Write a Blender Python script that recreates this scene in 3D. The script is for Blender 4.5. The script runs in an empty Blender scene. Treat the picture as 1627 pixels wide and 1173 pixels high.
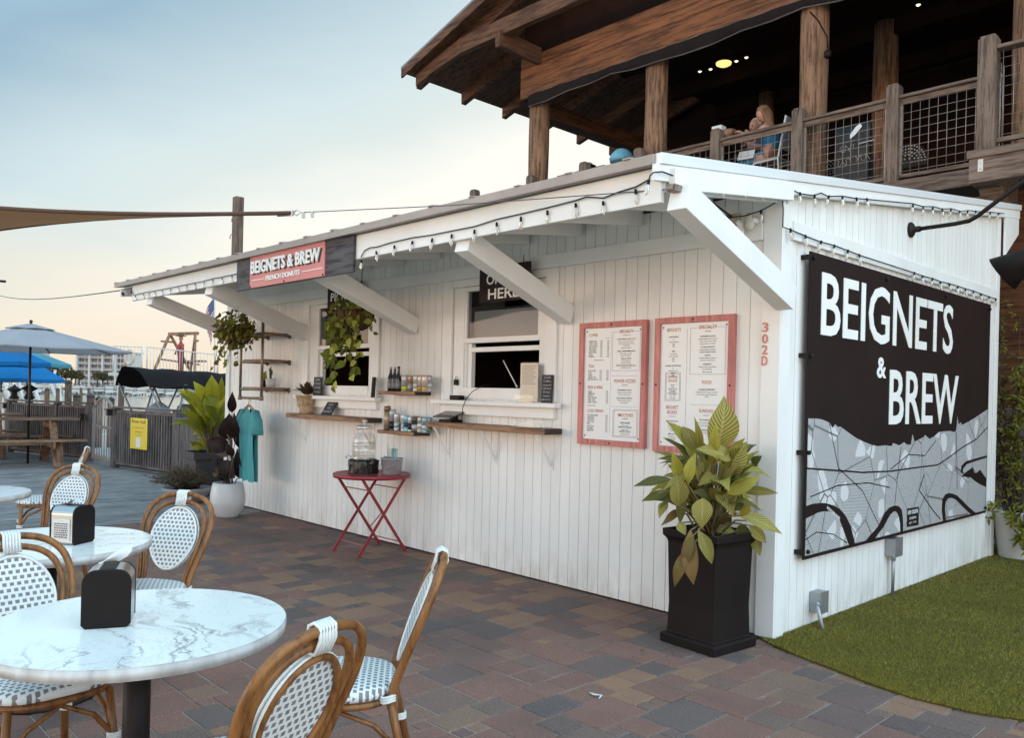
import bpy, math, random
import numpy as np
from mathutils import Vector, Matrix
random.seed(11)
R = math.radians
S = bpy.context.scene
COL = S.collection

# ---------------------------------------------------------------- camera
YAW, ROLL = R(46.185), R(1.3567)
fw = Vector((-math.sin(YAW), math.cos(YAW), 0)); rt = Vector((math.cos(YAW), math.sin(YAW), 0)); up = Vector((0, 0, 1))
cx_ = rt * math.cos(ROLL) + up * math.sin(ROLL)
cy_ = up * math.cos(ROLL) - rt * math.sin(ROLL)
cam = bpy.data.cameras.new("camera"); camo = bpy.data.objects.new("camera", cam); COL.objects.link(camo)
M = Matrix.Identity(4)
for i in range(3):
    M[i][0], M[i][1], M[i][2] = cx_[i], cy_[i], -fw[i]
M.translation = Vector((0, 0, 1.5))
camo.matrix_world = M
cam.sensor_width = 36.0; cam.lens = 1295.3 / 1627 * 36
cam.shift_x = 0.973 / 1627; cam.shift_y = 41.09 / 1627
cam.clip_start = 0.05; cam.clip_end = 4000
S.camera = camo

# ---------------------------------------------------------------- sky, sun, exposure
SUN_EL, SUN_AZ, GLOW_AZ = R(3), R(238), R(105)          # azimuth of the sun measured from +X, counter-clockwise
W = bpy.data.worlds.new("World"); S.world = W; W.use_nodes = True
nt = W.node_tree; nt.nodes.clear()
def wn(t, **k):
    n = nt.nodes.new(t)
    for a, b in k.items(): setattr(n, a, b)
    return n
wo = wn('ShaderNodeOutputWorld'); bg = wn('ShaderNodeBackground'); sky = wn('ShaderNodeTexSky')
sky.sky_type = 'NISHITA'; sky.sun_disc = False; sky.sun_elevation = SUN_EL; sky.sun_rotation = R(90) - SUN_AZ
sky.altitude = 0; sky.air_density = 1.0; sky.dust_density = 1.5; sky.ozone_density = 2.0
tc = wn('ShaderNodeTexCoord'); sep = wn('ShaderNodeSeparateXYZ'); ramp = wn('ShaderNodeValToRGB')
nt.links.new(tc.outputs['Generated'], sep.inputs[0])
nz = wn('ShaderNodeTexNoise'); mp = wn('ShaderNodeMapping'); mp.inputs['Scale'].default_value = (1.6, 1.6, 7)
nz.inputs['Scale'].default_value = 1.7; nz.inputs['Detail'].default_value = 5; nz.inputs['Roughness'].default_value = 0.55
nt.links.new(tc.outputs['Generated'], mp.inputs[0]); nt.links.new(mp.outputs[0], nz.inputs[0])
ma = wn('ShaderNodeMath', operation='MULTIPLY_ADD'); ma.inputs[1].default_value = 0.12; ma.inputs[2].default_value = -0.06
nt.links.new(nz.outputs[0], ma.inputs[0])
# level = height above the horizon + distance in azimuth from the glow behind the building
dt = wn('ShaderNodeVectorMath', operation='DOT_PRODUCT'); dt.inputs[1].default_value = (math.cos(GLOW_AZ), math.sin(GLOW_AZ), 0)
nt.links.new(tc.outputs['Generated'], dt.inputs[0])
dk_ = wn('ShaderNodeMath', operation='MULTIPLY_ADD'); dk_.inputs[1].default_value = -0.75; dk_.inputs[2].default_value = 0.75
nt.links.new(dt.outputs['Value'], dk_.inputs[0])
ad = wn('ShaderNodeMath', operation='ADD'); nt.links.new(sep.outputs[2], ad.inputs[0]); nt.links.new(ma.outputs[0], ad.inputs[1])
ad2 = wn('ShaderNodeMath', operation='ADD'); nt.links.new(ad.outputs[0], ad2.inputs[0]); nt.links.new(dk_.outputs[0], ad2.inputs[1])
hf = wn('ShaderNodeMath', operation='MULTIPLY'); hf.inputs[1].default_value = 0.5; nt.links.new(ad2.outputs[0], hf.inputs[0])
nt.links.new(hf.outputs[0], ramp.inputs[0])
cr = ramp.color_ramp
cr.elements[0].position = 0.12; cr.elements[0].color = (0.88, 0.86, 0.78, 1)
cr.elements[1].position = 1.0; cr.elements[1].color = (0.52, 0.86, 1.10, 1)
for p, c in ((0.215, (0.85, 0.845, 0.78, 1)), (0.26, (0.64, 0.71, 0.70, 1)), (0.295, (0.57, 0.68, 0.71, 1)), (0.39, (0.29, 0.43, 0.54, 1)), (0.45, (0.34, 0.55, 0.68, 1)), (0.58, (0.29, 0.65, 0.96, 1)), (0.78, (0.46, 0.80, 1.05, 1))):
    e = cr.elements.new(p); e.color = c
# warm band of air along the whole horizon
hz = wn('ShaderNodeMapRange'); hz.inputs[1].default_value = 0.02; hz.inputs[2].default_value = 0.19; hz.inputs[3].default_value = 1.0; hz.inputs[4].default_value = 0.0
nt.links.new(ad.outputs[0], hz.inputs[0])
wm_ = wn('ShaderNodeMixRGB', blend_type='MIX'); 
wr_ = wn('ShaderNodeMapRange'); wr_.inputs[1].default_value = -0.5; wr_.inputs[2].default_value = 0.35; nt.links.new(dt.outputs['Value'], wr_.inputs[0])
wc_ = wn('ShaderNodeMixRGB'); wc_.inputs[1].default_value = (4.3, 2.9, 2.0, 1); wc_.inputs[2].default_value = (0.80, 0.69, 0.55, 1)
nt.links.new(wr_.outputs[0], wc_.inputs[0]); nt.links.new(wc_.outputs[0], wm_.inputs[2])
nt.links.new(hz.outputs[0], wm_.inputs[0]); nt.links.new(ramp.outputs[0], wm_.inputs[1])
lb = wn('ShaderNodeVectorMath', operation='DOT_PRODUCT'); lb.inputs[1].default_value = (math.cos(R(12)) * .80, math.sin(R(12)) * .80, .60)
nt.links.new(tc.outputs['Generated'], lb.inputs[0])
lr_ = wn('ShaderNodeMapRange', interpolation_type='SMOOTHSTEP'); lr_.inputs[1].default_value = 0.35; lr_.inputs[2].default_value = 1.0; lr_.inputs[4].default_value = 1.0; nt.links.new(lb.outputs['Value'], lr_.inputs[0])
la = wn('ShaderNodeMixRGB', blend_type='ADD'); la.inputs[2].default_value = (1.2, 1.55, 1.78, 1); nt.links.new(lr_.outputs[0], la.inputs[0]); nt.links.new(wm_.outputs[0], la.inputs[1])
mx = wn('ShaderNodeMixRGB', blend_type='ADD'); mx.inputs[0].default_value = 1.0
sc1 = wn('ShaderNodeMixRGB', blend_type='MULTIPLY'); sc1.inputs[0].default_value = 1; sc1.inputs[2].default_value = (0.10, 0.10, 0.10, 1)
nt.links.new(sky.outputs[0], sc1.inputs[1])
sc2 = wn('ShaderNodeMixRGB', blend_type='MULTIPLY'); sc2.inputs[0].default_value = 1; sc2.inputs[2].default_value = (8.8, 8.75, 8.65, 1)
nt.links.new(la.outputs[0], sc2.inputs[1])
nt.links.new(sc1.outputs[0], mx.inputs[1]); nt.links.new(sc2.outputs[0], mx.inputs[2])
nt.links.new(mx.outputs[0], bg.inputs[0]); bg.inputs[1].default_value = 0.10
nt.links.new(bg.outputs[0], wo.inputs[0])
sl = bpy.data.lights.new("sun", 'SUN'); sl.energy = 0.5; sl.angle = R(24); sl.color = (1.0, 0.84, 0.70)
so = bpy.data.objects.new("sun", sl); COL.objects.link(so)
sd = Vector((math.cos(SUN_EL) * math.cos(SUN_AZ), math.cos(SUN_EL) * math.sin(SUN_AZ), math.sin(SUN_EL)))
so.rotation_euler = (sd).to_track_quat('Z', 'Y').to_euler(); so.location = sd * 60
S.view_settings.view_transform = 'Standard'; S.view_settings.look = 'None'
S.view_settings.exposure = 0.43; S.view_settings.gamma = 1.0
S.cycles.max_bounces = 6; S.cycles.diffuse_bounces = 4; S.cycles.glossy_bounces = 3; S.cycles.transmission_bounces = 5; S.cycles.transparent_max_bounces = 28

# ---------------------------------------------------------------- materials
class NT:
    def __init__(s, name):
        s.m = bpy.data.materials.new(name); s.m.use_nodes = True
        s.t = s.m.node_tree; s.p = s.t.nodes['Principled BSDF']; s.o = s.t.nodes['Material Output']
    def n(s, t, ins=None, **k):
        x = s.t.nodes.new(t)
        for a, b in k.items(): setattr(x, a, b)
        for a, b in (ins or {}).items():
            if hasattr(b, 'is_output') or isinstance(b, bpy.types.NodeSocket): s.t.links.new(b, x.inputs[a])
            else: x.inputs[a].default_value = b
        return x
    def l(s, a, b): s.t.links.new(a, b)
    def coords(s, scale=(1, 1, 1), kind='Object', rot=(0, 0, 0)):
        c = s.n('ShaderNodeTexCoord')
        return s.n('ShaderNodeMapping', {0: c.outputs[kind], 'Scale': scale, 'Rotation': rot}).outputs[0]
    def noise(s, vec, scale=5, detail=4, rough=.55):
        return s.n('ShaderNodeTexNoise', {'Vector': vec, 'Scale': scale, 'Detail': detail, 'Roughness': rough}).outputs[0]
    def ramp(s, fac, stops):
        r = s.n('ShaderNodeValToRGB', {0: fac}); e = r.color_ramp.elements
        e[0].position, e[0].color = stops[0][0], c4(stops[0][1]); e[1].position, e[1].color = stops[-1][0], c4(stops[-1][1])
        for p, c in stops[1:-1]: q = e.new(p); q.color = c4(c)
        return r.outputs[0]
    def mix(s, fac, a, b, bt='MIX'):
        x = s.n('ShaderNodeMixRGB', blend_type=bt)
        for i, v in enumerate((fac, a, b)):
            if isinstance(v, bpy.types.NodeSocket): s.l(v, x.inputs[i])
            else: x.inputs[i].default_value = c4(v) if i and not isinstance(v, float) else v
        return x.outputs[0]
    def math(s, op, a, b=0.0, c=None):
        x = s.n('ShaderNodeMath', operation=op)
        for i, v in enumerate((a, b) if c is None else (a, b, c)):
            if isinstance(v, bpy.types.NodeSocket): s.l(v, x.inputs[i])
            else: x.inputs[i].default_value = v
        return x.outputs[0]
    def island(s, amt, col):
        g = s.n('ShaderNodeNewGeometry').outputs['Random Per Island']
        v = s.math('MULTIPLY_ADD', g, amt, 1 - amt / 2)
        h = s.n('ShaderNodeHueSaturation', {'Value': v})
        if isinstance(col, bpy.types.NodeSocket): s.l(col, h.inputs['Color'])
        else: h.inputs['Color'].default_value = c4(col)
        return h.outputs[0]
    def bump(s, h, strength=.3, dist=.01):
        b = s.n('ShaderNodeBump', {'Strength': strength, 'Distance': dist, 'Height': h}); s.l(b.outputs[0], s.p.inputs['Normal'])
    def base(s, c):
        if isinstance(c, bpy.types.NodeSocket): s.l(c, s.p.inputs['Base Color'])
        else: s.p.inputs['Base Color'].default_value = c4(c)
    def set(s, rough=.6, metal=0., spec=.5):
        s.p.inputs['Roughness'].default_value = rough; s.p.inputs['Metallic'].default_value = metal
        s.p.inputs['Specular IOR Level'].default_value = spec
def c4(c): return (c[0], c[1], c[2], 1) if not isinstance(c, (int, float)) else (c, c, c, 1)
_cache = {}
def mat(name, c, c2=None, rough=.6, metal=0., ns=6, st=(1, 1, 1), bump=0., bs=None, bd=.004, island=0., spec=.5):
    if name in _cache: return _cache[name]
    s = NT(name); s.set(rough, metal, spec)
    v = s.coords(st)
    f = s.noise(v, ns)
    col = s.mix(s.ramp(f, [(.3, (0, 0, 0)), (.7, (1, 1, 1))]), c, c2 if c2 else tuple(x * .82 for x in c))
    if island: col = s.island(island, col)
    s.base(col)
    if bump: s.bump(s.noise(v, bs or ns * 4), bump, bd)
    _cache[name] = s.m
    return s.m
def wood(name, c1, c2, axis=0, sc=1.0, rough=.7, island=.25, knots=True, bump=.25):
    if name in _cache: return _cache[name]
    s = NT(name); s.set(rough, 0, .3)
    st = [14 * sc, 14 * sc, 14 * sc]; st[axis] = 1.1 * sc
    v = s.coords(tuple(st))
    f = s.noise(v, 2.2, 6, .62)
    f2 = s.noise(s.coords(tuple(x * 3.1 for x in st)), 3, 3, .6)
    k = s.math('MULTIPLY_ADD', f2, .35, s.math('MULTIPLY', f, .75))
    col = s.ramp(k, [(.38, tuple(x * .8 for x in c2)), (.47, c2), (.56, c1), (.70, tuple(min(1, x * 1.3) for x in c1))])
    col = s.mix(s.ramp(s.noise(s.coords(), 1.7 * sc, 3), [(.45, (0, 0, 0)), (.75, (.5, .5, .5))]), col, tuple(x * .6 for x in c2))
    if island: col = s.island(island, col)
    s.base(col); s.bump(k, bump, .004)
    _cache[name] = s.m
    return s.m
def leafmat(name, c1, c2, tr=.3, rough=.45, island=.5, vein=None, edge=None):
    if name in _cache: return _cache[name]
    s = NT(name); s.set(max(rough, .5), 0, .2)
    uv = s.n('ShaderNodeTexCoord').outputs['UV']
    sx = s.n('ShaderNodeSeparateXYZ', {0: uv}); u, w = sx.outputs[0], sx.outputs[1]
    col = s.mix(s.ramp(s.noise(s.coords(), 9), [(.35, (0, 0, 0)), (.65, (1, 1, 1))]), c1, c2)
    au = s.math('ABSOLUTE', s.math('SUBTRACT', u, .5))
    if vein:
        vc, num, amt = vein
        q = s.math('MULTIPLY_ADD', w, float(num), s.math('MULTIPLY', au, -num * .55))
        tri = s.math('ABSOLUTE', s.math('SUBTRACT', s.math('FRACT', q), .5))
        f = s.ramp(tri, [(.16, (0, 0, 0)), (.34, (amt, amt, amt))])
        col = s.mix(f, col, vc)
        col = s.mix(s.ramp(au, [(.0, (amt, amt, amt)), (.05, (0, 0, 0))]), col, vc)
    if edge: col = s.mix(s.ramp(au, [(.36, (0, 0, 0)), (.5, (.8, .8, .8))]), col, edge)
    col = s.island(island, col)
    s.base(col)
    if tr:
        t = s.n('ShaderNodeBsdfTranslucent', {0: col}); m = s.n('ShaderNodeMixShader', {0: tr})
        s.l(s.p.outputs[0], m.inputs[1]); s.l(t.outputs[0], m.inputs[2]); s.l(m.outputs[0], s.o.inputs[0])
    _cache[name] = s.m
    return s.m

# ---------------------------------------------------------------- mesh builder
def V(*a): return Vector(a)
class MB:
    def __init__(s): s.v = []; s.f = []; s.mi = []; s.sm = []; s.uv = []; s.hasuv = False
    def add(s, vs, fs, m=0, smooth=False, uvs=None):
        o = len(s.v); s.v += [tuple(p) for p in vs]
        for f in fs:
            s.f.append([i + o for i in f]); s.mi.append(m); s.sm.append(smooth)
            if uvs: s.hasuv = True; s.uv += [uvs[i] for i in f]
            else: s.uv += [(0, 0)] * len(f)
        return s
    def box(s, x0, x1, y0, y1, z0, z1, m=0):
        return s.add([(x0, y0, z0), (x1, y0, z0), (x1, y1, z0), (x0, y1, z0), (x0, y0, z1), (x1, y0, z1), (x1, y1, z1), (x0, y1, z1)],
                     [(0, 3, 2, 1), (4, 5, 6, 7), (0, 1, 5, 4), (1, 2, 6, 5), (2, 3, 7, 6), (3, 0, 4, 7)], m)
    def bx(s, c, size, rz=0, m=0, rx=0, ry=0):
        Mx = Matrix.Translation(c) @ Matrix.Rotation(rz, 4, 'Z') @ Matrix.Rotation(ry, 4, 'Y') @ Matrix.Rotation(rx, 4, 'X')
        a, b, d = (x / 2 for x in size)
        vs = [Mx @ V(x, y, z) for z in (-d, d) for x, y in ((-a, -b), (a, -b), (a, b), (-a, b))]
        return s.add(vs, [(0, 3, 2, 1), (4, 5, 6, 7), (0, 1, 5, 4), (1, 2, 6, 5), (2, 3, 7, 6), (3, 0, 4, 7)], m)
    def bar(s, p0, p1, w, h, upv=(0, 0, 1), m=0):
        p0, p1 = Vector(p0), Vector(p1); d = (p1 - p0).normalized(); u = Vector(upv)
        x = d.cross(u)
        if x.length < 1e-4: x = d.cross(V(0, 1, 0))
        x.normalize(); u = x.cross(d); x *= w / 2; u *= h / 2
        vs = [p + a * x + b * u for p in (p0, p1) for a, b in ((-1, -1), (1, -1), (1, 1), (-1, 1))]
        return s.add(vs, [(0, 1, 2, 3), (7, 6, 5, 4), (0, 4, 5, 1), (1, 5, 6, 2), (2, 6, 7, 3), (3, 7, 4, 0)], m)
    def tube(s, pts, r, seg=8, m=0, closed=False, flat=1.0):
        pts = [Vector(p) for p in pts]; n = len(pts); rs = r if isinstance(r, (list, tuple)) else [r] * n
        vs = []; ref = None
        for i in range(n):
            a = pts[i - 1] if (i or closed) else pts[i]; b = pts[(i + 1) % n] if (i < n - 1 or closed) else pts[i]
            d = (b - a).normalized()
            if ref is None:
                ref = d.cross(V(0, 0, 1)); ref = ref if ref.length > .05 else d.cross(V(0, 1, 0))
            ref = (ref - d * ref.dot(d)).normalized(); q = d.cross(ref)
            for k in range(seg):
                t = 2 * math.pi * k / seg; vs.append(pts[i] + rs[i] * (math.cos(t) * ref + math.sin(t) * flat * q))
        fs = []
        for i in range(n if closed else n - 1):
            j = (i + 1) % n
            for k in range(seg):
                fs.append((i * seg + k, i * seg + (k + 1) % seg, j * seg + (k + 1) % seg, j * seg + k))
        if not closed: fs += [tuple(range(seg))[::-1], tuple((n - 1) * seg + k for k in range(seg))]
        return s.add(vs, fs, m, True)
    def lathe(s, prof, c=(0, 0, 0), seg=24, m=0, Mx=None, smooth=True, sx=1, sy=1):
        vs = []; fs = []
        for r, z in prof:
            for k in range(seg):
                t = 2 * math.pi * k / seg; p = V(r * sx * math.cos(t), r * sy * math.sin(t), z)
                if Mx: p = Mx @ p
                vs.append(p + Vector(c))
        for i in range(len(prof) - 1):
            for k in range(seg):
                fs.append((i * seg + k, i * seg + (k + 1) % seg, (i + 1) * seg + (k + 1) % seg, (i + 1) * seg + k))
        if prof[0][0] > 1e-5: fs.append(tuple(range(seg))[::-1])
        if prof[-1][0] > 1e-5: fs.append(tuple((len(prof) - 1) * seg + k for k in range(seg)))
        return s.add(vs, fs, m, smooth)
    def prism(s, poly, h0, h1, fn, m=0):
        n = len(poly); vs = [fn(a, b, h0) for a, b in poly] + [fn(a, b, h1) for a, b in poly]
        fs = [tuple(range(n))[::-1], tuple(range(n, 2 * n))] + [(i, (i + 1) % n, (i + 1) % n + n, i + n) for i in range(n)]
        return s.add(vs, fs, m)
    def grid(s, rows, m=0, smooth=True, uv=False):
        nr, nc = len(rows), len(rows[0]); vs = [p for r in rows for p in r]
        fs = [(i * nc + j, i * nc + j + 1, (i + 1) * nc + j + 1, (i + 1) * nc + j) for i in range(nr - 1) for j in range(nc - 1)]
        u = [(j / (nc - 1), i / (nr - 1)) for i in range(nr) for j in range(nc)] if uv else None
        return s.add(vs, fs, m, smooth, u)
    def leaf(s, base, d, L, Wd, bend=.6, fold=.25, n=5, m=0, peak=.45, roll=0., wave=0.):
        d = Vector(d).normalized(); side = d.cross(V(0, 0, 1))
        if side.length < .05: side = V(1, 0, 0)
        side.normalize(); side = Matrix.Rotation(roll, 3, d) @ side
        p = Vector(base); rows = []
        for i in range(n + 1):
            t = i / n
            w = Wd * .5 * (math.sin(math.pi * min(1, t ** (math.log(.5) / math.log(peak)))) ** .8 if 0 < t < 1 else (.12 if t == 0 else .02))
            nrm = side.cross(d)
            ww = wave * math.sin(t * 9) * w
            rows.append([p - side * w + nrm * (fold * w + ww), Vector(p), p + side * w + nrm * (fold * w - ww)])
            p = p + d * (L / n); d = (Matrix.Rotation(-bend / n, 3, side) @ d).normalized()
        return s.grid(rows, m, True, True)
    def text(s, st, o, ux, uy, size, xs=1., bold=0., depth=0., m=0, align='L', width=None):
        vs, fs, w = tmesh(st, bold, depth / size if depth else 0)
        ux = Vector(ux); uy = Vector(uy); n = ux.cross(uy); o = Vector(o)
        if width: xs = width / (w * size)
        off = {'L': 0, 'C': -w / 2, 'R': -w}[align]
        return s.add([o + ux * ((x + off) * size * xs) + uy * (y * size) + n * (z * size) for x, y, z in vs], fs, m)
    def build(s, name, mats, parent=None, bevel=0., local=False, weld=False):
        me = bpy.data.meshes.new(name)
        off = Vector((0, 0, 0))
        if parent is not None and not local:
            q = parent
            while q is not None: off = off + q.location; q = q.parent
        me.from_pydata([(a - off.x, b - off.y, c - off.z) for a, b, c in s.v], [], s.f)
        for x in (mats if isinstance(mats, (list, tuple)) else [mats]): me.materials.append(x)
        me.polygons.foreach_set('material_index', s.mi); me.polygons.foreach_set('use_smooth', s.sm)
        if s.hasuv:
            l = me.uv_layers.new(name='UVMap'); l.data.foreach_set('uv', [c for p in s.uv for c in p])
        me.update()
        o = bpy.data.objects.new(name, me); COL.objects.link(o)
        if parent is not None: o.parent = parent
        if bevel:
            b = o.modifiers.new('bevel', 'BEVEL'); b.width = bevel; b.segments = 2; b.limit_method = 'ANGLE'; b.angle_limit = R(50); b.harden_normals = False
        return o
_tc = {}
def tmesh(st, bold=0., depth=0.):
    k = (st, round(bold, 4), round(depth, 4))
    if k not in _tc:
        cu = bpy.data.curves.new('t', 'FONT'); cu.body = st; cu.size = 1; cu.resolution_u = 3; cu.offset = bold; cu.extrude = depth / 2
        o = bpy.data.objects.new('t', cu); COL.objects.link(o)
        me = o.to_mesh()
        vs = [(v.co.x, v.co.y, v.co.z + depth / 2) for v in me.vertices]; fs = [tuple(p.vertices) for p in me.polygons]
        o.to_mesh_clear(); bpy.data.objects.remove(o); bpy.data.curves.remove(cu)
        x0 = min(v[0] for v in vs); x1 = max(v[0] for v in vs)
        _tc[k] = ([(x - x0, y, z) for x, y, z in vs], fs, x1 - x0)
    return _tc[k]
def tag(o, label, cat, group=None, kind=None):
    if label: o['label'] = label
    if cat: o['category'] = cat
    if group: o['group'] = group
    if kind: o['kind'] = kind
    return o
def thing(name, label, cat, loc=(0, 0, 0), group=None):
    o = bpy.data.objects.new(name, None); COL.objects.link(o); o.location = loc; o.empty_display_size = .1
    return tag(o, label, cat, group)
def struct(o):
    o['kind'] = 'structure'; return o
def dup(root, loc, rz=0, label=None, group=None, scale=None):
    r = root.copy(); COL.objects.link(r); r.location = loc; r.rotation_euler = (0, 0, rz)
    if scale: r.scale = (scale,) * 3
    if label: r['label'] = label
    if group: r['group'] = group
    for ch in list(root.children):
        c = ch.copy(); COL.objects.link(c); c.parent = r
        for g in list(ch.children):
            d = g.copy(); COL.objects.link(d); d.parent = c
    return r
def wl(a, b, h): return (a, h, b)      # front-wall plane: (x, z, y)
def ws(a, b, h): return (h, a, b)      # side-wall plane: (y, z, x)
FX, FZ = (1, 0, 0), (0, 0, 1)          # text axes on the front wall
SX, SZ = (0, 1, 0), (0, 0, 1)          # text axes on the side wall
def arc(c, r, a0, a1, n, fn): return [fn(c[0] + r * math.cos(a0 + (a1 - a0) * i / n), c[1] + r * math.sin(a0 + (a1 - a0) * i / n)) for i in range(n + 1)]

# shared materials
white_paint = mat('white_paint', (.80, .795, .78), (.70, .69, .67), .6, ns=1.7, st=(1, 1, .5), bump=.22, bs=30, bd=.003, spec=.3)
def painted_boards():
    s = NT('white_paint_boards'); s.set(.6, 0, .3); v = s.coords()
    c = s.mix(s.ramp(s.noise(s.coords((1, 1, .5)), 1.7, 4), [(.3, (0, 0, 0)), (.7, (1, 1, 1))]), (.80, .795, .78), (.71, .70, .68))
    g = s.n('ShaderNodeNewGeometry').outputs['Random Per Island']; h = s.n('ShaderNodeHueSaturation', {'Value': s.math('MULTIPLY_ADD', g, .07, .965)}); s.l(c, h.inputs['Color'])
    z = s.n('ShaderNodeSeparateXYZ', {0: v}).outputs[2]
    low = s.math('MULTIPLY', s.ramp(z, [(.02, (1, 1, 1)), (.30, (0, 0, 0))]), s.ramp(s.noise(s.coords((1, 1, .35)), 9, 5, .65), [(.40, (0, 0, 0)), (.70, (.6, .6, .6))]))   # splashed dirt along the foot of the wall
    c = s.mix(low, h.outputs[0], (.40, .34, .29))
    sp = s.ramp(s.noise(v, 46, 2), [(.70, (0, 0, 0)), (.76, (.5, .5, .5))]); c = s.mix(s.math('MULTIPLY', sp, s.ramp(s.noise(v, 1.3, 2), [(.5, (0, 0, 0)), (.65, (1, 1, 1))])), c, (.50, .46, .42))
    s.base(c); s.bump(s.math('ADD', s.noise(s.coords((5, 5, 42)), 2.5, 4, .6), s.math('MULTIPLY', s.noise(v, 30), .4)), .28, .0035)
    return s.m
board_paint = painted_boards()
white_trim = mat('white_trim', (.80, .795, .785), (.72, .715, .70), .55, ns=2.5, bump=.06, bs=60, bd=.002)
black_metal = mat('black_metal', (.016, .012, .011), (.022, .017, .016), .5, .0, ns=9, spec=.15)
black_plastic = mat('black_plastic', (.010, .007, .0065), None, .45, ns=12, spec=.15)
chrome = mat('brushed_steel', (.62, .60, .58), (.5, .49, .48), .28, 1., ns=3, st=(1, 1, 12), bump=.05, bs=40)
galv = mat('galvanised_steel', (.42, .43, .45), (.33, .34, .36), .45, .8, ns=14)
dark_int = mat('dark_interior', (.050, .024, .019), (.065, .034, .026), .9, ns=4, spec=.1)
white_text = mat('white_lettering', (.82, .82, .80), (.8, .8, .78), .5)
black_text = mat('dark_lettering', (.02, .018, .018), None, .6)
glass_clear = None
def glassmat(name, col=(1, 1, 1), rough=.02, mixv=.82):
    s = NT(name); s.set(rough, 0, .5); s.base(col)
    tr = s.n('ShaderNodeBsdfTransparent', {0: c4(col)}); gl = s.n('ShaderNodeBsdfGlossy', {'Color': (1, 1, 1, 1), 'Roughness': rough})
    fr = s.n('ShaderNodeLayerWeight', {'Blend': .5}); k = s.math('MULTIPLY_ADD', s.math('POWER', fr.outputs['Facing'], 4.0), .55, max(.03, 1 - mixv - .10))
    m = s.n('ShaderNodeMixShader', {0: k}); s.l(tr.outputs[0], m.inputs[1]); s.l(gl.outputs[0], m.inputs[2]); s.l(m.outputs[0], s.o.inputs[0])
    return s.m
glass_clear = glassmat('clear_glass', (.93, .95, .95))
acryl = glassmat('clear_acrylic', (.97, .98, .98), .05, .90)
# ================================================================ ground
def paving():
    mb = MB(); u = .088; nx, ny = 128, 60; x0, y0 = -9.2, -.4
    occ = np.zeros((nx, ny), bool); rnd = random.Random(5)
    sizes = [(3, 2), (2, 3), (2, 2), (2, 2), (3, 3), (4, 3), (3, 4), (2, 2)]
    for j in range(ny):
        for i in range(nx):
            if occ[i, j]: continue
            opts = [z for z in sizes if i + z[0] <= nx and j + z[1] <= ny and not occ[i:i + z[0], j:j + z[1]].any()]
            a, b = rnd.choice(opts) if opts else (1, 1)
            occ[i:i + a, j:j + b] = True
            g = .0035; e = .005; zt = rnd.uniform(-.0022, .0018)
            X0, X1, Y0, Y1 = x0 + i * u + g, x0 + (i + a) * u - g, y0 + j * u + g, y0 + (j + b) * u - g
            if Y0 > 4.74 or X1 > .9 or (X0 < -5 and Y1 < -.3 * 0 - 1): continue
            if X0 > -2.0 and Y0 > 4.9: continue
            mb.add([(X0, Y0, -.03), (X1, Y0, -.03), (X1, Y1, -.03), (X0, Y1, -.03), (X0, Y0, -e + zt), (X1, Y0, -e + zt), (X1, Y1, -e + zt), (X0, Y1, -e + zt),
                    (X0 + e, Y0 + e, zt), (X1 - e, Y0 + e, zt), (X1 - e, Y1 - e, zt), (X0 + e, Y1 - e, zt)],
                   [(0, 1, 5, 4), (1, 2, 6, 5), (2, 3, 7, 6), (3, 0, 4, 7), (4, 5, 9, 8), (5, 6, 10, 9), (6, 7, 11, 10), (7, 4, 8, 11), (8, 9, 10, 11)])
    s = NT('concrete_paver'); s.set(.85, 0, .18)
    g = s.n('ShaderNodeNewGeometry').outputs['Random Per Island']
    base = s.ramp(g, [(0., (.092, .078, .078)), (.12, (.200, .104, .082)), (.38, (.240, .120, .092)), (.54, (.110, .092, .092)), (.64, (.215, .124, .098)), (.84, (.310, .168, .100)), (1., (.125, .098, .094))])
    v = s.coords()
    big = s.noise(v, 1.1, 3); fine = s.noise(v, 120, 2, .8); mid = s.noise(v, 13, 5, .6)
    c = s.mix(s.ramp(mid, [(.3, (.0, .0, .0)), (.75, (.4, .4, .4))]), base, (.20, .125, .10))
    c = s.mix(s.ramp(fine, [(.56, (0, 0, 0)), (.70, (.42, .42, .42))]), c, (.44, .33, .27)); c = s.mix(s.ramp(fine, [(.30, (.6, .6, .6)), (.44, (0, 0, 0))]), c, (.035, .028, .028))
    c = s.mix(s.ramp(big, [(.45, (0, 0, 0)), (.72, (.5, .5, .5))]), c, (.070, .052, .050))
    s.base(c); s.bump(s.math('ADD', s.math('MULTIPLY', fine, .8), mid), .7, .004)
    s.l(s.math('MULTIPLY_ADD', mid, .3, .65), s.p.inputs['Roughness'])
    o = mb.build('paving', s.m); struct(o)
    j = MB(); j.add([(-9.25, -.42, -.006), (3, -.42, -.006), (3, 8, -.006), (-9.25, 8, -.006)], [(0, 1, 2, 3)])
    jm = mat('joint_sand', (.030, .024, .021), (.46, .38, .33), .95, ns=1.6)
    struct(j.build('paving_joints', jm))
paving()
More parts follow.
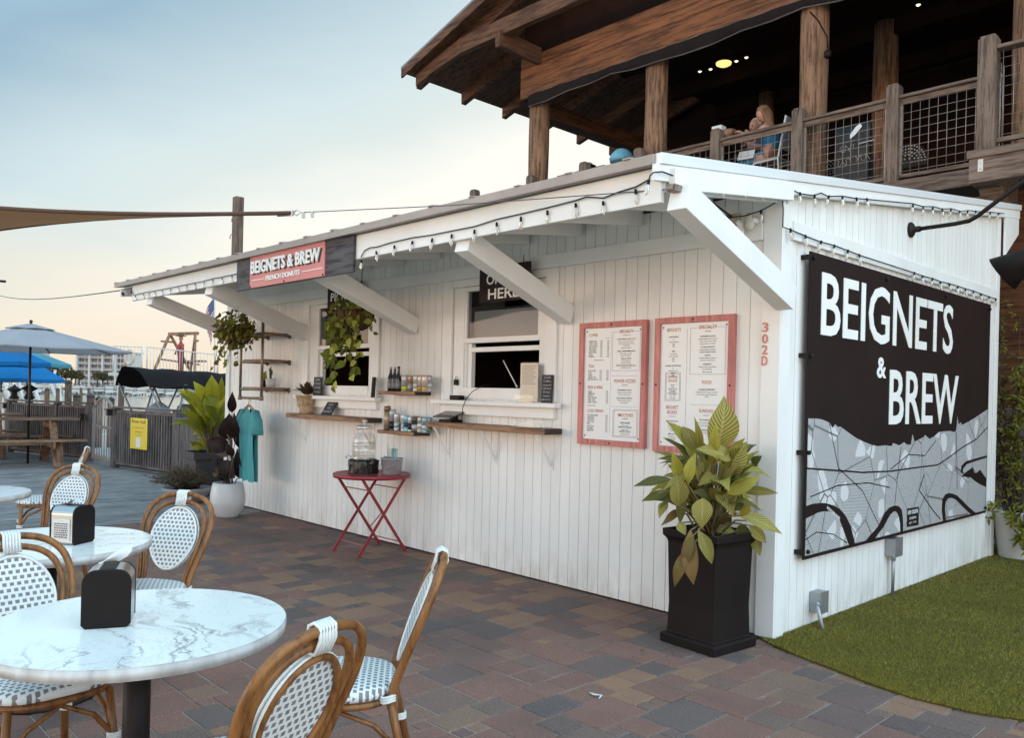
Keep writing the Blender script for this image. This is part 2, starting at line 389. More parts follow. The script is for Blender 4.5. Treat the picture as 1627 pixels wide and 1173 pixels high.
def deck():
    mb = MB(); rnd = random.Random(3); x = -9.27
    while x > -27:
        w = .142; y = -3.0 + rnd.uniform(-2, 0)
        while y < 5.6:
            l = rnd.choice((2.4, 3.0, 3.6)); dz = rnd.uniform(-.002, .001)
            y1 = min(y + l, 6.2)
            mb.box(x - w + .003, x - .003, y + .0015, y1 - .0015, -.05, dz); y += l
        x -= w + .004
    o = mb.build('wooden_deck', wood('weathered_deck', (.235, .220, .215), (.130, .122, .122), 1, .8, .85, .35)); struct(o)
    b = MB(); b.box(-27.2, -9.24, -4, 6.25, -1.3, -.055); struct(b.build('deck_substructure', dark_int))
    g = MB(); g.box(-9.4, 40, -40, 60, -1.5, -.06); g.box(-27, -9.4, -40, -4, -1.5, -.06); struct(g.build('ground', mat('pale_bounce_ground', (.84, .64, .45), (.76, .57, .40), .95, ns=3)))  # unseen ground behind the camera, made pale to bounce light under the eave
    w = MB(); w.add([(-900, -600, -1.25), (-9, -600, -1.25), (-9, 900, -1.25), (-900, 900, -1.25)], [(0, 1, 2, 3)])
    s = NT('harbour_water'); s.set(.12, 0, .5); s.base((.10, .12, .12))
    v = s.coords((.5, 1.3, 1)); s.bump(s.math('ADD', s.noise(v, 2.2, 4), s.noise(v, 9, 2)), .35, .05)
    struct(w.build('water', s.m))
deck()
def turf():
    edge = [(-2.66, 4.73), (-2.45, 4.62), (-2.2, 4.53), (-1.995, 4.477), (-1.75, 4.40), (-1.55, 4.364), (-1.28, 4.39), (-1.08, 4.48), (-.6, 4.6), (1.2, 4.9)]
    poly = edge + [(1.2, 9.9), (-2.8, 9.9), (-2.8, 9.3), (-2.53, 9.3), (-2.53, 4.76)]
    b = MB(); b.prism(poly, -.005, .014, lambda x, y, h: (x, y, h))
    s = NT('turf_mat'); s.set(.9, 0, .2)
    v = s.coords(); c = s.ramp(s.noise(v, 160, 2), [(.3, (.045, .042, .010)), (.7, (.095, .090, .022))])
    s.base(c); struct(b.build('turf_base', s.m))
    rs = np.random.RandomState(4)
    N = 210000
    t = rs.rand(N) ** 1.7
    y = 4.3 + t * 5.4; x = -2.55 + rs.rand(N) * (1.6 + t * 2.4)
    ex = np.array([p[0] for p in edge]); ey = np.array([p[1] for p in edge])
    k = y > np.interp(x, ex, ey) - .012; x, y = x[k], y[k]; n = len(x)
    a = rs.rand(n) * 2 * np.pi; h = .008 + .011 * rs.rand(n); w = .0012 + .0019 * t[k]
    lean = rs.normal(0, .008, (n, 2)) + np.array([.004, -.003])
    P = np.zeros((n, 3, 3)); P[:, 0] = np.stack([x - np.cos(a) * w, y - np.sin(a) * w, np.full(n, .012)], 1)
    P[:, 1] = np.stack([x + np.cos(a) * w, y + np.sin(a) * w, np.full(n, .012)], 1)
    P[:, 2] = np.stack([x + lean[:, 0], y + lean[:, 1], .012 + h], 1)
    me = bpy.data.meshes.new('turf'); me.vertices.add(3 * n); me.vertices.foreach_set('co', P.ravel())
    me.loops.add(3 * n); me.loops.foreach_set('vertex_index', np.arange(3 * n)); me.polygons.add(n)
    me.polygons.foreach_set('loop_start', np.arange(0, 3 * n, 3)); me.polygons.foreach_set('loop_total', np.full(n, 3)); me.update(calc_edges=True)
    s = NT('turf_blades'); s.set(.7, 0, .25)
    g = s.n('ShaderNodeNewGeometry').outputs['Random Per Island']
    c = s.ramp(g, [(0, (.19, .150, .018)), (.5, (.32, .250, .038)), (.85, (.40, .31, .06)), (1, (.48, .38, .12))])
    c = s.mix(s.ramp(s.noise(s.coords(), 1.3, 3), [(.4, (0, 0, 0)), (.7, (.5, .5, .5))]), c, (.17, .14, .018))
    s.base(c); me.materials.append(s.m)
    o = bpy.data.objects.new('artificial_grass', me); COL.objects.link(o)
    tag(o, 'short green artificial turf beside the white kiosk wall', 'grass', kind='stuff')
turf()

# ================================================================ kiosk
KX0, KX1, KY, KB = -10.35, -2.53, 4.737, 9.12
def zr(y): return 2.741 + .1355 * (y - 3.36)
kiosk = thing('kiosk', 'white plank walled food kiosk with overhanging shed roof and knee braces', 'kiosk', (-6.4, 6.9, 0))
def boards_front(x0, x1, z0, z1, holes, y):
    """vertical boards 92 mm wide with 9 mm grooves, cut round the openings"""
    mb = MB(); p = .1016; n = int((x1 - x0) / p) + 1
    for i in range(n):
        a = x0 + i * p; b = min(a + p - .006, x1)
        spans = [(z0, z1)]
        for hx0, hx1, hz0, hz1 in holes:
            if b > hx0 and a < hx1:
                spans = [q for s0, s1 in spans for q in ((s0, min(s1, hz0)), (max(s0, hz1), s1)) if q[1] - q[0] > .01]
        for s0, s1 in spans: mb.box(a, b, y, y + .005, s0, s1)
    return mb
holes = [(-5.70, -4.56, 1.50, 2.50), (-8.08, -6.90, 1.50, 2.50)]
mb = boards_front(KX0, KX1 - .10, .015, zr(KY) - .10, holes, KY)
# backing sheet (four pieces round each opening), side, rear and left walls
ya, yb = KY + .0055, KY + .09
xs = [KX0, -8.08, -6.90, -5.70, -4.56, KX1 - .02]
for a, b, op in zip(xs[:-1], xs[1:], (0, 1, 0, 1, 0)):
    if op: mb.box(a, b, ya, yb, .015, 1.50); mb.box(a, b, ya, yb, 2.50, 2.78)
    else: mb.box(a, b, ya, yb, .015, 2.78)
p = .1016; y = KY + .11
while y < KB - .05:
    b = min(y + p - .006, KB)
    mb.add([(KX1 - .005, y, .015), (KX1, y, .015), (KX1, b, .015), (KX1 - .005, b, .015), (KX1 - .005, y, zr(y) - .1), (KX1, y, zr(y) - .1), (KX1, b, zr(b) - .1), (KX1 - .005, b, zr(b) - .1)],
           [(0, 3, 2, 1), (4, 5, 6, 7), (0, 1, 5, 4), (1, 2, 6, 5), (2, 3, 7, 6), (3, 0, 4, 7)])
    y += p
def slopewall(x0, x1, y0, y1):
    mb.add([(x0, y0, .015), (x1, y0, .015), (x1, y1, .015), (x0, y1, .015), (x0, y0, zr(y0) - .11), (x1, y0, zr(y0) - .11), (x1, y1, zr(y1) - .11), (x0, y1, zr(y1) - .11)],
           [(0, 3, 2, 1), (4, 5, 6, 7), (0, 1, 5, 4), (1, 2, 6, 5), (2, 3, 7, 6), (3, 0, 4, 7)])
slopewall(KX1 - .09, KX1 - .0055, KY + .092, KB); slopewall(KX0, KX0 + .08, KY + .092, KB)
mb.box(KX0 + .082, KX1 - .092, KB - .08, KB, .015, 3.35)
mb.build('wall', board_paint, kiosk)
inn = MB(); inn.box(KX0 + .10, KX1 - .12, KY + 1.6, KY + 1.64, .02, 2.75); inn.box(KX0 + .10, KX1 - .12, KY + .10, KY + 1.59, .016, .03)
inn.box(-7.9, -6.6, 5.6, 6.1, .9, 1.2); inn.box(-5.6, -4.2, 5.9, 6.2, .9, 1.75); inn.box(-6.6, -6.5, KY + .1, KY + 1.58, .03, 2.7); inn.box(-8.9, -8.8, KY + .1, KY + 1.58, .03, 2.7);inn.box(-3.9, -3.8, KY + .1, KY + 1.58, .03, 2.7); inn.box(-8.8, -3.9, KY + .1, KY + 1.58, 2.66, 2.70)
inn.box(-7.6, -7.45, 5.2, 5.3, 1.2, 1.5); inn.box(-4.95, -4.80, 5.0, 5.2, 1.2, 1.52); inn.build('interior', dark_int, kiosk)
# corner boards, header board, side belt board
MB().box(KX1 - .11, KX1 + .018, KY - .020, KY - .001, .012, zr(KY) - .11).build('corner_board', white_trim, kiosk, .003); MB().box(KX1 + .001, KX1 + .020, KY - .0005, KY + .105, .012, zr(KY) - .11).build('corner_board', white_trim, kiosk, .003)
MB().box(KX0 - .012, KX0 + .09, KY - .020, KY - .001, .012, zr(KY) - .11).build('corner_board', white_trim, kiosk, .003)
MB().box(KX1 + .001, KX1 + .016, KB - .09, KB + .012, .012, zr(KB) - .12).build('corner_board', white_trim, kiosk, .003)
MB().box(KX0 + .095, KX1 - .115, KY - .030, KY - .001, 2.522, 2.632).build('header_board', white_trim, kiosk, .003)
MB().box(KX1 + .001, KX1 + .030, KY + .107, KB - .092, 2.525, 2.645).build('belt_board', white_trim, kiosk, .003)
# roof: decking, ribbed sheet, fascia, rakes, rafters
RX0, RX1, RY0, RY1 = -10.50, -2.47, 3.37, 9.60
def slab(mb, x0, x1, y0, y1, d0, d1, m=0):
    mb.add([(x0, y0, zr(y0) - d0), (x1, y0, zr(y0) - d0), (x1, y1, zr(y1) - d0), (x0, y1, zr(y1) - d0), (x0, y0, zr(y0) - d1), (x1, y0, zr(y0) - d1), (x1, y1, zr(y1) - d1), (x0, y1, zr(y1) - d1)],
           [(0, 3, 2, 1), (4, 5, 6, 7), (0, 1, 5, 4), (1, 2, 6, 5), (2, 3, 7, 6), (3, 0, 4, 7)], m)
rf = MB(); slab(rf, RX0, RX1 - .03, RY0 - .02, RY1, .055, .002)
x = RX0 + .02
while x < RX1 - .1:
    slab(rf, x, x + .05, RY0 - .030, RY1 - .02, .0015, -.009 + random.uniform(-.003, .005)); x += .41
roof = rf.build('roof', mat('roof_sheet', (.40, .335, .30), (.31, .26, .235), .65, .0, ns=3, st=(1, .3, 1), bump=.1), kiosk, .002)
dk = MB(); slab(dk, RX0 + .05, RX1 - .05, RY0 + .08, RY1 - .05, .075, .056)
dk.build('roof_decking', white_paint, kiosk)
MB().box(-10.10, RX1 - .031, 3.425, 3.455, 2.505, 2.688).build('fascia', white_trim, kiosk, .003)
rk = MB(); slab(rk, RX1 - .029, RX1 + .012, RY0 + .0, RY1, .056, .0)
rk.build('drip_edge', mat('white_metal_flashing', (.74, .76, .77), (.68, .70, .72), .35, .1, ns=2, bump=.05, bs=12, bd=.006), kiosk, .002)
r2 = MB(); slab(r2, RX1 - .026, RX1, RY0 - .03, RY1 - .01, .142, .0565)
slab(r2, RX1 - .066, RX1 - .027, 3.4555, KY - .021, .19, .0765)
# tapered rear tail of the rake
r2.prism([(9.13, 3.0), (9.13, zr(9.13) - .143), (9.57, zr(9.57) - .143), (9.57, 3.28)], RX1 - .024, RX1 - .002, ws)
r2.build('rake_board', white_trim, kiosk, .003)
for i in range(14):
    x = -9.95 + i * .575
    q = MB(); slab(q, x, x + .04, 3.456, KY - .031, .185, .0765); q.build('rafter', white_paint, kiosk, .002)
lr = MB(); slab(lr, -10.44, -10.40, 3.40, 5.0, .17, .076); lr.build('rafter', white_paint, kiosk, .002)
for i, (xa, xb) in enumerate(((-2.415, -2.475), (-4.10, -4.31), (-5.98, -6.29), (-8.02, -8.31), (-9.62, -9.80))):
    b = MB(); b.bar((xb, KY - .022, 2.135), (xa, 3.462, 2.505 if i else 2.53), .115, .150)
    b.build('knee_brace', white_trim, kiosk, .004)
# windows -------------------------------------------------------
def window(x0, x1, label, op0, op1, blind):
    """x0..x1 outer trim; sash, fixed upper pane, raised lower sash, sill and apron"""
    tr = MB(); yf = KY - .028
    tr.box(x0, x0 + .125, yf, KY - .0012, 1.442, 2.52); tr.box(x1 - .125, x1, yf, KY - .0012, 1.442, 2.52); tr.box(x0 + .126, x1 - .126, yf + .004, KY - .0012, 2.455, 2.52)
    w = tr.build('window', white_trim, kiosk, .003); tag(w, label, None)
    a, b = x0 + .27, x1 - .205                                   # sash frame
    fr = MB(); y0, y1 = KY + .005, KY + .060
    fr.box(x0 + .126, a, y0 - .004, y1, 1.46, 2.454); fr.box(b, x1 - .126, y0 - .004, y1, 1.46, 2.454)   # flat infill panels
    fr.box(a + .001, b - .001, y0, y1, 2.412, 2.454); fr.box(a + .001, b - .001, y0 - .006, y1, 1.950, 1.995)
    fr.box(a + .001, a + .03, y0, y1, 1.996, 2.411); fr.box(b - .03, b - .001, y0, y1, 1.996, 2.411)
    fr.box(a + .001, b - .001, y0 - .012, y1, 1.46, 1.555)
    fr.box(a + .001, a + .02, y0 + .012, y1, 1.556, 1.949); fr.box(b - .02, b - .001, y0 + .012, y1, 1.556, 1.949)
    fr.build('frame', white_trim, w, .003)
    ls = MB(); ls.box(a + .075, b - .021, y0 + .022, y1 + .02, 1.872, 1.913); ls.box(a + .022, a + .074, y0 + .030, y1 + .02, 1.556, 1.948)
    ls.build('lower_sash', white_trim, w, .002)
    g = MB(); g.box(a + .031, b - .031, y0 + .02, y0 + .026, 1.996, 2.411); g.build('pane', glassmat('window_pane', (.70, .71, .72), .02, .90), w)
    if blind:
        bb = MB(); bb.box(a + .03, b - .03, y0 + .09, y0 + .094, 1.96, 2.24); bb.build('blind', mat('grey_blind', (.62, .64, .65), (.56, .58, .59), .8, ns=3), w)
    si = MB(); si.box(x0 - .055, x1 + .075, KY - .105, KY - .0285, 1.404, 1.441); si.build('sill', white_trim, w, .003)
    ap = MB(); ap.box(x0 + .01, x1 - .0, KY - .042, KY - .0012, 1.315, 1.4035); ap.build('apron', white_trim, w, .003)
    return w
window(-5.84, -4.415, 'wider order window with pale blind half drawn in its upper pane', 0, 0, True)
window(-8.375, -6.86, 'pickup window half hidden behind the trailing hanging basket', 0, 0, False)

t = thing('red_carton', 'small red carton standing inside the order window', 'carton', (-4.93, 4.93, 1.56)); b = MB(); b.box(-4.97, -4.90, 4.90, 4.97, 1.56, 1.68); b.build('carton', mat('red_carton', (.30, .06, .06), None, .6), t, .003); b = MB(); b.box(-4.962, -4.908, 4.908, 4.962, 1.681, 1.695); b.build('lid', mat('carton_lid', (.5, .45, .4), None, .6), t)
b = MB(); b.tube([(-5.22, 4.90, 1.80), (-5.02, 4.88, 1.57)], .006, 6); b.tube([(-5.03, 4.88, 1.585), (-5.015, 4.88, 1.565)], .009, 6); tag(b.build('white_stick', white_trim), 'thin white stick leaning inside the order window opening', 'stick')
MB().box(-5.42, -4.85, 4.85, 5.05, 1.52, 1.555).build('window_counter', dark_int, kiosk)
# ================================================================ things on and round the kiosk
def _ray(u, v):
    a, b = u - 813.5, v - 586.5
    x = a * math.cos(ROLL) + b * math.sin(ROLL); y = -a * math.sin(ROLL) + b * math.cos(ROLL) - 41.1
    return fw * 1295.3 + rt * x - up * y
def onY(u, v, y): d = _ray(u, v); return V(0, 0, 1.5) + d * (y / d.y)      # survey helpers: a sighted point on a wall plane,
def onX(u, v, x): d = _ray(u, v); return V(0, 0, 1.5) + d * (x / d.x)      # side plane,
def onZ(u, v, z): d = _ray(u, v); return V(0, 0, 1.5) + d * ((z - 1.5) / d.z)   # or level plane
def htext(mb, st, o, ux, uy, h, **k):
    vs, _, w = tmesh(st, k.get('bold', 0.)); ys = [q[1] for q in vs]
    return mb.text(st, o, ux, uy, h / (max(ys) - min(ys)), **k)

# --- strings of bulbs
cord_m = mat('black_cord', (.012, .012, .012), None, .5)
bulb_m = NT('bulb_glass'); bulb_m.set(.12, 0, .6); bulb_m.base((.78, .74, .66)); bulb_m.p.inputs['Transmission Weight'].default_value = .55; bulb_m = bulb_m.m
bm = MB(); bm.lathe([(.005, 0), (.009, -.010), (.0125, -.025), (.012, -.038), (.007, -.052), (.002, -.060)], seg=10)
sm = MB(); sm.lathe([(.003, .024), (.007, .020), (.008, .0), (.008, -.004)], seg=8)
bulb_proto = sock_proto = None
def string_light(label, pts, bulbs, group='strings of clear bulbs on the kiosk', size=1.0):
    global bulb_proto, sock_proto
    t = thing('string_light', label, 'string light', pts[0], group)
    # smooth, slightly sagging cord
    c = MB(); c.tube(pts, .0042, 6); c.build('cord', cord_m, t)
    for i, p in enumerate(bulbs):
        loc = Vector(p) - Vector(pts[0]); rot = (random.uniform(-.25, .25), random.uniform(-.25, .25), 0)
        if bulb_proto is None:
            b = bm.build('bulb', bulb_m, t, local=True); k = sm.build('socket', black_plastic, b, local=True); bulb_proto, sock_proto = b, k
        else:
            b = bulb_proto.copy(); COL.objects.link(b); b.parent = t; k = sock_proto.copy(); COL.objects.link(k); k.parent = b
        b.location = loc; b.rotation_euler = rot; b.scale = (size,) * 3
def zz(l, ox, oy, sc): return [(ox + a / sc, oy + b / sc) for a, b in l]
c = zz([(105, 590), (122, 558), (150, 543), (182, 540), (250, 519), (358, 494), (457, 480), (555, 460), (668, 438), (780, 402), (900, 375), (1032, 344), (1173, 308), (1225, 290), (1310, 297), (1390, 265), (1472, 240), (1535, 205)], 540, 220, 3.129)
bl = zz([(107, 592), (182, 550), (270, 522), (358, 500), (457, 488), (555, 468), (668, 446), (780, 410), (900, 383), (1032, 352), (1173, 316), (1310, 306), (1472, 248)], 540, 220, 3.129)
string_light('sagging bulb string along the front fascia right of the pink roof sign', [onY(u, v, 3.413) for u, v in c], [onY(u, v + 8, 3.411) for u, v in bl])
c = zz([(188, 625), (205, 655), (265, 640), (335, 628), (430, 610), (530, 590), (636, 568), (690, 553), (748, 543), (808, 530), (850, 522)], 160, 300, 3.874)
bl = zz([(215, 652), (265, 640), (297, 634), (335, 628), (380, 619), (430, 610), (480, 600), (530, 590), (582, 578), (636, 568), (690, 553), (748, 543), (808, 530)], 160, 300, 3.874)
string_light('short bulb string on the far fascia end left of the pink roof sign', [onY(u, v, 3.413) for u, v in c], [onY(u, v + 4, 3.411) for u, v in bl], size=.72)
c = zz([(335, 330), (350, 280), (375, 258), (440, 252), (560, 295), (740, 320), (830, 318), (908, 345), (1070, 358), (1120, 352), (1200, 370), (1330, 375), (1380, 385)], 960, 220, 4.785)
c += zz([(600, 155), (740, 225), (920, 250), (1010, 215), (1105, 260), (1280, 255), (1455, 285), (1600, 297)], 1180, 280, 8.135)
c += zz([(50, 212), (130, 235), (210, 235), (280, 255), (345, 250), (420, 272), (480, 265), (540, 272), (650, 278), (760, 290)], 1440, 280, 4.888)
bl = zz([(335, 345), (742, 345), (908, 370), (1075, 380), (1207, 395)], 960, 220, 4.785) + zz([(600, 240), (740, 250), (930, 280), (1105, 290), (1290, 295), (1475, 315), (1610, 320)], 1180, 280, 8.135)
bl += zz([(50, 240), (130, 255), (205, 260), (280, 270), (345, 270), (415, 285), (475, 285), (540, 285), (650, 295), (715, 300)], 1440, 280, 4.888)
string_light('long bulb string under the roof edge above the black wall sign', [onX(u, v, -2.452) for u, v in c], [onX(u, v, -2.45) for u, v in bl])
c = zz([(560, 195), (525, 290), (518, 350), (525, 420), (518, 655), (610, 688), (810, 772), (1000, 846), (1180, 893), (1350, 958), (1510, 1020)], 1180, 280, 8.135)
c += zz([(60, 750), (130, 775), (200, 793), (265, 818), (335, 834), (400, 853), (460, 873), (530, 893), (580, 913), (640, 935), (700, 955)], 1440, 280, 4.888)
bl = zz([(620, 720), (815, 800), (1005, 875), (1180, 925), (1355, 990), (1510, 1045)], 1180, 280, 8.135) + zz([(60, 765), (125, 790), (200, 810), (265, 835), (335, 850), (400, 870), (460, 890), (520, 908), (580, 928), (640, 950), (695, 965)], 1440, 280, 4.888)
string_light('lower bulb string along the belt board touching the black sign top', [onX(u, v, -2.485) for u, v in c], [onX(u, v, -2.482) for u, v in bl])
c = zz([(1345, 450), (1290, 495), (1190, 550), (1060, 590), (980, 598), (935, 612)], 960, 220, 4.785)
string_light('short cord with one bulb under the eave by the security lamp', [onY(u, v, 4.62) for u, v in c], [onY(u, v, 4.61) for u, v in zz([(1193, 570)], 960, 220, 4.785)])

# --- pink roof sign
rs = thing('roof_sign', 'pink roof sign with white lettering between two dark weathered boards', 'sign', (-6.3, 3.40, 2.56))
db = wood('charred_board', (.085, .082, .090), (.030, .028, .032), 0, .8, .6, .2)
a = MB(); a.box(-7.28, -5.31, 3.397, 3.422, 2.405, 2.700); a.build('backing_board', db, rs, .003)
p = MB(); p.box(-6.985, -5.705, 3.384, 3.396, 2.408, 2.712); pk = p.build('pink_panel', mat('pink_paint', (.62, .235, .225), (.57, .21, .20), .55, ns=4), rs, .002)
tx = MB(); htext(tx, 'BEIGNETS & BREW', (-6.94, 3.378, 2.535), FX, FZ, .112, bold=.022, depth=.010, width=1.185)
htext(tx, 'FRENCH DONUTS', (-6.665, 3.381, 2.452), FX, FZ, .044, bold=.02, depth=.006, width=.585)
tx.box(-6.95, -6.70, 3.3805, 3.3835, 2.470, 2.476); tx.box(-6.05, -5.73, 3.3805, 3.3835, 2.470, 2.476); tx.build('lettering', white_text, rs)
ts = MB(); htext(ts, 'BEIGNETS & BREW', (-6.925, 3.3836, 2.528), FX, FZ, .112, bold=.03, depth=.004, width=1.19); ts.build('letter_shadow_line', black_text, rs)
for x, z in ((-6.97, 2.70), (-6.35, 2.70), (-5.72, 2.70), (-6.97, 2.42), (-6.35, 2.42), (-5.72, 2.42)):
    b = MB(); b.lathe([(.009, -.003), (.009, .002), (.004, .005)], (0, 0, 0), 10, Mx=Matrix.Translation((x, 3.383, z)) @ Matrix.Rotation(R(90), 4, 'X')); b.build('bolt', black_metal, rs)

# --- black wall sign with the street map
A = onX(1285, 398, -2.478); B = onX(1573.3, 483.8, -2.478); Cc = onX(1278.4, 890.2, -2.478); Dd = onX(1567.4, 814.8, -2.478)
sy0, sy1, sz0, sz1 = (A.y + Cc.y) / 2, (B.y + Dd.y) / 2, (Cc.z + Dd.z) / 2, (A.z + B.z) / 2
wsn = thing('wall_sign', 'large black wall sign with white lettering over a street map', 'sign', (-2.50, (sy0 + sy1) / 2, sz0))
MB().box(-2.487, -2.478, sy0, sy1, sz0, sz1).build('panel', mat('matt_black_panel', (.016, .009, .0085), (.021, .012, .011), .6, ns=3, spec=.15), wsn, .001)
land = [(sy0 + .025, 1.392), (5.16, 1.392), (5.24, 1.385), (5.305, 1.372), (5.36, 1.36), (5.40, 1.325), (5.44, 1.352), (5.478, 1.332), (5.52, 1.335), (5.66, 1.288), (5.78, 1.25), (5.899, 1.223), (6.02, 1.20), (6.15, 1.183), (6.3, 1.186), (6.42, 1.176), (6.44, 1.20), (6.56, 1.178), (6.66, 1.20), (6.72, 1.178), (6.80, 1.18), (6.83, 1.26), (6.87, 1.20), (7.053, 1.230), (7.1, 1.25), (7.2, 1.215), (7.31, 1.235), (7.42, 1.27), (7.543, 1.274), (7.70, 1.275), (7.80, 1.262), (7.845, 1.285), (7.865, 1.40), (7.90, 1.33), (7.96, 1.35), (7.99, 1.325), (8.15, 1.35), (8.35, 1.39), (8.55, 1.435), (sy1 - .02, 1.470), (sy1 - .02, sz0 + .025), (sy0 + .025, sz0 + .025)]
lm = MB(); lm.prism(land[::-1], -2.4775, -2.4765, ws)
s = NT('street_map'); s.set(.5, 0, .4)
v = s.n('ShaderNodeTexCoord').outputs['Object']
fl = s.n('ShaderNodeMapping', {0: v, 'Scale': (0, 1, 1)}).outputs[0]
vo = s.n('ShaderNodeTexVoronoi', {'Vector': fl, 'Scale': 2.3}); vcol = s.n('ShaderNodeSeparateColor', {0: vo.outputs['Color']})
ro = s.n('ShaderNodeVectorRotate', {'Vector': fl, 'Angle': s.math('MULTIPLY', vcol.outputs[0], 1.1)}, rotation_type='X_AXIS')
sp = s.n('ShaderNodeSeparateXYZ', {0: ro.outputs[0]})
def lines(c, n, w):
    f = s.math('FRACT', s.math('MULTIPLY', c, n)); return s.math('LESS_THAN', f, w)
n1 = s.math('MULTIPLY_ADD', vcol.outputs[1], 40., 52.); n2 = s.math('MULTIPLY_ADD', vcol.outputs[2], 36., 64.)
L1 = s.math('MAXIMUM', lines(sp.outputs[1], n1, .26), lines(sp.outputs[2], n2, .30))
park = s.n('ShaderNodeTexVoronoi', {'Vector': fl, 'Scale': 9.0}); pc = s.n('ShaderNodeSeparateColor', {0: park.outputs['Color']})
L1 = s.math('MULTIPLY', L1, s.math('GREATER_THAN', pc.outputs[0], .10))
e1 = s.n('ShaderNodeTexVoronoi', {'Vector': fl, 'Scale': 2.3}, feature='DISTANCE_TO_EDGE'); e2 = s.n('ShaderNodeTexVoronoi', {'Vector': fl, 'Scale': 9.0}, feature='DISTANCE_TO_EDGE')
L2 = s.math('MAXIMUM', s.math('LESS_THAN', e1.outputs[0], .010), s.math('MULTIPLY', s.math('LESS_THAN', e2.outputs[0], .010), .5))
s.base(s.mix(s.math('MULTIPLY', s.math('MAXIMUM', L1, L2), .82), (.60, .60, .61), (.03, .028, .028)))
mp_ = lm.build('street_map', s.m, wsn)
rv = MB()
def band(up_, lo, x=-2.4764):
    rv.prism(up_ + lo[::-1], x, x + .0006, ws)
e0 = sy0 + .002
band([(e0, .822), (5.13, .832), (5.209, .83), (5.30, .825), (5.376, .812), (5.47, .79), (5.553, .759), (5.62, .72), (5.67, .68), (5.71, .64), (5.744, .593), (5.775, .54), (5.806, sz0 + .003)],
     [(e0, .740), (5.13, .755), (5.212, .768), (5.29, .770), (5.358, .764), (5.43, .748), (5.489, .726), (5.54, .69), (5.581, .645), (5.615, .60), (5.65, .56), (5.68, .52), (5.725, sz0 + .003)])
band([(5.93, sz0 + .003), (6.05, .53), (6.185, .58), (6.26, .635), (6.31, .677), (6.40, .708), (6.497, .716), (6.58, .705), (6.64, .672), (6.67, .60), (6.685, sz0 + .003)],
     [(6.11, sz0 + .003), (6.20, .53), (6.29, .565), (6.36, .615), (6.419, .652), (6.47, .668), (6.511, .672), (6.55, .655), (6.587, .62), (6.615, .56), (6.624, sz0 + .003)])
band([(7.57, sz0 + .003), (7.525, .60), (7.535, .69), (7.60, .725), (7.685, .733), (7.79, .72), (7.904, .697), (8.05, .64), (8.216, .571), (8.42, .50), (8.60, sz0 + .003)],
     [(7.64, sz0 + .003), (7.605, .60), (7.619, .660), (7.67, .685), (7.759, .686), (7.86, .665), (7.95, .63), (8.061, .583), (8.18, .535), (8.28, .50), (8.37, sz0 + .003)])
rv.prism([(8.003, .86), (8.15, .90), (8.309, .932), (8.36, .88), (8.42, .87), (8.516, .90), (sy1 - .01, .80), (sy1 - .01, .72), (8.441, .78), (8.25, .84)], -2.4764, -2.4758, ws)
rv.prism([(7.99, .90), (8.0, .955), (8.109, .992), (8.4, 1.01), (sy1 - .01, 1.028), (sy1 - .01, 1.005), (8.4, .985), (8.14, .965), (8.05, .93), (8.03, .88)], -2.4764, -2.4758, ws)
def road(pts, w): 
    for (a0, b0), (a1, b1) in zip(pts[:-1], pts[1:]): rv.bar((-2.4762, a0, b0), (-2.4762, a1, b1), w, .0006, (1, 0, 0))
road([(e0, 1.07), (5.4, 1.04), (5.9, 1.0), (6.4, .985), (7.0, .99), (7.4, .99), (7.7, 1.05), (8.0, 1.12), (8.4, 1.19), (sy1 - .01, 1.30)], .012)
road([(7.83, 1.27), (7.88, 1.0), (7.9, .75)], .010); road([(7.1, .93), (7.0, .80), (7.3, .62), (7.5, .52)], .012); road([(6.6, 1.17), (6.55, .98), (6.5, .72)], .008)
road([(5.35, 1.36), (5.5, 1.05), (5.9, .87), (6.2, .6)], .008); road([(e0, .60), (5.2, .64), (5.45, .60), (5.66, .52)], .007); road([(5.1, .88), (5.5, .93), (6.0, .92), (6.4, .86)], .008); road([(6.4, 1.0), (6.75, 1.1), (7.1, 1.08), (7.35, 1.2)], .008)
rv.prism([(6.745, .672), (7.0, .668), (6.997, .518), (6.75, .525)], -2.4757, -2.4750, ws)
rv.build('river', mat('map_black', (.016, .010, .0095), None, .6, spec=.15), wsn)
tx = MB(); htext(tx, 'BEIGNETS', (-2.4775, 5.19, 1.953), SX, SZ, .425, bold=.012, depth=.004, width=2.505); tx.build('lettering', white_text, wsn); tx = MB()
htext(tx, '&', (-2.4775, 6.105, 1.695), SX, SZ, .155, bold=.02, depth=.004, width=.165); tx.build('lettering', white_text, wsn); tx = MB()
htext(tx, 'BREW', (-2.4775, 6.345, 1.35), SX, SZ, .420, bold=.012, depth=.004, width=1.52); tx.build('lettering', white_text, wsn); tx = MB()
htext(tx, 'NEW ORLEANS', (-2.4749, 6.765, .622), SX, SZ, .034, bold=.02, width=.215); htext(tx, 'LOUISIANA', (-2.4749, 6.80, .580), SX, SZ, .020, bold=.01, width=.145); htext(tx, 'EST. 1718', (-2.4749, 6.80, .545), SX, SZ, .014, bold=.01, width=.145); tx.build('caption', white_text, wsn); tx = MB()
tx.text('MISSISSIPPI RIVER', (-2.4755, 5.34, .783), (0, .90, -.43), (0, .43, .90), .030, bold=.01)
tx.build('river_name', white_text, wsn)
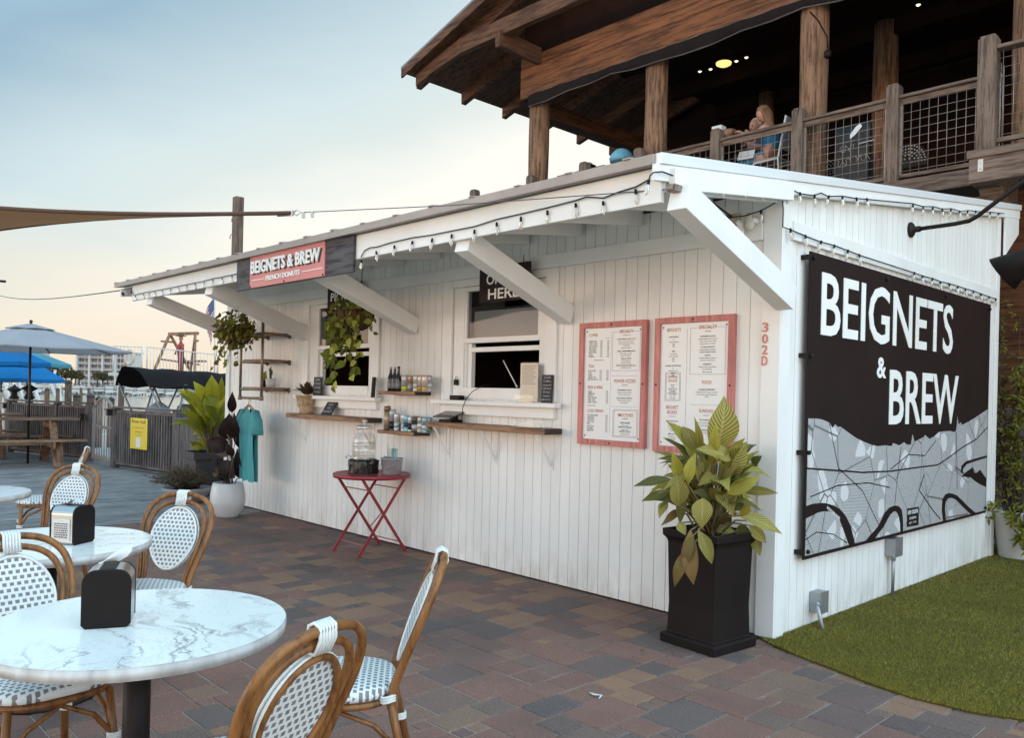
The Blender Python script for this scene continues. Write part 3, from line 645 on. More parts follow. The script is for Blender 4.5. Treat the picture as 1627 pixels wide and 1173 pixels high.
for yy, z in ((sy0 + .04, sz1 - .04), (sy0 + .03, 1.80), (sy0 + .03, 1.17), (sy0 + .05, sz0 + .05), (6.24, sz1 - .045), (7.5, sz1 - .045), (sy1 - .05, sz1 - .05), (sy1 - .05, sz0 + .05)):
    b = MB(); b.lathe([(.014, 0), (.014, .016), (.010, .019)], (0, 0, 0), 12, Mx=Matrix.Translation((-2.4776, yy, z)) @ Matrix.Rotation(R(90), 4, 'Y'))
    b.lathe([(.008, -.042), (.008, -.0095)], (0, 0, 0), 8, Mx=Matrix.Translation((-2.4776, yy, z)) @ Matrix.Rotation(R(90), 4, 'Y')); b.build('standoff_bolt', black_metal, wsn)
for yy, z in ((sy0, sz1 - .04), (sy0, 1.80), (sy0, 1.17), (sy0, sz0 + .05)):
    b = MB(); b.bx((-2.505, yy - .012, z), (.05, .024, .03)); b.build('edge_clip', black_metal, wsn)

# --- gooseneck lamp
gl = thing('gooseneck_lamp', 'black gooseneck sign lamp with cone shade on the side wall', 'lamp', (-2.53, 6.82, 2.90))
b = MB(); b.lathe([(.062, 0), (.062, .012), (.045, .026), (.024, .03), (.024, .075), (.016, .078)], (0, 0, 0), 20, Mx=Matrix.Translation((-2.528, 6.82, 2.90)) @ Matrix.Rotation(R(90), 4, 'Y')); b.build('wall_plate', black_metal, gl)
pts = [(-2.46, 6.82, 2.90), (-2.2, 6.82, 2.905), (-2.10, 6.825, 2.915), (-2.04, 6.825, 2.945), (-1.95, 6.825, 3.01), (-1.74, 6.83, 3.16), (-1.55, 6.83, 3.29), (-1.44, 6.83, 3.33), (-1.33, 6.83, 3.31), (-1.25, 6.83, 3.22), (-1.24, 6.83, 3.08), (-1.30, 6.83, 2.93), (-1.42, 6.83, 2.80), (-1.56, 6.83, 2.70)]
b = MB(); b.tube(pts, .0165, 10); b.build('arm', black_metal, gl)
ax = (V(-1.88, 6.83, 2.475) - V(-1.60, 6.83, 2.665)).normalized(); Mx = Matrix.Translation((-1.58, 6.83, 2.68)) @ ax.to_track_quat('Z', 'Y').to_matrix().to_4x4()
b = MB(); b.lathe([(.030, -.02), (.034, .05), (.050, .075), (.056, .12), (.145, .345), (.142, .345), (.052, .122)], (0, 0, 0), 28, Mx=Mx); b.build('shade', black_metal, gl)
b = MB(); b.lathe([(.005, .10), (.03, .14), (.036, .20), (.02, .235), (.002, .24)], (0, 0, 0), 14, Mx=Mx); b.build('lamp_bulb', mat('frosted_bulb', (.6, .58, .52), None, .3), gl)

# --- electrical boxes on the side wall
def ebox(label, y0, y1, z0, z1, pipe):
    t = thing('electrical_box', label, 'electrical box', (-2.52, (y0 + y1) / 2, z0), 'metal outlet boxes on the side wall')
    b = MB(); b.box(-2.528, -2.455, y0, y1, z0, z1); b.build('box', galv, t, .004)
    b = MB(); b.box(-2.4545, -2.447, y0 - .004, y1 + .004, z0 - .004, z1 + .004); b.box(-2.447, -2.444, y0 + .04, y1 - .04, z0 + .03, z1 - .03); b.build('cover', galv, t, .002)
    b = MB(); b.tube(pipe, .013, 10); b.tube([pipe[0], Vector(pipe[0]).lerp(Vector(pipe[1]), .3)], .019, 10); b.build('conduit', galv, t)
ebox('grey outlet box on a straight conduit below the black sign', 6.46, 6.60, .325, .462, [(-2.49, 6.53, .325), (-2.49, 6.53, .2), (-2.49, 6.53, -.02)])
ebox('low grey outlet box with curved conduit near the kiosk corner', 5.225, 5.335, .098, .235, [(-2.46, 5.20, .165), (-2.44, 5.165, .155), (-2.42, 5.15, .11), (-2.41, 5.165, .04), (-2.40, 5.18, -.02)])

# --- house numbers
for ch, z in (('3', 1.965), ('0', 1.892), ('2', 1.822), ('D', 1.752)):
    b = MB(); htext(b, ch, (-2.612, KY - .021, z - .028), FX, FZ, .060, bold=.012, depth=.006, align='C', width=.040 * 1)
    tag(b.build('house_number', mat('coral_paint', (.60, .21, .16), (.55, .19, .15), .5)), {'3': 'coral house numeral 3, topmost on the white corner board', '0': 'coral house numeral 0 below the 3 on the corner board', '2': 'coral house numeral 2 above the D on the corner board', 'D': 'coral letter D, lowest of the characters on the corner board'}[ch], 'house number', 'characters on the corner board')

# --- ORDER HERE / PICKUP HERE
def hang_sign(name, lines, x0, x1, z0, z1, y, label):
    t = thing('hanging_sign', label, 'sign', ((x0 + x1) / 2, y, z0), 'dark signs above the kiosk windows')
    MB().box(x0, x1, y, y + .022, z0, z1).build('board', mat('black_signboard', (.020, .012, .011), (.030, .019, .017), .6, ns=5, spec=.2), t, .002)
    b = MB(); h = .088; zz_ = z1 - .15
    for l in lines: htext(b, l, ((x0 + x1) / 2, y - .0015, zz_), FX, FZ, h, bold=.018, align='C', width=(x1 - x0) * (.62 if l == 'HERE' else .70 if l == 'ORDER' else .78)); zz_ -= .125
    b.build('lettering', white_text, t)
    b = MB(); b.tube([(x0 + .08, y + .011, z1), (x0 + .08, y + .011, z1 + .06)], .003, 6); b.tube([(x1 - .08, y + .011, z1), (x1 - .08, y + .011, z1 + .06)], .003, 6); b.build('hook', black_metal, t)
hang_sign('o', ['ORDER', 'HERE'], -5.22, -4.62, 2.275, 2.575, 4.60, 'black board reading ORDER HERE hanging above the wider window')
hang_sign('p', ['PICKUP', 'HERE'], -7.67, -7.05, 2.30, 2.60, 4.60, 'black PICKUP HERE board behind the trailing hanging basket')

# --- menu boards
pinkf = wood('coral_frame', (.50, .185, .165), (.42, .150, .135), 2, 1.2, .55, .1, bump=.1)
coral = mat('menu_heading', (.55, .20, .14), None, .6)
def menu(label, x0, x1, z0, z1, cols):
    t = thing('menu_board', label, 'menu board', ((x0 + x1) / 2, KY - .02, z0), 'framed menu boards on the front wall'); f = .041; y = KY - .040
    b = MB(); 
    b.prism([(x0, z0), (x1, z0), (x1 - f, z0 + f), (x0 + f, z0 + f)], y, KY - .001, wl); b.prism([(x0, z1), (x0 + f, z1 - f), (x1 - f, z1 - f), (x1, z1)], y, KY - .001, wl)
    b.prism([(x0, z0), (x0 + f, z0 + f), (x0 + f, z1 - f), (x0, z1)], y, KY - .001, wl); b.prism([(x1, z0), (x1, z1), (x1 - f, z1 - f), (x1 - f, z0 + f)], y, KY - .001, wl); b.build('frame', pinkf, t)
    MB().box(x0 + f + .001, x1 - f - .001, KY - .022, KY - .006, z0 + f + .001, z1 - f - .001).build('panel', mat('menu_panel', (.70, .715, .72), (.68, .70, .71), .35, ns=2), t)
    d = MB(); h = MB(); yy = KY - .0232
    W_, H_ = x1 - x0 - 2 * f, z1 - z0 - 2 * f
    def X(a): return x0 + f + a * W_
    def Z(a): return z1 - f - a * H_
    for it in cols:
        k = it[0]
        if k == 'H': htext(h, it[1], (X(it[2]), yy, Z(it[3])), FX, FZ, it[4], bold=.012, align=it[5], xs=.8)
        elif k == 'T': htext(d, it[1], (X(it[2]), yy, Z(it[3])), FX, FZ, it[4], bold=.012, align=it[5], xs=.9)
        elif k == 'R':
            a, b_, c_, e = it[1:]; w_ = .0016
            for q in ((X(a), X(b_), Z(c_), Z(c_) + w_), (X(a), X(b_), Z(e), Z(e) + w_), (X(a), X(a) + w_, Z(e), Z(c_)), (X(b_), X(b_) + w_, Z(e), Z(c_))): d.add([(q[0], yy, q[2]), (q[1], yy, q[2]), (q[1], yy, q[3]), (q[0], yy, q[3])], [(0, 1, 2, 3)])
        elif k == 'L':
            a, b_, c_, e = it[1:]; d.add([(X(a), yy, Z(e) - .0006), (X(b_) + .0012, yy, Z(e) - .0006), (X(b_) + .0012, yy, Z(c_) + .0006), (X(a), yy, Z(c_) + .0006)], [(0, 1, 2, 3)])
    h.build('heading_text', coral, t); d.build('menu_text', black_text, t)
    s_ = MB()
    for a, c_ in ((.04, .03), (.96, .03), (.04, .97), (.96, .97)): s_.lathe([(.006, 0), (.005, .003)], (0, 0, 0), 8, Mx=Matrix.Translation((X(a), KY - .0221, Z(c_))) @ Matrix.Rotation(R(90), 4, 'X'))
    for px, pz in (((x0 + x1) / 2, z1 - f / 2), ((x0 + x1) / 2, z0 + f / 2), (x0 + f / 2, (z0 + z1) / 2), (x1 - f / 2, (z0 + z1) / 2)): s_.lathe([(.007, 0), (.006, .003)], (0, 0, 0), 8, Mx=Matrix.Translation((px, y - .0002, pz)) @ Matrix.Rotation(R(90), 4, 'X'))
    s_.build('screws', black_metal, t)
def rows(out, names, x, xe, z, dz, h=.0105, prices=('3.25', '4.25')):
    for i, n_ in enumerate(names):
        out.append(('T', n_, x, z + i * dz, h, 'L'))
        for j, p_ in enumerate(prices): out.append(('T', p_, xe - .12 * (len(prices) - 1 - j), z + i * dz, h, 'R'))
def cen(out, names, x, z, dz, h=.0095):
    for i, n_ in enumerate(names): out.append(('T', n_, x, z + i * dz, h * (1.12 if n_.isupper() else 1), 'C'))
m1 = [('H', 'COFFEE', .08, .075, .022, 'L'), ('T', 'regular  large', .44, .095, .007, 'R')]
rows(m1, ['AMERICANO', 'CAFE AU LAIT', 'CAPPUCCINO', 'MACCHIATO', 'COLD BREW', 'DRIP COFFEE', 'LATTE', 'ESPRESSO'], .08, .44, .125, .0195)
m1 += [('T', 'oat or almond milk extra', .26, .292, .0075, 'C'), ('H', 'TEAS', .08, .355, .022, 'L')]
rows(m1, ['BLACK ICED', 'CHAI', 'GREEN', 'HERBAL TEA', 'MATCHA LATTE'], .08, .44, .39, .0195)
m1 += [('H', 'BEER & WINE', .08, .545, .022, 'L')]; rows(m1, ['LAGER', 'AMBER ALE', 'PALE ALE', 'HARD SELTZER', 'WINE - RED', 'WINE - WHITE'], .08, .44, .575, .0195, prices=('5.75',)); 
m1 += [('T', 'ask for our selection', .08, .70, .0075, 'L'), ('H', 'COLD DRINKS', .08, .755, .022, 'L')]
rows(m1, ['BOTTLED WATER', 'LEMONADE', 'SPARKLING', 'SODA CAN', 'MILK', 'ORANGE JUICE', 'ICED MILK', 'SMOOTHIE'], .08, .44, .79, .0195, prices=('2.75',))
m1 += [('L', .475, .475, .05, .93), ('R', .50, .96, .045, .385), ('H', 'SPECIALTY', .73, .055, .024, 'C'), ('T', 'served hot or iced', .73, .078, .0075, 'C')]
cen(m1, ['HONEY FRENCH ICED LATTE', 'Espresso, honey, vanilla, your choice of', 'milk topped with cinnamon, served hot', 'or over ice', 'Regular 4.25  Large 5.25'], .73, .115, .0185)
cen(m1, ['SWEET CREAM AMERICANO', 'Espresso, water, sweet cream', 'Regular 4.25  Large 5.25'], .73, .22, .0185); cen(m1, ['VANILLA LATTE', 'Espresso, vanilla, milk', 'Regular 4.75  Large 5.75'], .73, .285, .0185); cen(m1, ['WHITE CHOCOLATE MOCHA', 'served hot or cold'], .73, .345, .0185)
m1 += [('L', .50, .93, .43, .43), ('H', 'POWER FIZZIES', .72, .49, .026, 'C'), ('T', '32 OZ 6.00', .72, .515, .009, 'C')]
cen(m1, ['STRAWBERRY SUNSET', 'Energy drink mixed with strawberry', 'and sprite, a summer favorite'], .72, .56, .0185); cen(m1, ['BLUE ISLAND PARADISE', 'Energy drink mixed with blueberry', 'and pineapple juice'], .72, .63, .0185)
m1 += [('L', .50, .93, .70, .70), ('R', .53, .93, .735, .965), ('R', .55, .95, .725, .955), ('H', 'SMOOTHIES', .74, .785, .024, 'C'), ('T', '16 OZ 6.50', .74, .808, .009, 'C')]
cen(m1, ['BERRY DREAM', 'strawberry, banana', 'PINEAPPLE PARADISE', 'pineapple, coconut', 'MANGO TANGO', 'mango, peach, orange'], .74, .845, .019)
menu('left menu board in coral frame listing coffee, teas and cold drinks', -4.158, -3.527, 1.138, 2.060, m1)
m2 = [('H', 'BEIGNETS', .20, .065, .024, 'C')]
cen(m2, ['TRADITIONAL', '3 pc', 'topped with powdered', 'sugar', '5.50', '', 'MINI', '10 bite size pieces', 'topped with powdered', 'sugar', '6.50', '', 'LOADED TRADITIONAL', '3 pc', 'topped with ice cream', 'sauce', '8.50'], .20, .115, .0195, .0088)
m2 = [q for q in m2 if q[1] != '']
m2 += [('R', .085, .315, .40, .63), ('R', .10, .30, .41, .62), ('H', 'DIPPING', .20, .445, .019, 'C'), ('H', 'SAUCES', .20, .475, .019, 'C')]
cen(m2, ['choose any', 'flavor', 'CHOCOLATE', 'CARAMEL', 'STRAWBERRY', '2 oz  1.25', '6 oz  3.50'], .20, .502, .0185, .0085)
m2 += [('H', 'BEIGNET', .20, .695, .024, 'C'), ('H', 'BOXES', .20, .735, .024, 'C'), ('T', 'to go party boxes', .20, .758, .008, 'C')]
cen(m2, ['TRADITIONAL BOX', '12 traditional pieces', 'two 2 oz sauces', 'powdered sugar', '24.00'], .20, .80, .0185, .0085); cen(m2, ['MINI BOX', '40 bite size pieces', 'two 2 oz sauces', '24.00'], .20, .905, .0185, .0085)
m2 += [('L', .40, .40, .05, .95), ('R', .45, .95, .045, .415), ('H', 'SPECIALTY', .70, .055, .026, 'C'), ('T', '3 PC 8.50', .70, .08, .009, 'C')]
cen(m2, ['CINNAMON SUGAR', '3 traditional beignets, tossed in cinnamon', 'and sugar with your choice of sauce', 'caramel, chocolate or strawberry'], .70, .12, .0185)
cen(m2, ['COOKIE CRUNCH', '3 traditional beignets, chocolate and', 'crushed sandwich cookies'], .70, .205, .0185); cen(m2, ['TURTLE', '3 traditional beignets, chocolate and', 'caramel sauce, chopped pecans'], .70, .27, .0185); cen(m2, ['HAZELNUT', '3 traditional beignets, hazelnut spread', 'and powdered sugar'], .70, .34, .0185)
m2 += [('T', 'add ice cream 2.00', .70, .40, .008, 'C'), ('H', 'FOOD', .70, .49, .024, 'C')]; cen(m2, ['CHICKEN & BEIGNETS', '3 chicken tenders with 3 beignets, served with', 'powdered sugar and a side of maple syrup', '11.50'], .70, .54, .0185)
m2 += [('L', .47, .90, .655, .655), ('H', 'SUNDAES', .70, .715, .024, 'C'), ('T', '2 scoops 6.50', .70, .74, .009, 'C')]; cen(m2, ['OLD FASHIONED', '2 scoops of vanilla, traditional beignet', 'with your choice of sauce', '', 'BROWNIE', '2 scoops with chocolate sauce'], .70, .78, .02)
m2 = [q for q in m2 if q[1] != '']
menu('right menu board in coral frame listing beignets, food and sundaes', -3.452, -2.826, 1.128, 2.062, m2)

# --- counters and shelves
plank = wood('counter_plank', (.30, .165, .090), (.15, .080, .044), 0, 1.0, .55, .15)
endgrain = mat('dark_end_grain', (.035, .020, .015), (.05, .03, .02), .7, ns=30)
def counter(label, x0, x1, z, th, dep, brackets, name='counter', cat='counter', group='wooden counters on the front wall'):
    t = thing(name, label, cat, ((x0 + x1) / 2, KY - dep / 2, z - th), group)
    MB().box(x0, x1, KY - dep, KY - .001, z - th, z).build('plank', plank, t, .004)
    MB().box(x1 + .0005, x1 + .003, KY - dep + .002, KY - .003, z - th + .002, z - .002).build('end_face', endgrain, t)
    for bx_ in brackets:
        b = MB(); b.box(bx_ - .018, bx_ + .018, KY - .008, KY - .001, z - th - .29, z - th - .002); b.box(bx_ - .018, bx_ + .018, KY - dep + .02, KY - .009, z - th - .009, z - th - .002)
        b.bar((bx_, KY - dep + .03, z - th - .012), (bx_, KY - .012, z - th - .255), .022, .008, (0, 1, 0)); 
        for q in (.06, .15, .27): b.lathe([(.006, 0), (.005, .003)], (0, 0, 0), 8, Mx=Matrix.Translation((bx_, KY - .0082, z - th - q)) @ Matrix.Rotation(R(90), 4, 'X'))
        b.build('bracket', white_trim, t)
counter('long wooden counter plank below the order window on three brackets', -5.84, -4.352, 1.243, .046, .20, (-5.745, -5.105, -4.45))
counter('wooden counter plank below the pickup window holding a painted pot', -8.40, -6.806, 1.236, .050, .20, (-8.29, -6.95))
counter('upper wooden wall shelf holding bottles and cans', -6.61, -6.024, 1.508, .034, .19, (), 'wall_shelf', 'shelf', 'short shelves between the windows')
counter('lower wooden wall shelf holding a mixed row of cans', -6.61, -6.028, 1.132, .034, .19, (), 'wall_shelf', 'shelf', 'short shelves between the windows')
def can(x, y, z, h, r, body, band, lid, label, bh=(.15, .55)):
    t = thing('drink_can', label, 'can', (x, y, z), 'drink cans on the wall shelves')
    b = MB(); b.lathe([(r * .82, 0), (r * .98, h * .04), (r, h * .08), (r, h * bh[0])], (x, y, z), 16, 0); b.lathe([(r, h * bh[0]), (r, h * bh[1])], (x, y, z), 16, 1); b.lathe([(r, h * bh[1]), (r, h * .90), (r * .86, h * .97)], (x, y, z), 16, 0)
    b.build('body', [body, band], t)
    b = MB(); b.lathe([(r * .86, h * .97), (r * .88, h), (r * .80, h), (r * .78, h * .985), (.001, h * .985)], (x, y, z), 16); b.build('lid', lid, t)
def cm(n, c): return mat('can_' + n, c, tuple(q * .9 for q in c), .3, .3, ns=20)
alu = mat('aluminium', (.6, .6, .6), None, .3, .9)
for i, (u, h, r, bd, bn, ld, yy, bh, lb) in enumerate([
    (638, .15, .026, 'paleblue', 'white', 0, 4.66, (.1, .5), 'slim pale blue can right beside the dark bottles'), (643, .155, .033, 'silver', 'lime', 0, 4.58, (.08, .32), 'silver can with lime green lower band'),
    (651, .152, .029, 'peach', 'silver', 0, 4.62, (.05, .5), 'peach topped can with silver lower half'), (657.5, .150, .027, 'white', 'rose', 0, 4.66, (.2, .35), 'white can with thin rose band'),
    (661.5, .152, .030, 'cream', 'white', 'green', 4.585, (.3, .5), 'cream can with green lid'), (668.5, .152, .030, 'cream', 'orange', 'red', 4.585, (.05, .35), 'cream can with orange base and red lid'), (675.5, .152, .030, 'cream', 'gold', 'red', 4.585, (.1, .3), 'cream can with gold base band and red lid'), (681.5, .152, .030, 'lavender', 'white', 'red', 4.62, (.3, .5), 'lavender grey can with red lid at the shelf end')]):
    cols = {'paleblue': (.35, .42, .50), 'white': (.62, .62, .60), 'silver': (.48, .46, .45), 'lime': (.50, .56, .06), 'peach': (.55, .36, .24), 'rose': (.55, .25, .25), 'cream': (.60, .53, .44), 'orange': (.50, .22, .06), 'gold': (.52, .42, .10), 'lavender': (.46, .43, .48), 'red': (.38, .03, .07), 'green': (.10, .22, .06)}
    p = onY(u, 610, yy); can(p.x, yy, 1.508, h, r, cm(bd, cols[bd]), cm(bn, cols[bn]), alu if not ld else cm(ld, cols[ld]), lb, bh)
for u, yy, lb in ((620.5, 4.60, 'leftmost dark glass bottle on the upper shelf'), (626.8, 4.60, 'middle dark glass bottle on the upper shelf'), (633, 4.58, 'dark glass bottle with black cap standing next to the cans')):
    p = onY(u, 610, yy); t = thing('glass_bottle', lb, 'bottle', (p.x, yy, 1.508), 'dark bottles on the upper shelf')
    b = MB(); b.lathe([(.026, 0), (.030, .006), (.030, .115), (.026, .135), (.013, .175), (.0115, .215), (.012, .222)], (p.x, yy, 1.508), 16); b.build('glass', mat('brown_glass', (.018, .010, .010), None, .12, spec=.6), t)
    b = MB(); b.lathe([(.0304, .025), (.0304, .095)], (p.x, yy, 1.508), 16); b.build('paper_label', mat('bottle_label', (.30, .29, .31), (.10, .09, .10), .6, ns=28), t)
    b = MB(); b.lathe([(.0135, .215), (.0138, .232), (.010, .236), (.001, .236)], (p.x, yy, 1.508), 12); b.build('cap', alu if u < 632 else black_plastic, t)
for i, (u, h, r, bd, bn, ld, yy, bh, lb) in enumerate([
    (615, .235, .034, 'brown', 'tan', 0, 4.60, (.15, .75), 'tall brown can with tan label at the left shelf end'), (623.5, .20, .034, 'grey', 'black', 0, 4.63, (.05, .42), 'tall grey can with black lower half'), (630, .168, .026, 'white', 'silver', 0, 4.575, (.2, .5), 'slim plain white can left of the blue based can'),
    (636, .155, .026, 'white', 'blue', 0, 4.62, (.05, .38), 'white can with solid blue base'), (641, .165, .024, 'white', 'silver', 0, 4.575, (.2, .4), 'slim white can left of the turquoise can'), (646.3, .152, .031, 'turquoise', 'navy', 0, 4.575, (.3, .55), 'turquoise can with navy emblem band'), (652.5, .145, .028, 'white', 'black', 0, 4.59, (.15, .55), 'white can with broad black band'),
    (660, .150, .036, 'charcoal', 'grey', 0, 4.58, (.15, .5), 'wide charcoal can with grey middle band'), (668, .145, .032, 'cream', 'white', 0, 4.60, (.3, .6), 'cream can with white middle band'), (675.5, .145, .032, 'sky', 'white', 0, 4.60, (.25, .5), 'sky blue can left of the end can'), (681, .145, .031, 'sky', 'olive', 0, 4.63, (.05, .4), 'sky blue can with olive base at the shelf end')]):
    cols = {'brown': (.20, .11, .06), 'tan': (.42, .33, .24), 'grey': (.42, .42, .43), 'black': (.02, .02, .025), 'white': (.62, .62, .61), 'silver': (.52, .53, .55), 'blue': (.03, .14, .35), 'turquoise': (.22, .45, .52), 'navy': (.02, .05, .12), 'charcoal': (.06, .06, .05), 'cream': (.50, .44, .34), 'sky': (.25, .42, .52), 'olive': (.20, .22, .10)}
    p = onY(u, 680, yy); can(p.x, yy, 1.132, h, r, cm('b' + bd, cols[bd]), cm('b' + bn, cols[bn]), alu, lb, bh)

# --- small things on the counters and sills
slate = mat('chalkboard', (.022, .022, .025), (.04, .04, .042), .75, ns=9)
chalkm = mat('chalk', (.55, .55, .55), None, .9)
def chalkboard(label, x, y, z, w, h, lean, rz, lines):
    t = thing('chalkboard', label, 'chalkboard', (x, y, z), 'small chalkboards at the windows'); t.rotation_euler = (0, 0, rz)
    Mx = Matrix.Rotation(-lean, 4, 'X')
    def P(a, b_, c_): return Mx @ V(a, c_, b_)
    b = MB(); b.prism([(-w / 2, 0), (w / 2, 0), (w / 2, h), (-w / 2, h)], 0, .012, P); b.build('slate', slate, t, .001, local=True)
    b = MB(); n = len(lines); ux = (1, 0, 0); uy = tuple(Mx @ V(0, 0, 1)); k = h / (n + .8)
    for i, l in enumerate(lines): htext(b, l, P(0, h - (i + 1) * k, -.001), ux, uy, k * .55, align='C', bold=.0, width=min(w * .85, len(l) * k * .5))
    b.build('chalk_writing', chalkm, t, local=True)
chalkboard('small chalkboard leaning on the pickup window trim', -7.94, 4.655, 1.441, .165, .205, .06, 0, ['LIFE', 'WITHOUT', 'COFFEE', 'depresso'])
chalkboard('chalkboard lying back against the wall beside the painted pot', -7.66, 4.60, 1.236, .20, .165, .55, 0, ['HONK', 'FOR', 'BEIGNETS'])
chalkboard('narrow chalkboard on edge at the right of the pickup sill', -6.86, 4.65, 1.441, .10, .205, .06, -.9, ['BEST', 'BEIGNETS'])
chalkboard('tall chalkboard beside the clear card holder on the order sill', -4.475, 4.675, 1.441, .115, .225, .05, 0, ['Chill', 'Coffee', 'beignets', 'Cold brew', '& tea', 'happy', '@marina'])
t = thing('card_holder', 'clear acrylic holder with printed sheet on the order sill', 'card holder', (-4.655, 4.665, 1.441))
b = MB(); b.box(-4.76, -4.55, 4.664, 4.667, 1.4415, 1.765); b.box(-4.76, -4.55, 4.6, 4.663, 1.4415, 1.4445); b.box(-4.76, -4.55, 4.598, 4.5995, 1.4445, 1.50); b.build('acrylic', acryl, t)
b = MB(); b.box(-4.755, -4.555, 4.6605, 4.6635, 1.452, 1.76); b.build('paper', mat('cream_paper', (.66, .58, .48), (.62, .54, .44), .7, ns=8), t)
b = MB()
for i in range(9): b.add([(-4.735, 4.660, 1.74 - i * .018), (-4.575 - (i * 37 % 5) * .008, 4.660, 1.74 - i * .018), (-4.575 - (i * 37 % 5) * .008, 4.660, 1.733 - i * .018), (-4.735, 4.660, 1.733 - i * .018)], [(3, 2, 1, 0)])
b.build('print', mat('faded_print', (.40, .33, .25), None, .7), t)
t = thing('card_reader', 'small black card reader at the left of the order sill', 'card reader', (-5.56, 4.66, 1.441))
b = MB(); b.bx((-5.56, 4.665, 1.463), (.13, .07, .042)); b.build('body', black_plastic, t, .008)
t = thing('tablet', 'black payment tablet on a stand on the order counter', 'tablet', (-5.62, 4.62, 1.243))
b = MB(); b.bx((-5.60, 4.63, 1.257), (.17, .13, .026)); b.bx((-5.58, 4.65, 1.28), (.07, .05, .05)); b.build('stand', black_plastic, t, .005)
b = MB(); b.bx((-5.61, 4.615, 1.312), (.25, .17, .010), rz=.05, rx=.30); b.build('screen', mat('tablet_glass', (.05, .05, .055), None, .08, spec=.8), t, .003)
b = MB(); b.tube([(-5.50, 4.66, 1.262), (-5.46, 4.645, 1.255), (-5.42, 4.61, 1.30), (-5.40, 4.60, 1.38), (-5.385, 4.62, 1.45), (-5.36, 4.67, 1.52), (-5.30, 4.74, 1.575), (-5.28, 4.80, 1.58)], .0035, 6); b.build('cable', cord_m, t)
t = thing('key_lockbox', 'small black key lockbox on the order window trim', 'lockbox', (-5.64, KY - .01, 1.575))
b = MB(); b.box(-5.658, -5.622, KY - .035, KY - .0005, 1.575, 1.625); b.build('body', black_metal, t, .004)
b = MB(); b.tube([(-5.652, KY - .018, 1.622), (-5.652, KY - .018, 1.645), (-5.64, KY - .018, 1.655), (-5.628, KY - .018, 1.645), (-5.628, KY - .018, 1.622)], .004, 6); b.build('shackle', alu, t)
t = thing('clear_tray', 'shallow clear plastic tray on the right of the order counter', 'tray', (-4.62, 4.63, 1.2435))
b = MB(); b.box(-4.75, -4.50, 4.57, 4.70, 1.2436, 1.2466)
for q in ((-4.75, -4.50, 4.57, 4.5725), (-4.75, -4.50, 4.6975, 4.70), (-4.75, -4.7475, 4.573, 4.697), (-4.5025, -4.50, 4.573, 4.697)): b.box(*q, 1.2466, 1.285)
b.build('shell', acryl, t)
# floodlight, outlet under the eave, cable bracket, fascia end camera
t = thing('security_lamp', 'white floodlight with round bulb under the right eave', 'security lamp', (-2.78, 4.72, 2.58))
b = MB(); b.bx((-2.765, 4.64, 2.59), (.055, .03, .095), rz=.3, ry=.12); b.build('sensor', white_trim, t, .004)
b = MB(); b.bx((-2.785, 4.620, 2.59), (.012, .012, .062), rz=.3, ry=.12); b.build('lens', black_plastic, t, .002)
b = MB(); b.lathe([(.001, -.02), (.025, -.015), (.034, .01), (.030, .035), (.015, .06), (.014, .09)], (-2.70, 4.64, 2.60), 16); b.build('lamp_bulb', mat('frosted_bulb', (.6, .58, .52)), t)
b = MB(); b.box(-2.80, -2.68, 4.66, 4.7365, 2.63, 2.66); b.build('mount', white_trim, t, .003)
t = thing('outlet_plate', 'old beige outlet plate with plugged cables under the eave', 'outlet', (-2.83, 4.73, 2.66))
b = MB(); b.box(-2.90, -2.815, KY - .045, KY - .001, 2.645, 2.715); b.build('box', mat('beige_plastic', (.46, .40, .32), (.42, .36, .28), .5), t, .003)
b = MB(); b.tube([(-2.87, KY - .05, 2.69), (-2.93, 4.55, 2.74), (-3.0, 4.4, 2.80)], .006, 6); b.tube([(-2.85, KY - .05, 2.69), (-2.90, 4.55, 2.76), (-2.96, 4.4, 2.82)], .006, 6); b.build('plug_cable', cord_m, t)
t = thing('cable_clamp', 'rusty metal clamp holding the wire at the roof corner', 'clamp', (-2.44, 3.38, 2.58))
cp = onX(1073, 300, -2.43)
b = MB(); b.bx(cp, (.05, .075, .035)); b.bx(cp + V(.005, .05, .012), (.03, .05, .008)); b.bx(cp + V(.005, .04, -.012), (.03, .05, .008)); b.lathe([(.018, -.015), (.018, .015)], cp + V(0, -.045, 0), 10); b.build('body', mat('rusty_steel', (.16, .11, .08), (.30, .26, .22), .5, .6, ns=30), t, .003)
t = thing('eave_camera', 'small grey camera at the far left end of the fascia', 'camera', (-10.12, 3.42, 2.62))
b = MB(); b.bx((-10.16, 3.40, 2.62), (.05, .12, .06), rx=.5); b.build('body', galv, t, .006)
b = MB(); b.lathe([(.02, 0), (.02, .012)], (0, 0, 0), 12, Mx=Matrix.Translation((-10.16, 3.345, 2.588)) @ Matrix.Rotation(R(118), 4, 'X')); b.build('lens', black_plastic, t)
# ================================================================ the timber restaurant with its raised deck
brown_plank = wood('stained_plank', (.165, .066, .028), (.070, .028, .013), 0, .55, .65, .35)
rafter_wood = wood('roof_timber', (.105, .046, .024), (.042, .019, .011), 1, .6, .75, .2)
rafter_woodx = wood('roof_timber_long', (.115, .054, .030), (.045, .021, .012), 0, .6, .75, .2)
grey_wood = wood('weathered_post', (.165, .120, .095), (.085, .058, .045), 2, .9, .75, .25)
grey_woodx = wood('weathered_rail', (.165, .120, .095), (.085, .058, .045), 0, .9, .75, .25)
log_wood = wood('log_column', (.215, .125, .075), (.085, .045, .026), 2, .75, .75, .1, bump=.8)
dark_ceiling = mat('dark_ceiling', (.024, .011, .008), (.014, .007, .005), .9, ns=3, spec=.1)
RY = 10.3
bld = thing('restaurant', 'dark timber restaurant with raised deck, log columns and wide gabled eaves', 'restaurant', (-5, 12, 0))
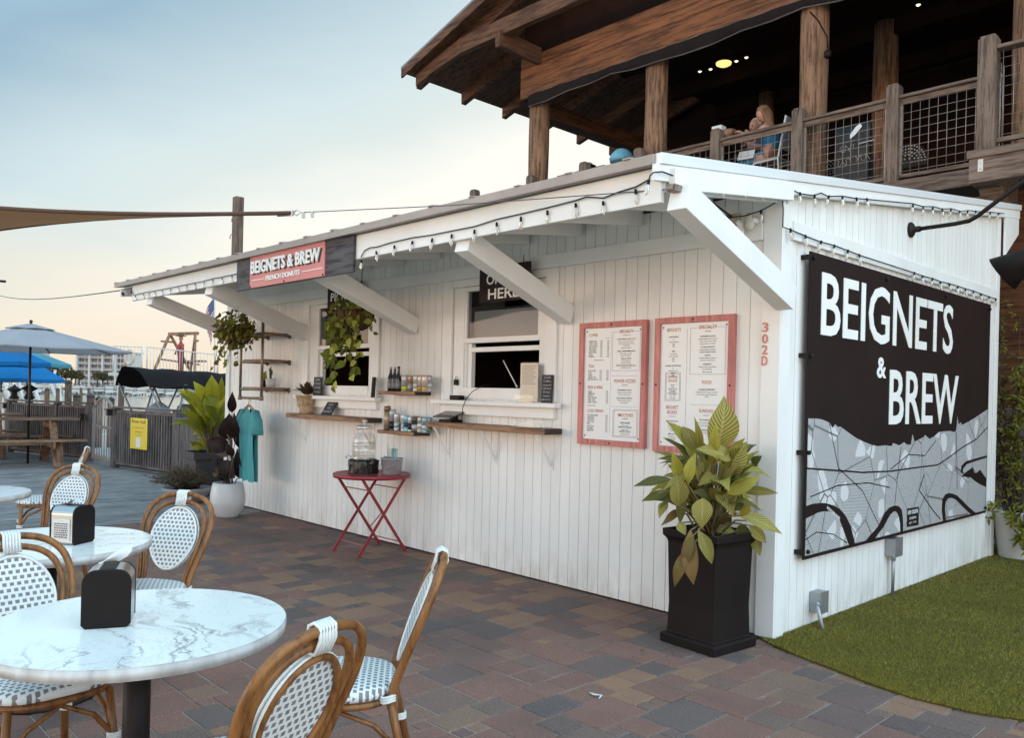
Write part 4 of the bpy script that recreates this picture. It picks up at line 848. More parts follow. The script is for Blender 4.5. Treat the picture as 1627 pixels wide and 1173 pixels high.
def planks(x0, x1, y, z0, z1, h, name, m=None):
    mb = MB(); z = z0
    while z < z1 - .02:
        mb.box(x0, x1, y, y + .02, z + .003, min(z + h - .003, z1)); z += h
    mb.box(x0, x1, y + .021, y + .07, z0, z1); return mb.build(name, m or brown_plank, bld)
planks(-13, 4, 10.42, -.02, 3.93, .155, 'lower_wall')
planks(-10.83, 4, 10.44, 6.95, 7.70, .185, 'plank_band')
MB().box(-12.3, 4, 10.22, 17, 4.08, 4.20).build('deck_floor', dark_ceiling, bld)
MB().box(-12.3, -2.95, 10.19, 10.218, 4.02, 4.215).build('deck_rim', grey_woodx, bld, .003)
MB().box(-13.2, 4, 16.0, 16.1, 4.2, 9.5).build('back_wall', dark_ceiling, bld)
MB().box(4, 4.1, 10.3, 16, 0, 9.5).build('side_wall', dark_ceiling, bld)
zroof = lambda x: 7.78 + .295 * (x + 12.94)
rf = MB()
def rslab(mb, x0, x1, y0, y1, d0, d1):
    mb.add([(x0, y0, zroof(x0) - d0), (x1, y0, zroof(x1) - d0), (x1, y1, zroof(x1) - d0), (x0, y1, zroof(x0) - d0), (x0, y0, zroof(x0) - d1), (x1, y0, zroof(x1) - d1), (x1, y1, zroof(x1) - d1), (x0, y1, zroof(x0) - d1)],
           [(0, 3, 2, 1), (4, 5, 6, 7), (0, 1, 5, 4), (1, 2, 6, 5), (2, 3, 7, 6), (3, 0, 4, 7)])
rslab(rf, -12.94, 4, 9.3, 17, .10, .03); rf.build('roof', rafter_woodx, bld)
e = MB(); rslab(e, -12.97, 4, 9.275, 17, .029, -.03); e.build('roof_sheet_metal', mat('grey_roof_metal', (.20, .20, .21), (.15, .15, .16), .5, .4, ns=2), bld)
e = MB(); rslab(e, -12.94, 4, 9.26, 9.299, .20, .03); e.build('barge_board', rafter_woodx, bld)
for i, y in enumerate((9.6, 10.75, 11.9, 13.1, 14.3, 15.5)):
    b = MB(); rslab(b, -12.9, -9.2, y, y + .12, .34, .101); b.build('rafter', rafter_wood if i % 2 else rafter_woodx, bld, .006)
MB().box(-11.45, 4, 9.46, 9.58, 7.69, 7.97).build('tie_beam', rafter_woodx, bld, .006)
b = MB(); b.prism([(-12.75, 7.43), (-12.2, 7.57), (-11.85, 7.62), (-11.449, 7.69), (-11.449, 7.97), (-12.2, 7.80), (-12.75, 7.64)], 9.47, 9.57, lambda a, b_, h: (a, h, b_)); b.build('haunch', rafter_woodx, bld, .006)
for x in (-10.36, -6.2, -2.0):
    MB().box(x - .05, x + .06, 9.40, 10.438, 7.47, 7.76).build('outlooker', rafter_wood, bld, .006)
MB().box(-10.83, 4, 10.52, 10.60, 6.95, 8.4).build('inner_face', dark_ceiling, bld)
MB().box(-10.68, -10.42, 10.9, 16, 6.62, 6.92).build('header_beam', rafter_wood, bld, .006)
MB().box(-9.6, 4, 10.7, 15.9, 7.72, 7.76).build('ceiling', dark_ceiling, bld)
for y in (11.8, 13.4, 15.0): MB().box(-9.6, 4, y, y + .15, 7.45, 7.715).build('ceiling_joist', dark_ceiling, bld)
# black roll-up blind under the plank band
b = MB(); rows_ = []
n = 60
for j, (dz, dy) in enumerate(((0, 0), (-.07, -.025), (-.13, -.01), (-.165, .0))):
    rows_.append([V(-10.55 + (10.55 - 1) * i / n, 10.43 - .04 + dy - .02 * math.sin(i * 1.7 + j), 6.955 + dz * (1 + .25 * math.sin(i * .33 + 1) + .12 * math.sin(i * .9))) for i in range(n + 1)])
b.grid(rows_); b.grid([[p + V(0, .012, 0) for p in r] for r in rows_[::-1]]); b.build('rolled_blind', mat('black_canvas', (.012, .010, .011), (.018, .014, .014), .9, ns=4, bump=.3, bs=14, bd=.02, spec=.1), bld)
b = MB(); b.tube([p + V(0, -.008, -.012) for p in rows_[3][::3]], .012, 8); b.build('blind_roller', mat('grey_canvas', (.085, .066, .06), (.05, .04, .038), .8, ns=3), bld)
b = MB(); b.tube([V(-10.55, 10.40, 6.962), V(-1, 10.40, 6.962)], .010, 6); b.build('blind_batten', grey_woodx, bld)
for x, y, r, zt in ((-10.50, 10.62, .185, 6.96), (-7.88, 10.62, .18, 6.96), (-5.25, 10.62, .185, 6.96), (-2.66, 10.62, .185, 6.96), (-5.45, 13.5, .19, 7.7), (-12.46, 15.5, .16, 7.6), (-8.4, 15.0, .15, 7.7)):
    b = MB(); b.lathe([(r * (1 + .03 * math.sin(z * 3 + x)), 4.2 + z) for z in [i * (zt - 4.2) / 12 for i in range(13)]], (x, y, 0), 20); b.build('log_column', log_wood, bld)
b = MB(); b.tube([(-5.30, 10.46, 6.85), (-5.10, 10.40, 6.6), (-4.98, 10.42, 6.35), (-4.97, 10.43, 6.2)], .010, 6); b.lathe([(.02, -.06), (.05, -.03), (.05, .03), (.02, .06)], (-4.97, 10.43, 6.12), 10); b.build('pulley_rope', black_plastic, bld)

rail = thing('deck_railing', 'grey wooden deck railing filled with square wire mesh above the kiosk roof', 'railing', (-7, RY, 4.2))
PX = (-11.88, -10.34, -9.08, -7.94, -6.54, -5.28, -4.04)
for x in PX:
    b = MB(); b.box(x - .075, x + .075, RY - .075, RY + .065, 4.06, 5.40); b.prism([(-.075, 5.401), (.075, 5.401), (.05, 5.43), (-.05, 5.43)], RY - .07, RY + .06, lambda a, z, h: (x + a, h, z)); b.build('post', grey_wood, rail, .006)
wire_m = mat('galvanised_wire', (.34, .30, .27), (.28, .25, .23), .45, .5, ns=20)
xs_ = list(PX) + [-2.80]
for a, c in zip(xs_[:-1], xs_[1:]):
    a += .076; c -= .076
    MB().box(a, c, RY - .06, RY + .07, 5.235, 5.272).box(a, c, RY - .02, RY + .02, 5.16, 5.234).build('top_rail', grey_woodx, rail, .004)
    MB().box(a, c, RY - .02, RY + .03, 4.262, 4.31).build('bottom_rail', grey_woodx, rail, .004)
    w = MB(); x = a + .03
    w.box(a, a + .03, RY - .012, RY + .015, 4.311, 5.159); w.box(c - .03, c, RY - .012, RY + .015, 4.311, 5.159)
    while x < c - .02: w.tube([(x, RY - .016, 4.30), (x, RY - .016, 5.18)], .0034, 5); x += .1015
    z = 4.34
    while z < 5.15: w.tube([(a, RY - .0125, z), (c, RY - .0125, z)], .0034, 5); z += .1015
    w.build('wire_panel', wire_m, rail)
bay = thing('bay_railing', 'taller corner post and wire mesh railing of the projecting deck bay', 'railing', (-2.8, 9.6, 4.2))
MB().box(-2.885, -2.71, 9.52, 9.69, 4.21, 5.40).box(-2.87, -2.725, 9.535, 9.675, 5.40, 5.43).build('post', grey_wood, bay, .008)
MB().box(-2.709, .5, 9.54, 9.68, 5.26, 5.30).build('top_rail', grey_woodx, bay, .004); MB().box(-2.709, .5, 9.58, 9.63, 4.28, 4.33).build('bottom_rail', grey_woodx, bay, .004)
w = MB(); x = -2.66
while x < .3: w.tube([(x, 9.6, 4.32), (x, 9.6, 5.27)], .0034, 5); x += .1015
z = 4.36
while z < 5.25: w.tube([(-2.709, 9.604, z), (.4, 9.604, z)], .0034, 5); z += .1015
y = 9.8
while y < 10.2: w.tube([(-2.79, y, 4.32), (-2.79, y, 5.27)], .0034, 5); y += .1015
w.build('wire_panel', wire_m, bay)
b = MB(); b.box(-2.95, .8, 9.45, 10.40, 4.12, 4.205); b.box(-2.93, .8, 9.47, 9.62, 3.86, 4.119); b.prism([(9.621, 4.119), (10.40, 4.119), (10.40, 3.5), (10.2, 3.5), (9.8, 3.86), (9.621, 3.86)], -2.93, -2.70, lambda a, z, h: (h, a, z)); b.build('bay_beam', grey_woodx, bld, .006)
b = MB(); b.box(-2.84, -2.79, 9.462, 9.469, 3.97, 4.10); b.lathe([(.01, 0), (.008, .006)], (0, 0, 0), 8, Mx=Matrix.Translation((-2.815, 9.462, 4.06)) @ Matrix.Rotation(R(90), 4, 'X')); b.lathe([(.01, 0), (.008, .006)], (0, 0, 0), 8, Mx=Matrix.Translation((-2.815, 9.462, 4.0)) @ Matrix.Rotation(R(90), 4, 'X')); b.build('steel_plate', mat('steel_plate', (.55, .54, .52), None, .4, .4), bld)

# lit ceiling lamps
lampm = NT('lit_diffuser'); lampm.p.inputs['Emission Color'].default_value = (1, .74, .25, 1); lampm.p.inputs['Emission Strength'].default_value = .95; lampm.base((.9, .8, .5)); lampm = lampm.m
spotm = NT('lit_spot'); spotm.p.inputs['Emission Color'].default_value = (1, .85, .55, 1); spotm.p.inputs['Emission Strength'].default_value = 1.6; spotm = spotm.m
def ceil(x, z, kind, label, y=13.):
    t = thing('ceiling_light', label, 'ceiling light', (x, y, z), 'lit lamps under the deck ceiling')
    if kind:
        b = MB(); b.lathe([(.12, .02), (.15, 0), (.15, -.03)], (x, y, z + .05), 24); b.tube([(x, y, z + .06), (x, y, 7.72)], .015, 6); b.build('rim', black_metal, t)
        b = MB(); b.lathe([(.14, .0), (.135, -.03), (.09, -.055), (.001, -.062)], (x, y, z + .02), 24); b.build('diffuser', lampm, t)
    else:
        b = MB(); b.lathe([(.03, .09), (.05, .03), (.055, 0)], (x, y, z), 12); b.tube([(x, y, z + .09), (x, y, 7.72)], .006, 5); b.build('housing', black_metal, t)
        b = MB(); b.lathe([(.034, -.001), (.022, -.016), (.001, -.02)], (x, y, z), 12); b.build('lens', spotm, t)
ceil(-8.158, 7.64, 1, 'round yellow ceiling lamp between the small spotlights')
for x, z, l in ((-8.665, 7.64, 'lit spotlight farthest left of the round yellow lamp'), (-8.434, 7.62, 'lit spotlight just left of the round yellow lamp'), (-7.898, 7.62, 'lit spotlight just right of the round yellow lamp'), (-7.697, 7.63, 'lit spotlight second to the right of the round yellow lamp'), (-4.781, 7.61, 'lone lit spotlight right of the third log column')): ceil(x, z, 0, l)

# ---------------------------------------------------------------- diners behind the railing
def skin(name, pts, edges, rad, m, parent, loc, sub=2):
    """one continuous body grown on a jointed skeleton"""
    me = bpy.data.meshes.new(name); me.from_pydata([Vector(p) for p in pts], edges, []); me.materials.append(m)
    o = bpy.data.objects.new(name, me); COL.objects.link(o)
    if parent: o.parent = parent
    o.location = loc
    o.modifiers.new('skin', 'SKIN'); 
    for i, r_ in enumerate(rad): me.skin_vertices[0].data[i].radius = r_ if isinstance(r_, tuple) else (r_, r_)
    me.skin_vertices[0].data[0].use_root = True
    sb = o.modifiers.new('sub', 'SUBSURF'); sb.levels = sub; sb.render_levels = sub
    for p in me.polygons: p.use_smooth = True
    return o
skinm = mat('skin', (.42, .22, .155), (.36, .18, .13), .55, ns=5)
def ellip(mb, c, r, seg=16, rings=10, m=0, fn=None):
    prof = []
    vs = []; fs = []
    for i in range(rings + 1):
        ph = math.pi * i / rings
        for k in range(seg):
            t = 2 * math.pi * k / seg; p = V(r[0] * math.sin(ph) * math.cos(t), r[1] * math.sin(ph) * math.sin(t), -r[2] * math.cos(ph))
            if fn: p = fn(p)
            vs.append(p + Vector(c))
    for i in range(rings):
        for k in range(seg): fs.append((i * seg + k, i * seg + (k + 1) % seg, (i + 1) * seg + (k + 1) % seg, (i + 1) * seg + k))
    return mb.add(vs, fs, m, True)
def face(mb, hc, d, pitch, skin_i=0, eye_i=1, lip_i=2):
    """head looking along d (unit, level), tilted down by pitch; features set into the skull"""
    d = Vector(d).normalized(); s_ = V(0, 0, 1).cross(d)
    Rm = Matrix((d, s_, V(0, 0, 1))).transposed() @ Matrix.Rotation(pitch, 3, 'Y')
    def P(a, b_, c_): return Vector(hc) + Rm @ V(a, b_, c_)
    def skull(p):
        q = p.copy()
        if q.z < 0: k = 1 + q.z * 2.4; q.y *= k; q.x *= (k if q.x < 0 else 1 + q.z * .9)
        return Rm @ q
    ellip(mb, hc, (.098, .078, .118), 18, 14, skin_i, skull)
    ellip(mb, P(.100, 0, -.012), (.018, .013, .022), 8, 6, skin_i, lambda q: Rm @ q)
    for sg in (-1, 1):
        ellip(mb, P(.083, sg * .031, .012), (.010, .013, .008), 8, 6, eye_i, lambda q: Rm @ q)
        ellip(mb, P(.086, sg * .032, .030), (.008, .018, .004), 8, 5, eye_i, lambda q: Rm @ q)
        ellip(mb, P(-.005, sg * .078, -.003), (.020, .009, .030), 8, 6, skin_i, lambda q: Rm @ q)
    ellip(mb, P(.086, 0, -.055), (.010, .024, .008), 8, 5, lip_i, lambda q: Rm @ q)
    return P, Rm
eyem = mat('eye_dark', (.05, .03, .025), None, .4); lipm = mat('lip', (.40, .13, .11), None, .5)
# woman: sits facing left, forearm on the table edge
w0 = V(-5.93, 10.78, 0)
wt = thing('person', 'long haired woman in blue dress seated sideways behind the railing', 'person', (w0.x, w0.y, 4.95))
P0 = V(0, 0, .09)
pts = [V(0, 0, .06), V(-.02, 0, .22), V(-.05, 0, .38), V(-.07, 0, .47), V(-.09, 0, .55), V(-.11, 0, .60),
       V(-.06, -.15, .46), V(-.20, -.24, .30), V(-.36, -.16, .42), V(-.42, -.13, .47),
       V(-.06, .15, .46), V(-.22, .22, .30), V(-.42, .14, .36), V(-.48, .12, .40),
       V(-.05, -.10, .05), V(-.44, -.12, .04), V(-.46, -.12, -.36), V(-.55, -.12, -.40), V(-.05, .10, .05), V(-.46, .12, .04), V(-.48, .12, -.36), V(-.57, .12, -.40)]
ed = [(0, 1), (1, 2), (2, 3), (3, 4), (4, 5), (3, 6), (6, 7), (7, 8), (8, 9), (3, 10), (10, 11), (11, 12), (12, 13), (0, 14), (14, 15), (15, 16), (16, 17), (0, 18), (18, 19), (19, 20), (20, 21)]
rd = [.14, .12, .13, .10, .05, .05, .058, .045, .033, .028, .058, .045, .033, .028, .10, .065, .048, .035, .10, .065, .048, .035]
body = skin('body', pts, ed, rd, skinm, wt, (0, 0, 0))
hd = MB(); hc = w0 + V(-.15, -.01, 5.66); P, Rm = face(hd, hc, (-.93, -.36, 0), .45)
hd.build('head', [skinm, eyem, lipm], wt)
# five-fingered hands resting near the chin / on the table
def hand(mb, wrist, fwd, side, upv, s=1.0, curl=.5):
    f, sd_, u = Vector(fwd).normalized(), Vector(side).normalized(), Vector(upv).normalized(); wrist = Vector(wrist)
    mb.tube([wrist, wrist + f * .03 * s, wrist + f * .07 * s, wrist + f * .088 * s], [.024 * s, .032 * s, .036 * s, .030 * s], 10, flat=.55)
    for k, (o, L) in enumerate(((-.027, .066), (-.009, .078), (.009, .073), (.026, .058))):
        a = wrist + f * .082 * s + sd_ * o * s; q = [a]; dd = f.copy()
        ax_ = f.cross(u)
        for j in range(3): dd = (Matrix.Rotation(-curl * (.5 + .3 * j) * (1 + .1 * k), 3, ax_) @ dd); q.append(q[-1] + dd * L * s / 3)
        mb.tube(q, [.0095 * s, .009 * s, .008 * s, .006 * s], 8)
    a = wrist + f * .025 * s + sd_ * -.03 * s; mb.tube([a, a + (f * .6 - sd_) * .028 * s, a + (f * 1.2 - sd_ * .9) * .045 * s], [.012 * s, .010 * s, .007 * s], 8)
h = MB(); hand(h, w0 + V(-.42, -.13, 5.42), (-.7, .25, .5), (.2, .9, .1), (.6, 0, .7), 1, .9); h.build('hand', skinm, wt); h = MB(); hand(h, w0 + V(-.48, .12, 5.35), (-.95, 0, .1), (0, 1, 0), (0, 0, 1), 1, .5); h.build('hand', skinm, wt)
hairm = wood('blond_hair', (.21, .105, .045), (.085, .042, .020), 2, 2.0, .5, .1, bump=.6)
hb = MB()
ellip(hb, hc + Rm @ V(-.018, 0, .022), (.104, .092, .118), 18, 12, 0, lambda p: Rm @ (p if not (p.x > .03 and p.z < .055) else V(.03 + (p.x - .03) * .15, p.y, p.z)))
for k in range(26):
    a = (k / 25 - .5) * 3.3; st = hc + Rm @ V(-.03 - .07 * math.cos(a), .085 * math.sin(a), .05)
    hb.tube([st, st + V(.035 + .02 * math.cos(a), .02 * math.sin(a), -.10), st + V(.07, .03 * math.sin(a), -.22), st + V(.11 + .01 * (k % 3), .02 * math.sin(a), -.33 - .03 * (k % 4))], [.018, .024, .022, .006], 6)
hb.build('hair', hairm, wt)
dr = [V(-.02, 0, .44), V(-.03, 0, .34), V(-.01, 0, .18), V(.02, 0, .03), V(-.20, -.11, .03), V(-.42, -.12, .035), V(-.46, -.12, -.10), V(-.22, .11, .03), V(-.44, .12, .035), V(-.48, .12, -.10), V(-.06, -.13, .445), V(-.10, -.18, .40), V(-.06, .13, .445), V(-.10, .18, .40)]
skin('dress', dr, [(3, 2), (2, 1), (1, 0), (3, 4), (4, 5), (5, 6), (3, 7), (7, 8), (8, 9), (0, 10), (10, 11), (0, 12), (12, 13)], [.10, .138, .128, .155, .115, .088, .075, .115, .088, .075, .072, .066, .072, .066], mat('blue_dress', (.018, .105, .19), (.025, .15, .26), .8, ns=7), wt, (0, 0, 0))
b = MB(); b.bx(w0 + V(-.30, -.20, 5.06), (.24, .015, .16), rz=.15, rx=-.5); b.build('napkin', mat('white_cloth', (.62, .64, .66), (.55, .57, .6), .9, ns=4), wt, .004)
# man: across the table, hand at his mouth
m0 = V(-6.45, 11.25, 0)
mt_ = thing('person', 'white haired man raising a hand to his mouth behind the railing', 'person', (m0.x, m0.y, 4.95))
pts = [V(0, 0, .06), V(.01, -.02, .24), V(.02, -.04, .40), V(.03, -.05, .48), V(.03, -.06, .56), V(.03, -.08, .61),
       V(-.16, -.02, .47), V(-.26, -.18, .26), V(-.10, -.30, .44), V(-.04, -.27, .52), V(.20, -.06, .47), V(.28, -.22, .25), V(.16, -.42, .28), V(.12, -.48, .29),
       V(-.09, 0, .05), V(-.10, -.42, .04), V(-.10, -.44, -.36), V(-.10, -.54, -.40), V(.09, 0, .05), V(.10, -.42, .04), V(.10, -.44, -.36), V(.10, -.54, -.40)]
rd = [.15, .14, .15, .11, .058, .055, .065, .05, .036, .030, .065, .05, .036, .030, .10, .07, .052, .04, .10, .07, .052, .04]
skin('body', pts, ed, rd, skinm, mt_, (0, 0, 0))
hm = MB(); hc2 = m0 + V(.035, -.105, 5.65); P, Rm = face(hm, hc2, (-.35, -.94, 0), .30); hm.build('head', [skinm, eyem, lipm], mt_)
hh = MB(); ellip(hh, hc2 + Rm @ V(-.022, 0, .020), (.100, .086, .112), 18, 12, 0, lambda p: Rm @ (p if not (p.x > .025 and p.z < .085) else V(.02, p.y, p.z))); hh.build('hair', mat('white_hair', (.50, .42, .34), (.38, .31, .25), .7, ns=30, bump=.5), mt_)
h = MB(); hand(h, m0 + V(-.04, -.27, 5.47), (.3, -.1, .9), (.9, .1, -.3), (0, -1, .1), 1, 1.1); h.build('hand', skinm, mt_); h = MB(); hand(h, m0 + V(.12, -.48, 5.24), (0, -1, .1), (1, 0, 0), (0, 0, 1), 1, .5); h.build('hand', skinm, mt_)
skin('shirt', [V(.03, -.05, .47), V(.02, -.03, .38), V(.01, 0, .2), V(0, 0, .06), V(-.15, -.03, .46), V(-.24, -.14, .32), V(.19, -.07, .46), V(.26, -.18, .32)], [(3, 2), (2, 1), (1, 0), (0, 4), (4, 5), (0, 6), (6, 7)], [.125, .162, .155, .155, .08, .062, .08, .062], mat('dark_shirt', (.05, .07, .10), (.03, .05, .07), .85, ns=8), mt_, (0, 0, 0))

def deck_table(label, x, y, z, w, d):
    t = thing('dining_table', label, 'table', (x, y, 4.2), 'tables on the raised deck')
    MB().bx((x, y, z), (w, d, .035)).build('tabletop', mat('dark_table', (.06, .035, .022), (.04, .025, .016), .4, ns=5), t, .005)
    b = MB(); b.tube([(x, y, 4.24), (x, y, z - .018)], .035, 10); b.build('post', black_metal, t)
    b = MB(); b.lathe([(.26, 4.2), (.26, 4.215), (.05, 4.24)], (x, y, 0), 16); b.build('foot', black_metal, t)
deck_table('dark high table between the two diners', -6.62, 10.82, 5.26, .55, .8)
deck_table('dark high table left of the diners behind the railing', -9.6, 11.15, 5.47, 1.1, .8)
def deck_chair(label, x, y, rz, seat=4.93, top=5.50):
    t = thing('high_chair', label, 'chair', (x, y, 4.2), 'high chairs on the raised deck'); t.rotation_euler = (0, 0, rz); z0 = seat - 4.2; zt = top - 4.2
    wm = mat('white_chair_frame', (.62, .62, .62), None, .4)
    for sx in (-.2, .2):
        b = MB(); b.tube([(sx, -.26, 0), (sx, -.2, z0 - .02), (sx, -.22, z0 + .1), (sx * .95, -.30, zt)], .015, 8); b.build('rear_leg', wm, t, local=True)
        b = MB(); b.tube([(sx, .22, 0), (sx, .2, z0 - .06), (sx, .17, z0 - .02), (sx, -.2, z0 - .01)], .015, 8); b.build('front_leg', wm, t, local=True)
    b = MB(); b.box(-.19, .19, -.2, .2, z0, z0 + .02); b.build('seat', weave_grey, t, .005, local=True)
    b = MB(); b.prism([(-.18, z0 + .12), (.18, z0 + .12), (.175, zt - .02), (.12, zt + .01), (-.12, zt + .01), (-.175, zt - .02)], 0, .015, lambda a, z, h_: (a, -.225 - .12 * (z - z0) + h_, z)); b.build('backrest', weave_grey, t, local=True)
wv = NT('grey_weave'); wv.set(.8); ck = wv.n('ShaderNodeTexChecker', {'Vector': wv.coords((1, 1, 1)), 'Scale': 70.0, 'Color1': (.42, .41, .41, 1), 'Color2': (.20, .19, .19, 1)}); wv.base(ck.outputs[0]); weave_grey = wv.m
deck_chair('white framed high chair carrying the woman in blue', -5.93, 10.78, R(90))
deck_chair('grey woven high chair seen in profile left of the diners', -7.75, 10.75, R(-70), 4.75, 5.36)
def perf_chair(label, x, y, zt):
    t = thing('perforated_chair', label, 'chair', (x, y, 4.2), 'low round backed metal chairs behind the mesh')
    b = MB()
    for k in range(5):
        rr = .06 + .04 * k
        for j in range(4 + 4 * k):
            a = math.pi * j / (3 + 4 * k); b.lathe([(.011, 0), (.011, .004)], (0, 0, 0), 6, Mx=Matrix.Translation((x + rr * math.cos(a), y - .003, zt - .25 + rr * math.sin(a))) @ Matrix.Rotation(R(90), 4, 'X'))
    b.build('pattern_studs', mat('pale_stud', (.50, .45, .40), None, .5), t)
    b = MB(); b.prism([(-.25, -.06)] + [(.25 * math.cos(math.pi * (1 - i / 14)), .25 * math.sin(math.pi * (1 - i / 14))) for i in range(15)] + [(.25, -.06)], y, y + .01, lambda a, z, h_: (x + a, h_, zt - .25 + z)); b.build('backrest', black_metal, t)
    b = MB(); b.box(x - .22, x + .22, y + .012, y + .45, 4.43, 4.45); b.build('seat', black_metal, t, .004)
    for sx in (-.19, .19):
        for sy in (.03, .42): b = MB(); b.tube([(x + sx, y + sy, 4.2), (x + sx, y + sy, 4.43)], .012, 6); b.build('leg', black_metal, t)
perf_chair('perforated round chair back behind the rightmost mesh panel', -4.10, 10.9, 4.86); perf_chair('perforated round chair back left of the chalk sign', -5.28, 10.95, 4.92)
t = thing('chalk_sign', 'tall dark sidewalk sign with pale chalk script behind the railing mesh', 'sign', (-4.75, 10.75, 4.2))
b = MB(); b.bx((-4.76, 10.75, 4.72), (.46, .03, 1.0), rx=-.06); b.build('board', slate, t, .004)
b = MB(); [b.tube([(x0_ + .20 * i / 12 + .02 * math.sin(i * 1.9), 10.725 - .03 * (4.95 - z_), z_ + .05 * math.sin(i * 1.35 + k)) for i in range(13)], .0028, 4) for k, (x0_, z_) in enumerate(((-4.92, 4.90), (-4.95, 4.72), (-4.70, 4.74)))]; b.tube([(-4.66, 10.715, 4.93), (-4.45, 10.715, 4.94)], .009, 6); b.build('chalk_script', chalkm, t)
b = MB(); b.bx((-4.76, 10.90, 4.70), (.44, .03, .98), rx=.10); b.build('rear_leg_board', slate, t)
t = thing('paper_tag', 'white paper tag tied to the railing mesh', 'tag', (-4.5, 10.28, 5.0)); p = onY(1360, 208, 10.275)
b = MB(); b.prism([(-.075, -.085), (-.01, -.045), (.075, .045), (.055, .085), (.0, .06), (-.075, -.03)], 0, .002, lambda a, z, h_: (p.x + a, p.y + h_, p.z + z)); b.build('paper', mat('white_cloth', (.62, .64, .66)), t)
# things on the deck tables
t = thing('napkin_box', 'white napkin stack on a dark box at the railing post', 'napkin box', (-6.86, 10.8, 5.28))
b = MB(); b.box(-6.93, -6.76, 10.72, 10.88, 5.279, 5.57); b.build('holder', black_plastic, t, .006)
b = MB(); b.box(-6.92, -6.75, 10.73, 10.87, 5.571, 5.66); b.build('napkins', mat('white_cloth', (.62, .64, .66)), t, .01)
t = thing('wooden_bowl', 'shallow brown bowl on a stem beside the white napkins', 'bowl', (-6.66, 10.8, 5.28))
b = MB(); b.lathe([(.06, 5.279), (.015, 5.31), (.015, 5.42), (.05, 5.47), (.11, 5.56), (.105, 5.562), (.04, 5.48), (.001, 5.475)], (-6.66, 10.8, 0), 18); b.build('bowl', mat('brown_ceramic', (.20, .11, .06), (.14, .07, .04), .4, ns=6), t)
t = thing('drink_glass', 'small pale cup on the table between the diners', 'cup', (-6.52, 10.75, 5.28))
b = MB(); b.lathe([(.03, 5.279), (.04, 5.40), (.037, 5.40), (.028, 5.285), (.001, 5.283)], (-6.52, 10.72, 0), 14); b.build('cup', mat('pale_cup', (.55, .48, .40), None, .3), t)
t = thing('napkin_dispenser', 'dark napkin dispenser on the far deck table', 'napkin dispenser', (-9.75, 11.1, 5.49))
b = MB(); b.bx((-9.72, 11.1, 5.58), (.26, .16, .18)); b.build('case', black_plastic, t, .008)
b = MB(); b.bx((-9.73, 11.08, 5.69), (.20, .10, .05), ry=.1); b.build('napkins', mat('white_cloth', (.62, .64, .66)), t, .006)
t = thing('patio_umbrella', 'pale blue closed parasol top beyond the deck railing', 'umbrella', (-8.9, 11.1, 4.2))
b = MB(); b.lathe([(.20, 5.58), (.215, 5.64), (.18, 5.72), (.11, 5.79), (.03, 5.82), (.001, 5.825)], (-8.95, 11.1, 0), 16); b.build('canopy', mat('pale_blue_fabric', (.13, .38, .52), (.18, .44, .58), .8, ns=12), t)
b = MB(); b.tube([(-8.95, 11.1, 4.2), (-8.95, 11.1, 5.70)], .02, 8); b.build('pole', black_metal, t)
# ================================================================ waterfront to the left
fence_wood = wood('fence_wood', (.125, .110, .108), (.065, .056, .056), 2, 1.0, .8, .35)
fence_woodx = wood('fence_rail_wood', (.135, .120, .118), (.075, .064, .064), 0, 1.0, .8, .35)
def fence(name, label, p0, p1, z1, posts, cat='fence', solid=False, gap=.055, group=None):
    """picket fence from p0 to p1"""
    t = thing(name, label, cat, (p0[0], p0[1], 0), group); a, b = V(*p0, 0), V(*p1, 0); d = (b - a); L = d.length; d.normalize(); n = V(-d.y, d.x, 0)
    for k in posts:
        q = a + d * (L * k); m = MB(); m.bx(q + V(0, 0, z1 / 2 + .0), (.12, .12, z1 + .03), rz=math.atan2(d.y, d.x)); m.build('post', fence_wood, t, .005)
    m = MB(); m.bar(a + V(0, 0, z1 + .035), b + V(0, 0, z1 + .035), .16, .035); m.bar(a + V(0, 0, z1 - .06), b + V(0, 0, z1 - .06), .04, .10); m.build('top_rail', fence_woodx, t, .004)
    m = MB(); m.bar(a + V(0, 0, .13), b + V(0, 0, .13), .05, .12); m.build('bottom_rail', fence_woodx, t, .004)
    m = MB(); x = .09
    while x < L - .09: m.bx(a + d * x - n * .035 + V(0, 0, z1 / 2 + .03), (.032 if not solid else .09, .028, z1 - .18), rz=math.atan2(d.y, d.x)); x += .032 + gap if not solid else .094
    m.build('pickets', fence_wood, t)
    m = MB(); m.bar(a + n * .09 + V(0, 0, .5), b + n * .09 + V(0, 0, .5), .02, .95); m.build('lower_screen', mat('dark_screen', (.040, .036, .038), (.028, .025, .026), .9, ns=4), t)  # solid dark boarding set behind the pickets
    return t
fence('picket_fence', 'grey picket fence panel carrying the yellow notice', (-15.72, 5.10), (-13.58, 5.37), 1.07, (0, 1))
fence('picket_fence', 'long grey picket fence behind the picnic tables', (-20.3, 4.42), (-17.22, 5.10), 1.10, (0, .62, 1))
fence('picket_fence', 'short solid grey fence return beside the leafy dark planter', (-13.42, 5.35), (-12.2, 5.62), .94, (0, 1), solid=True)
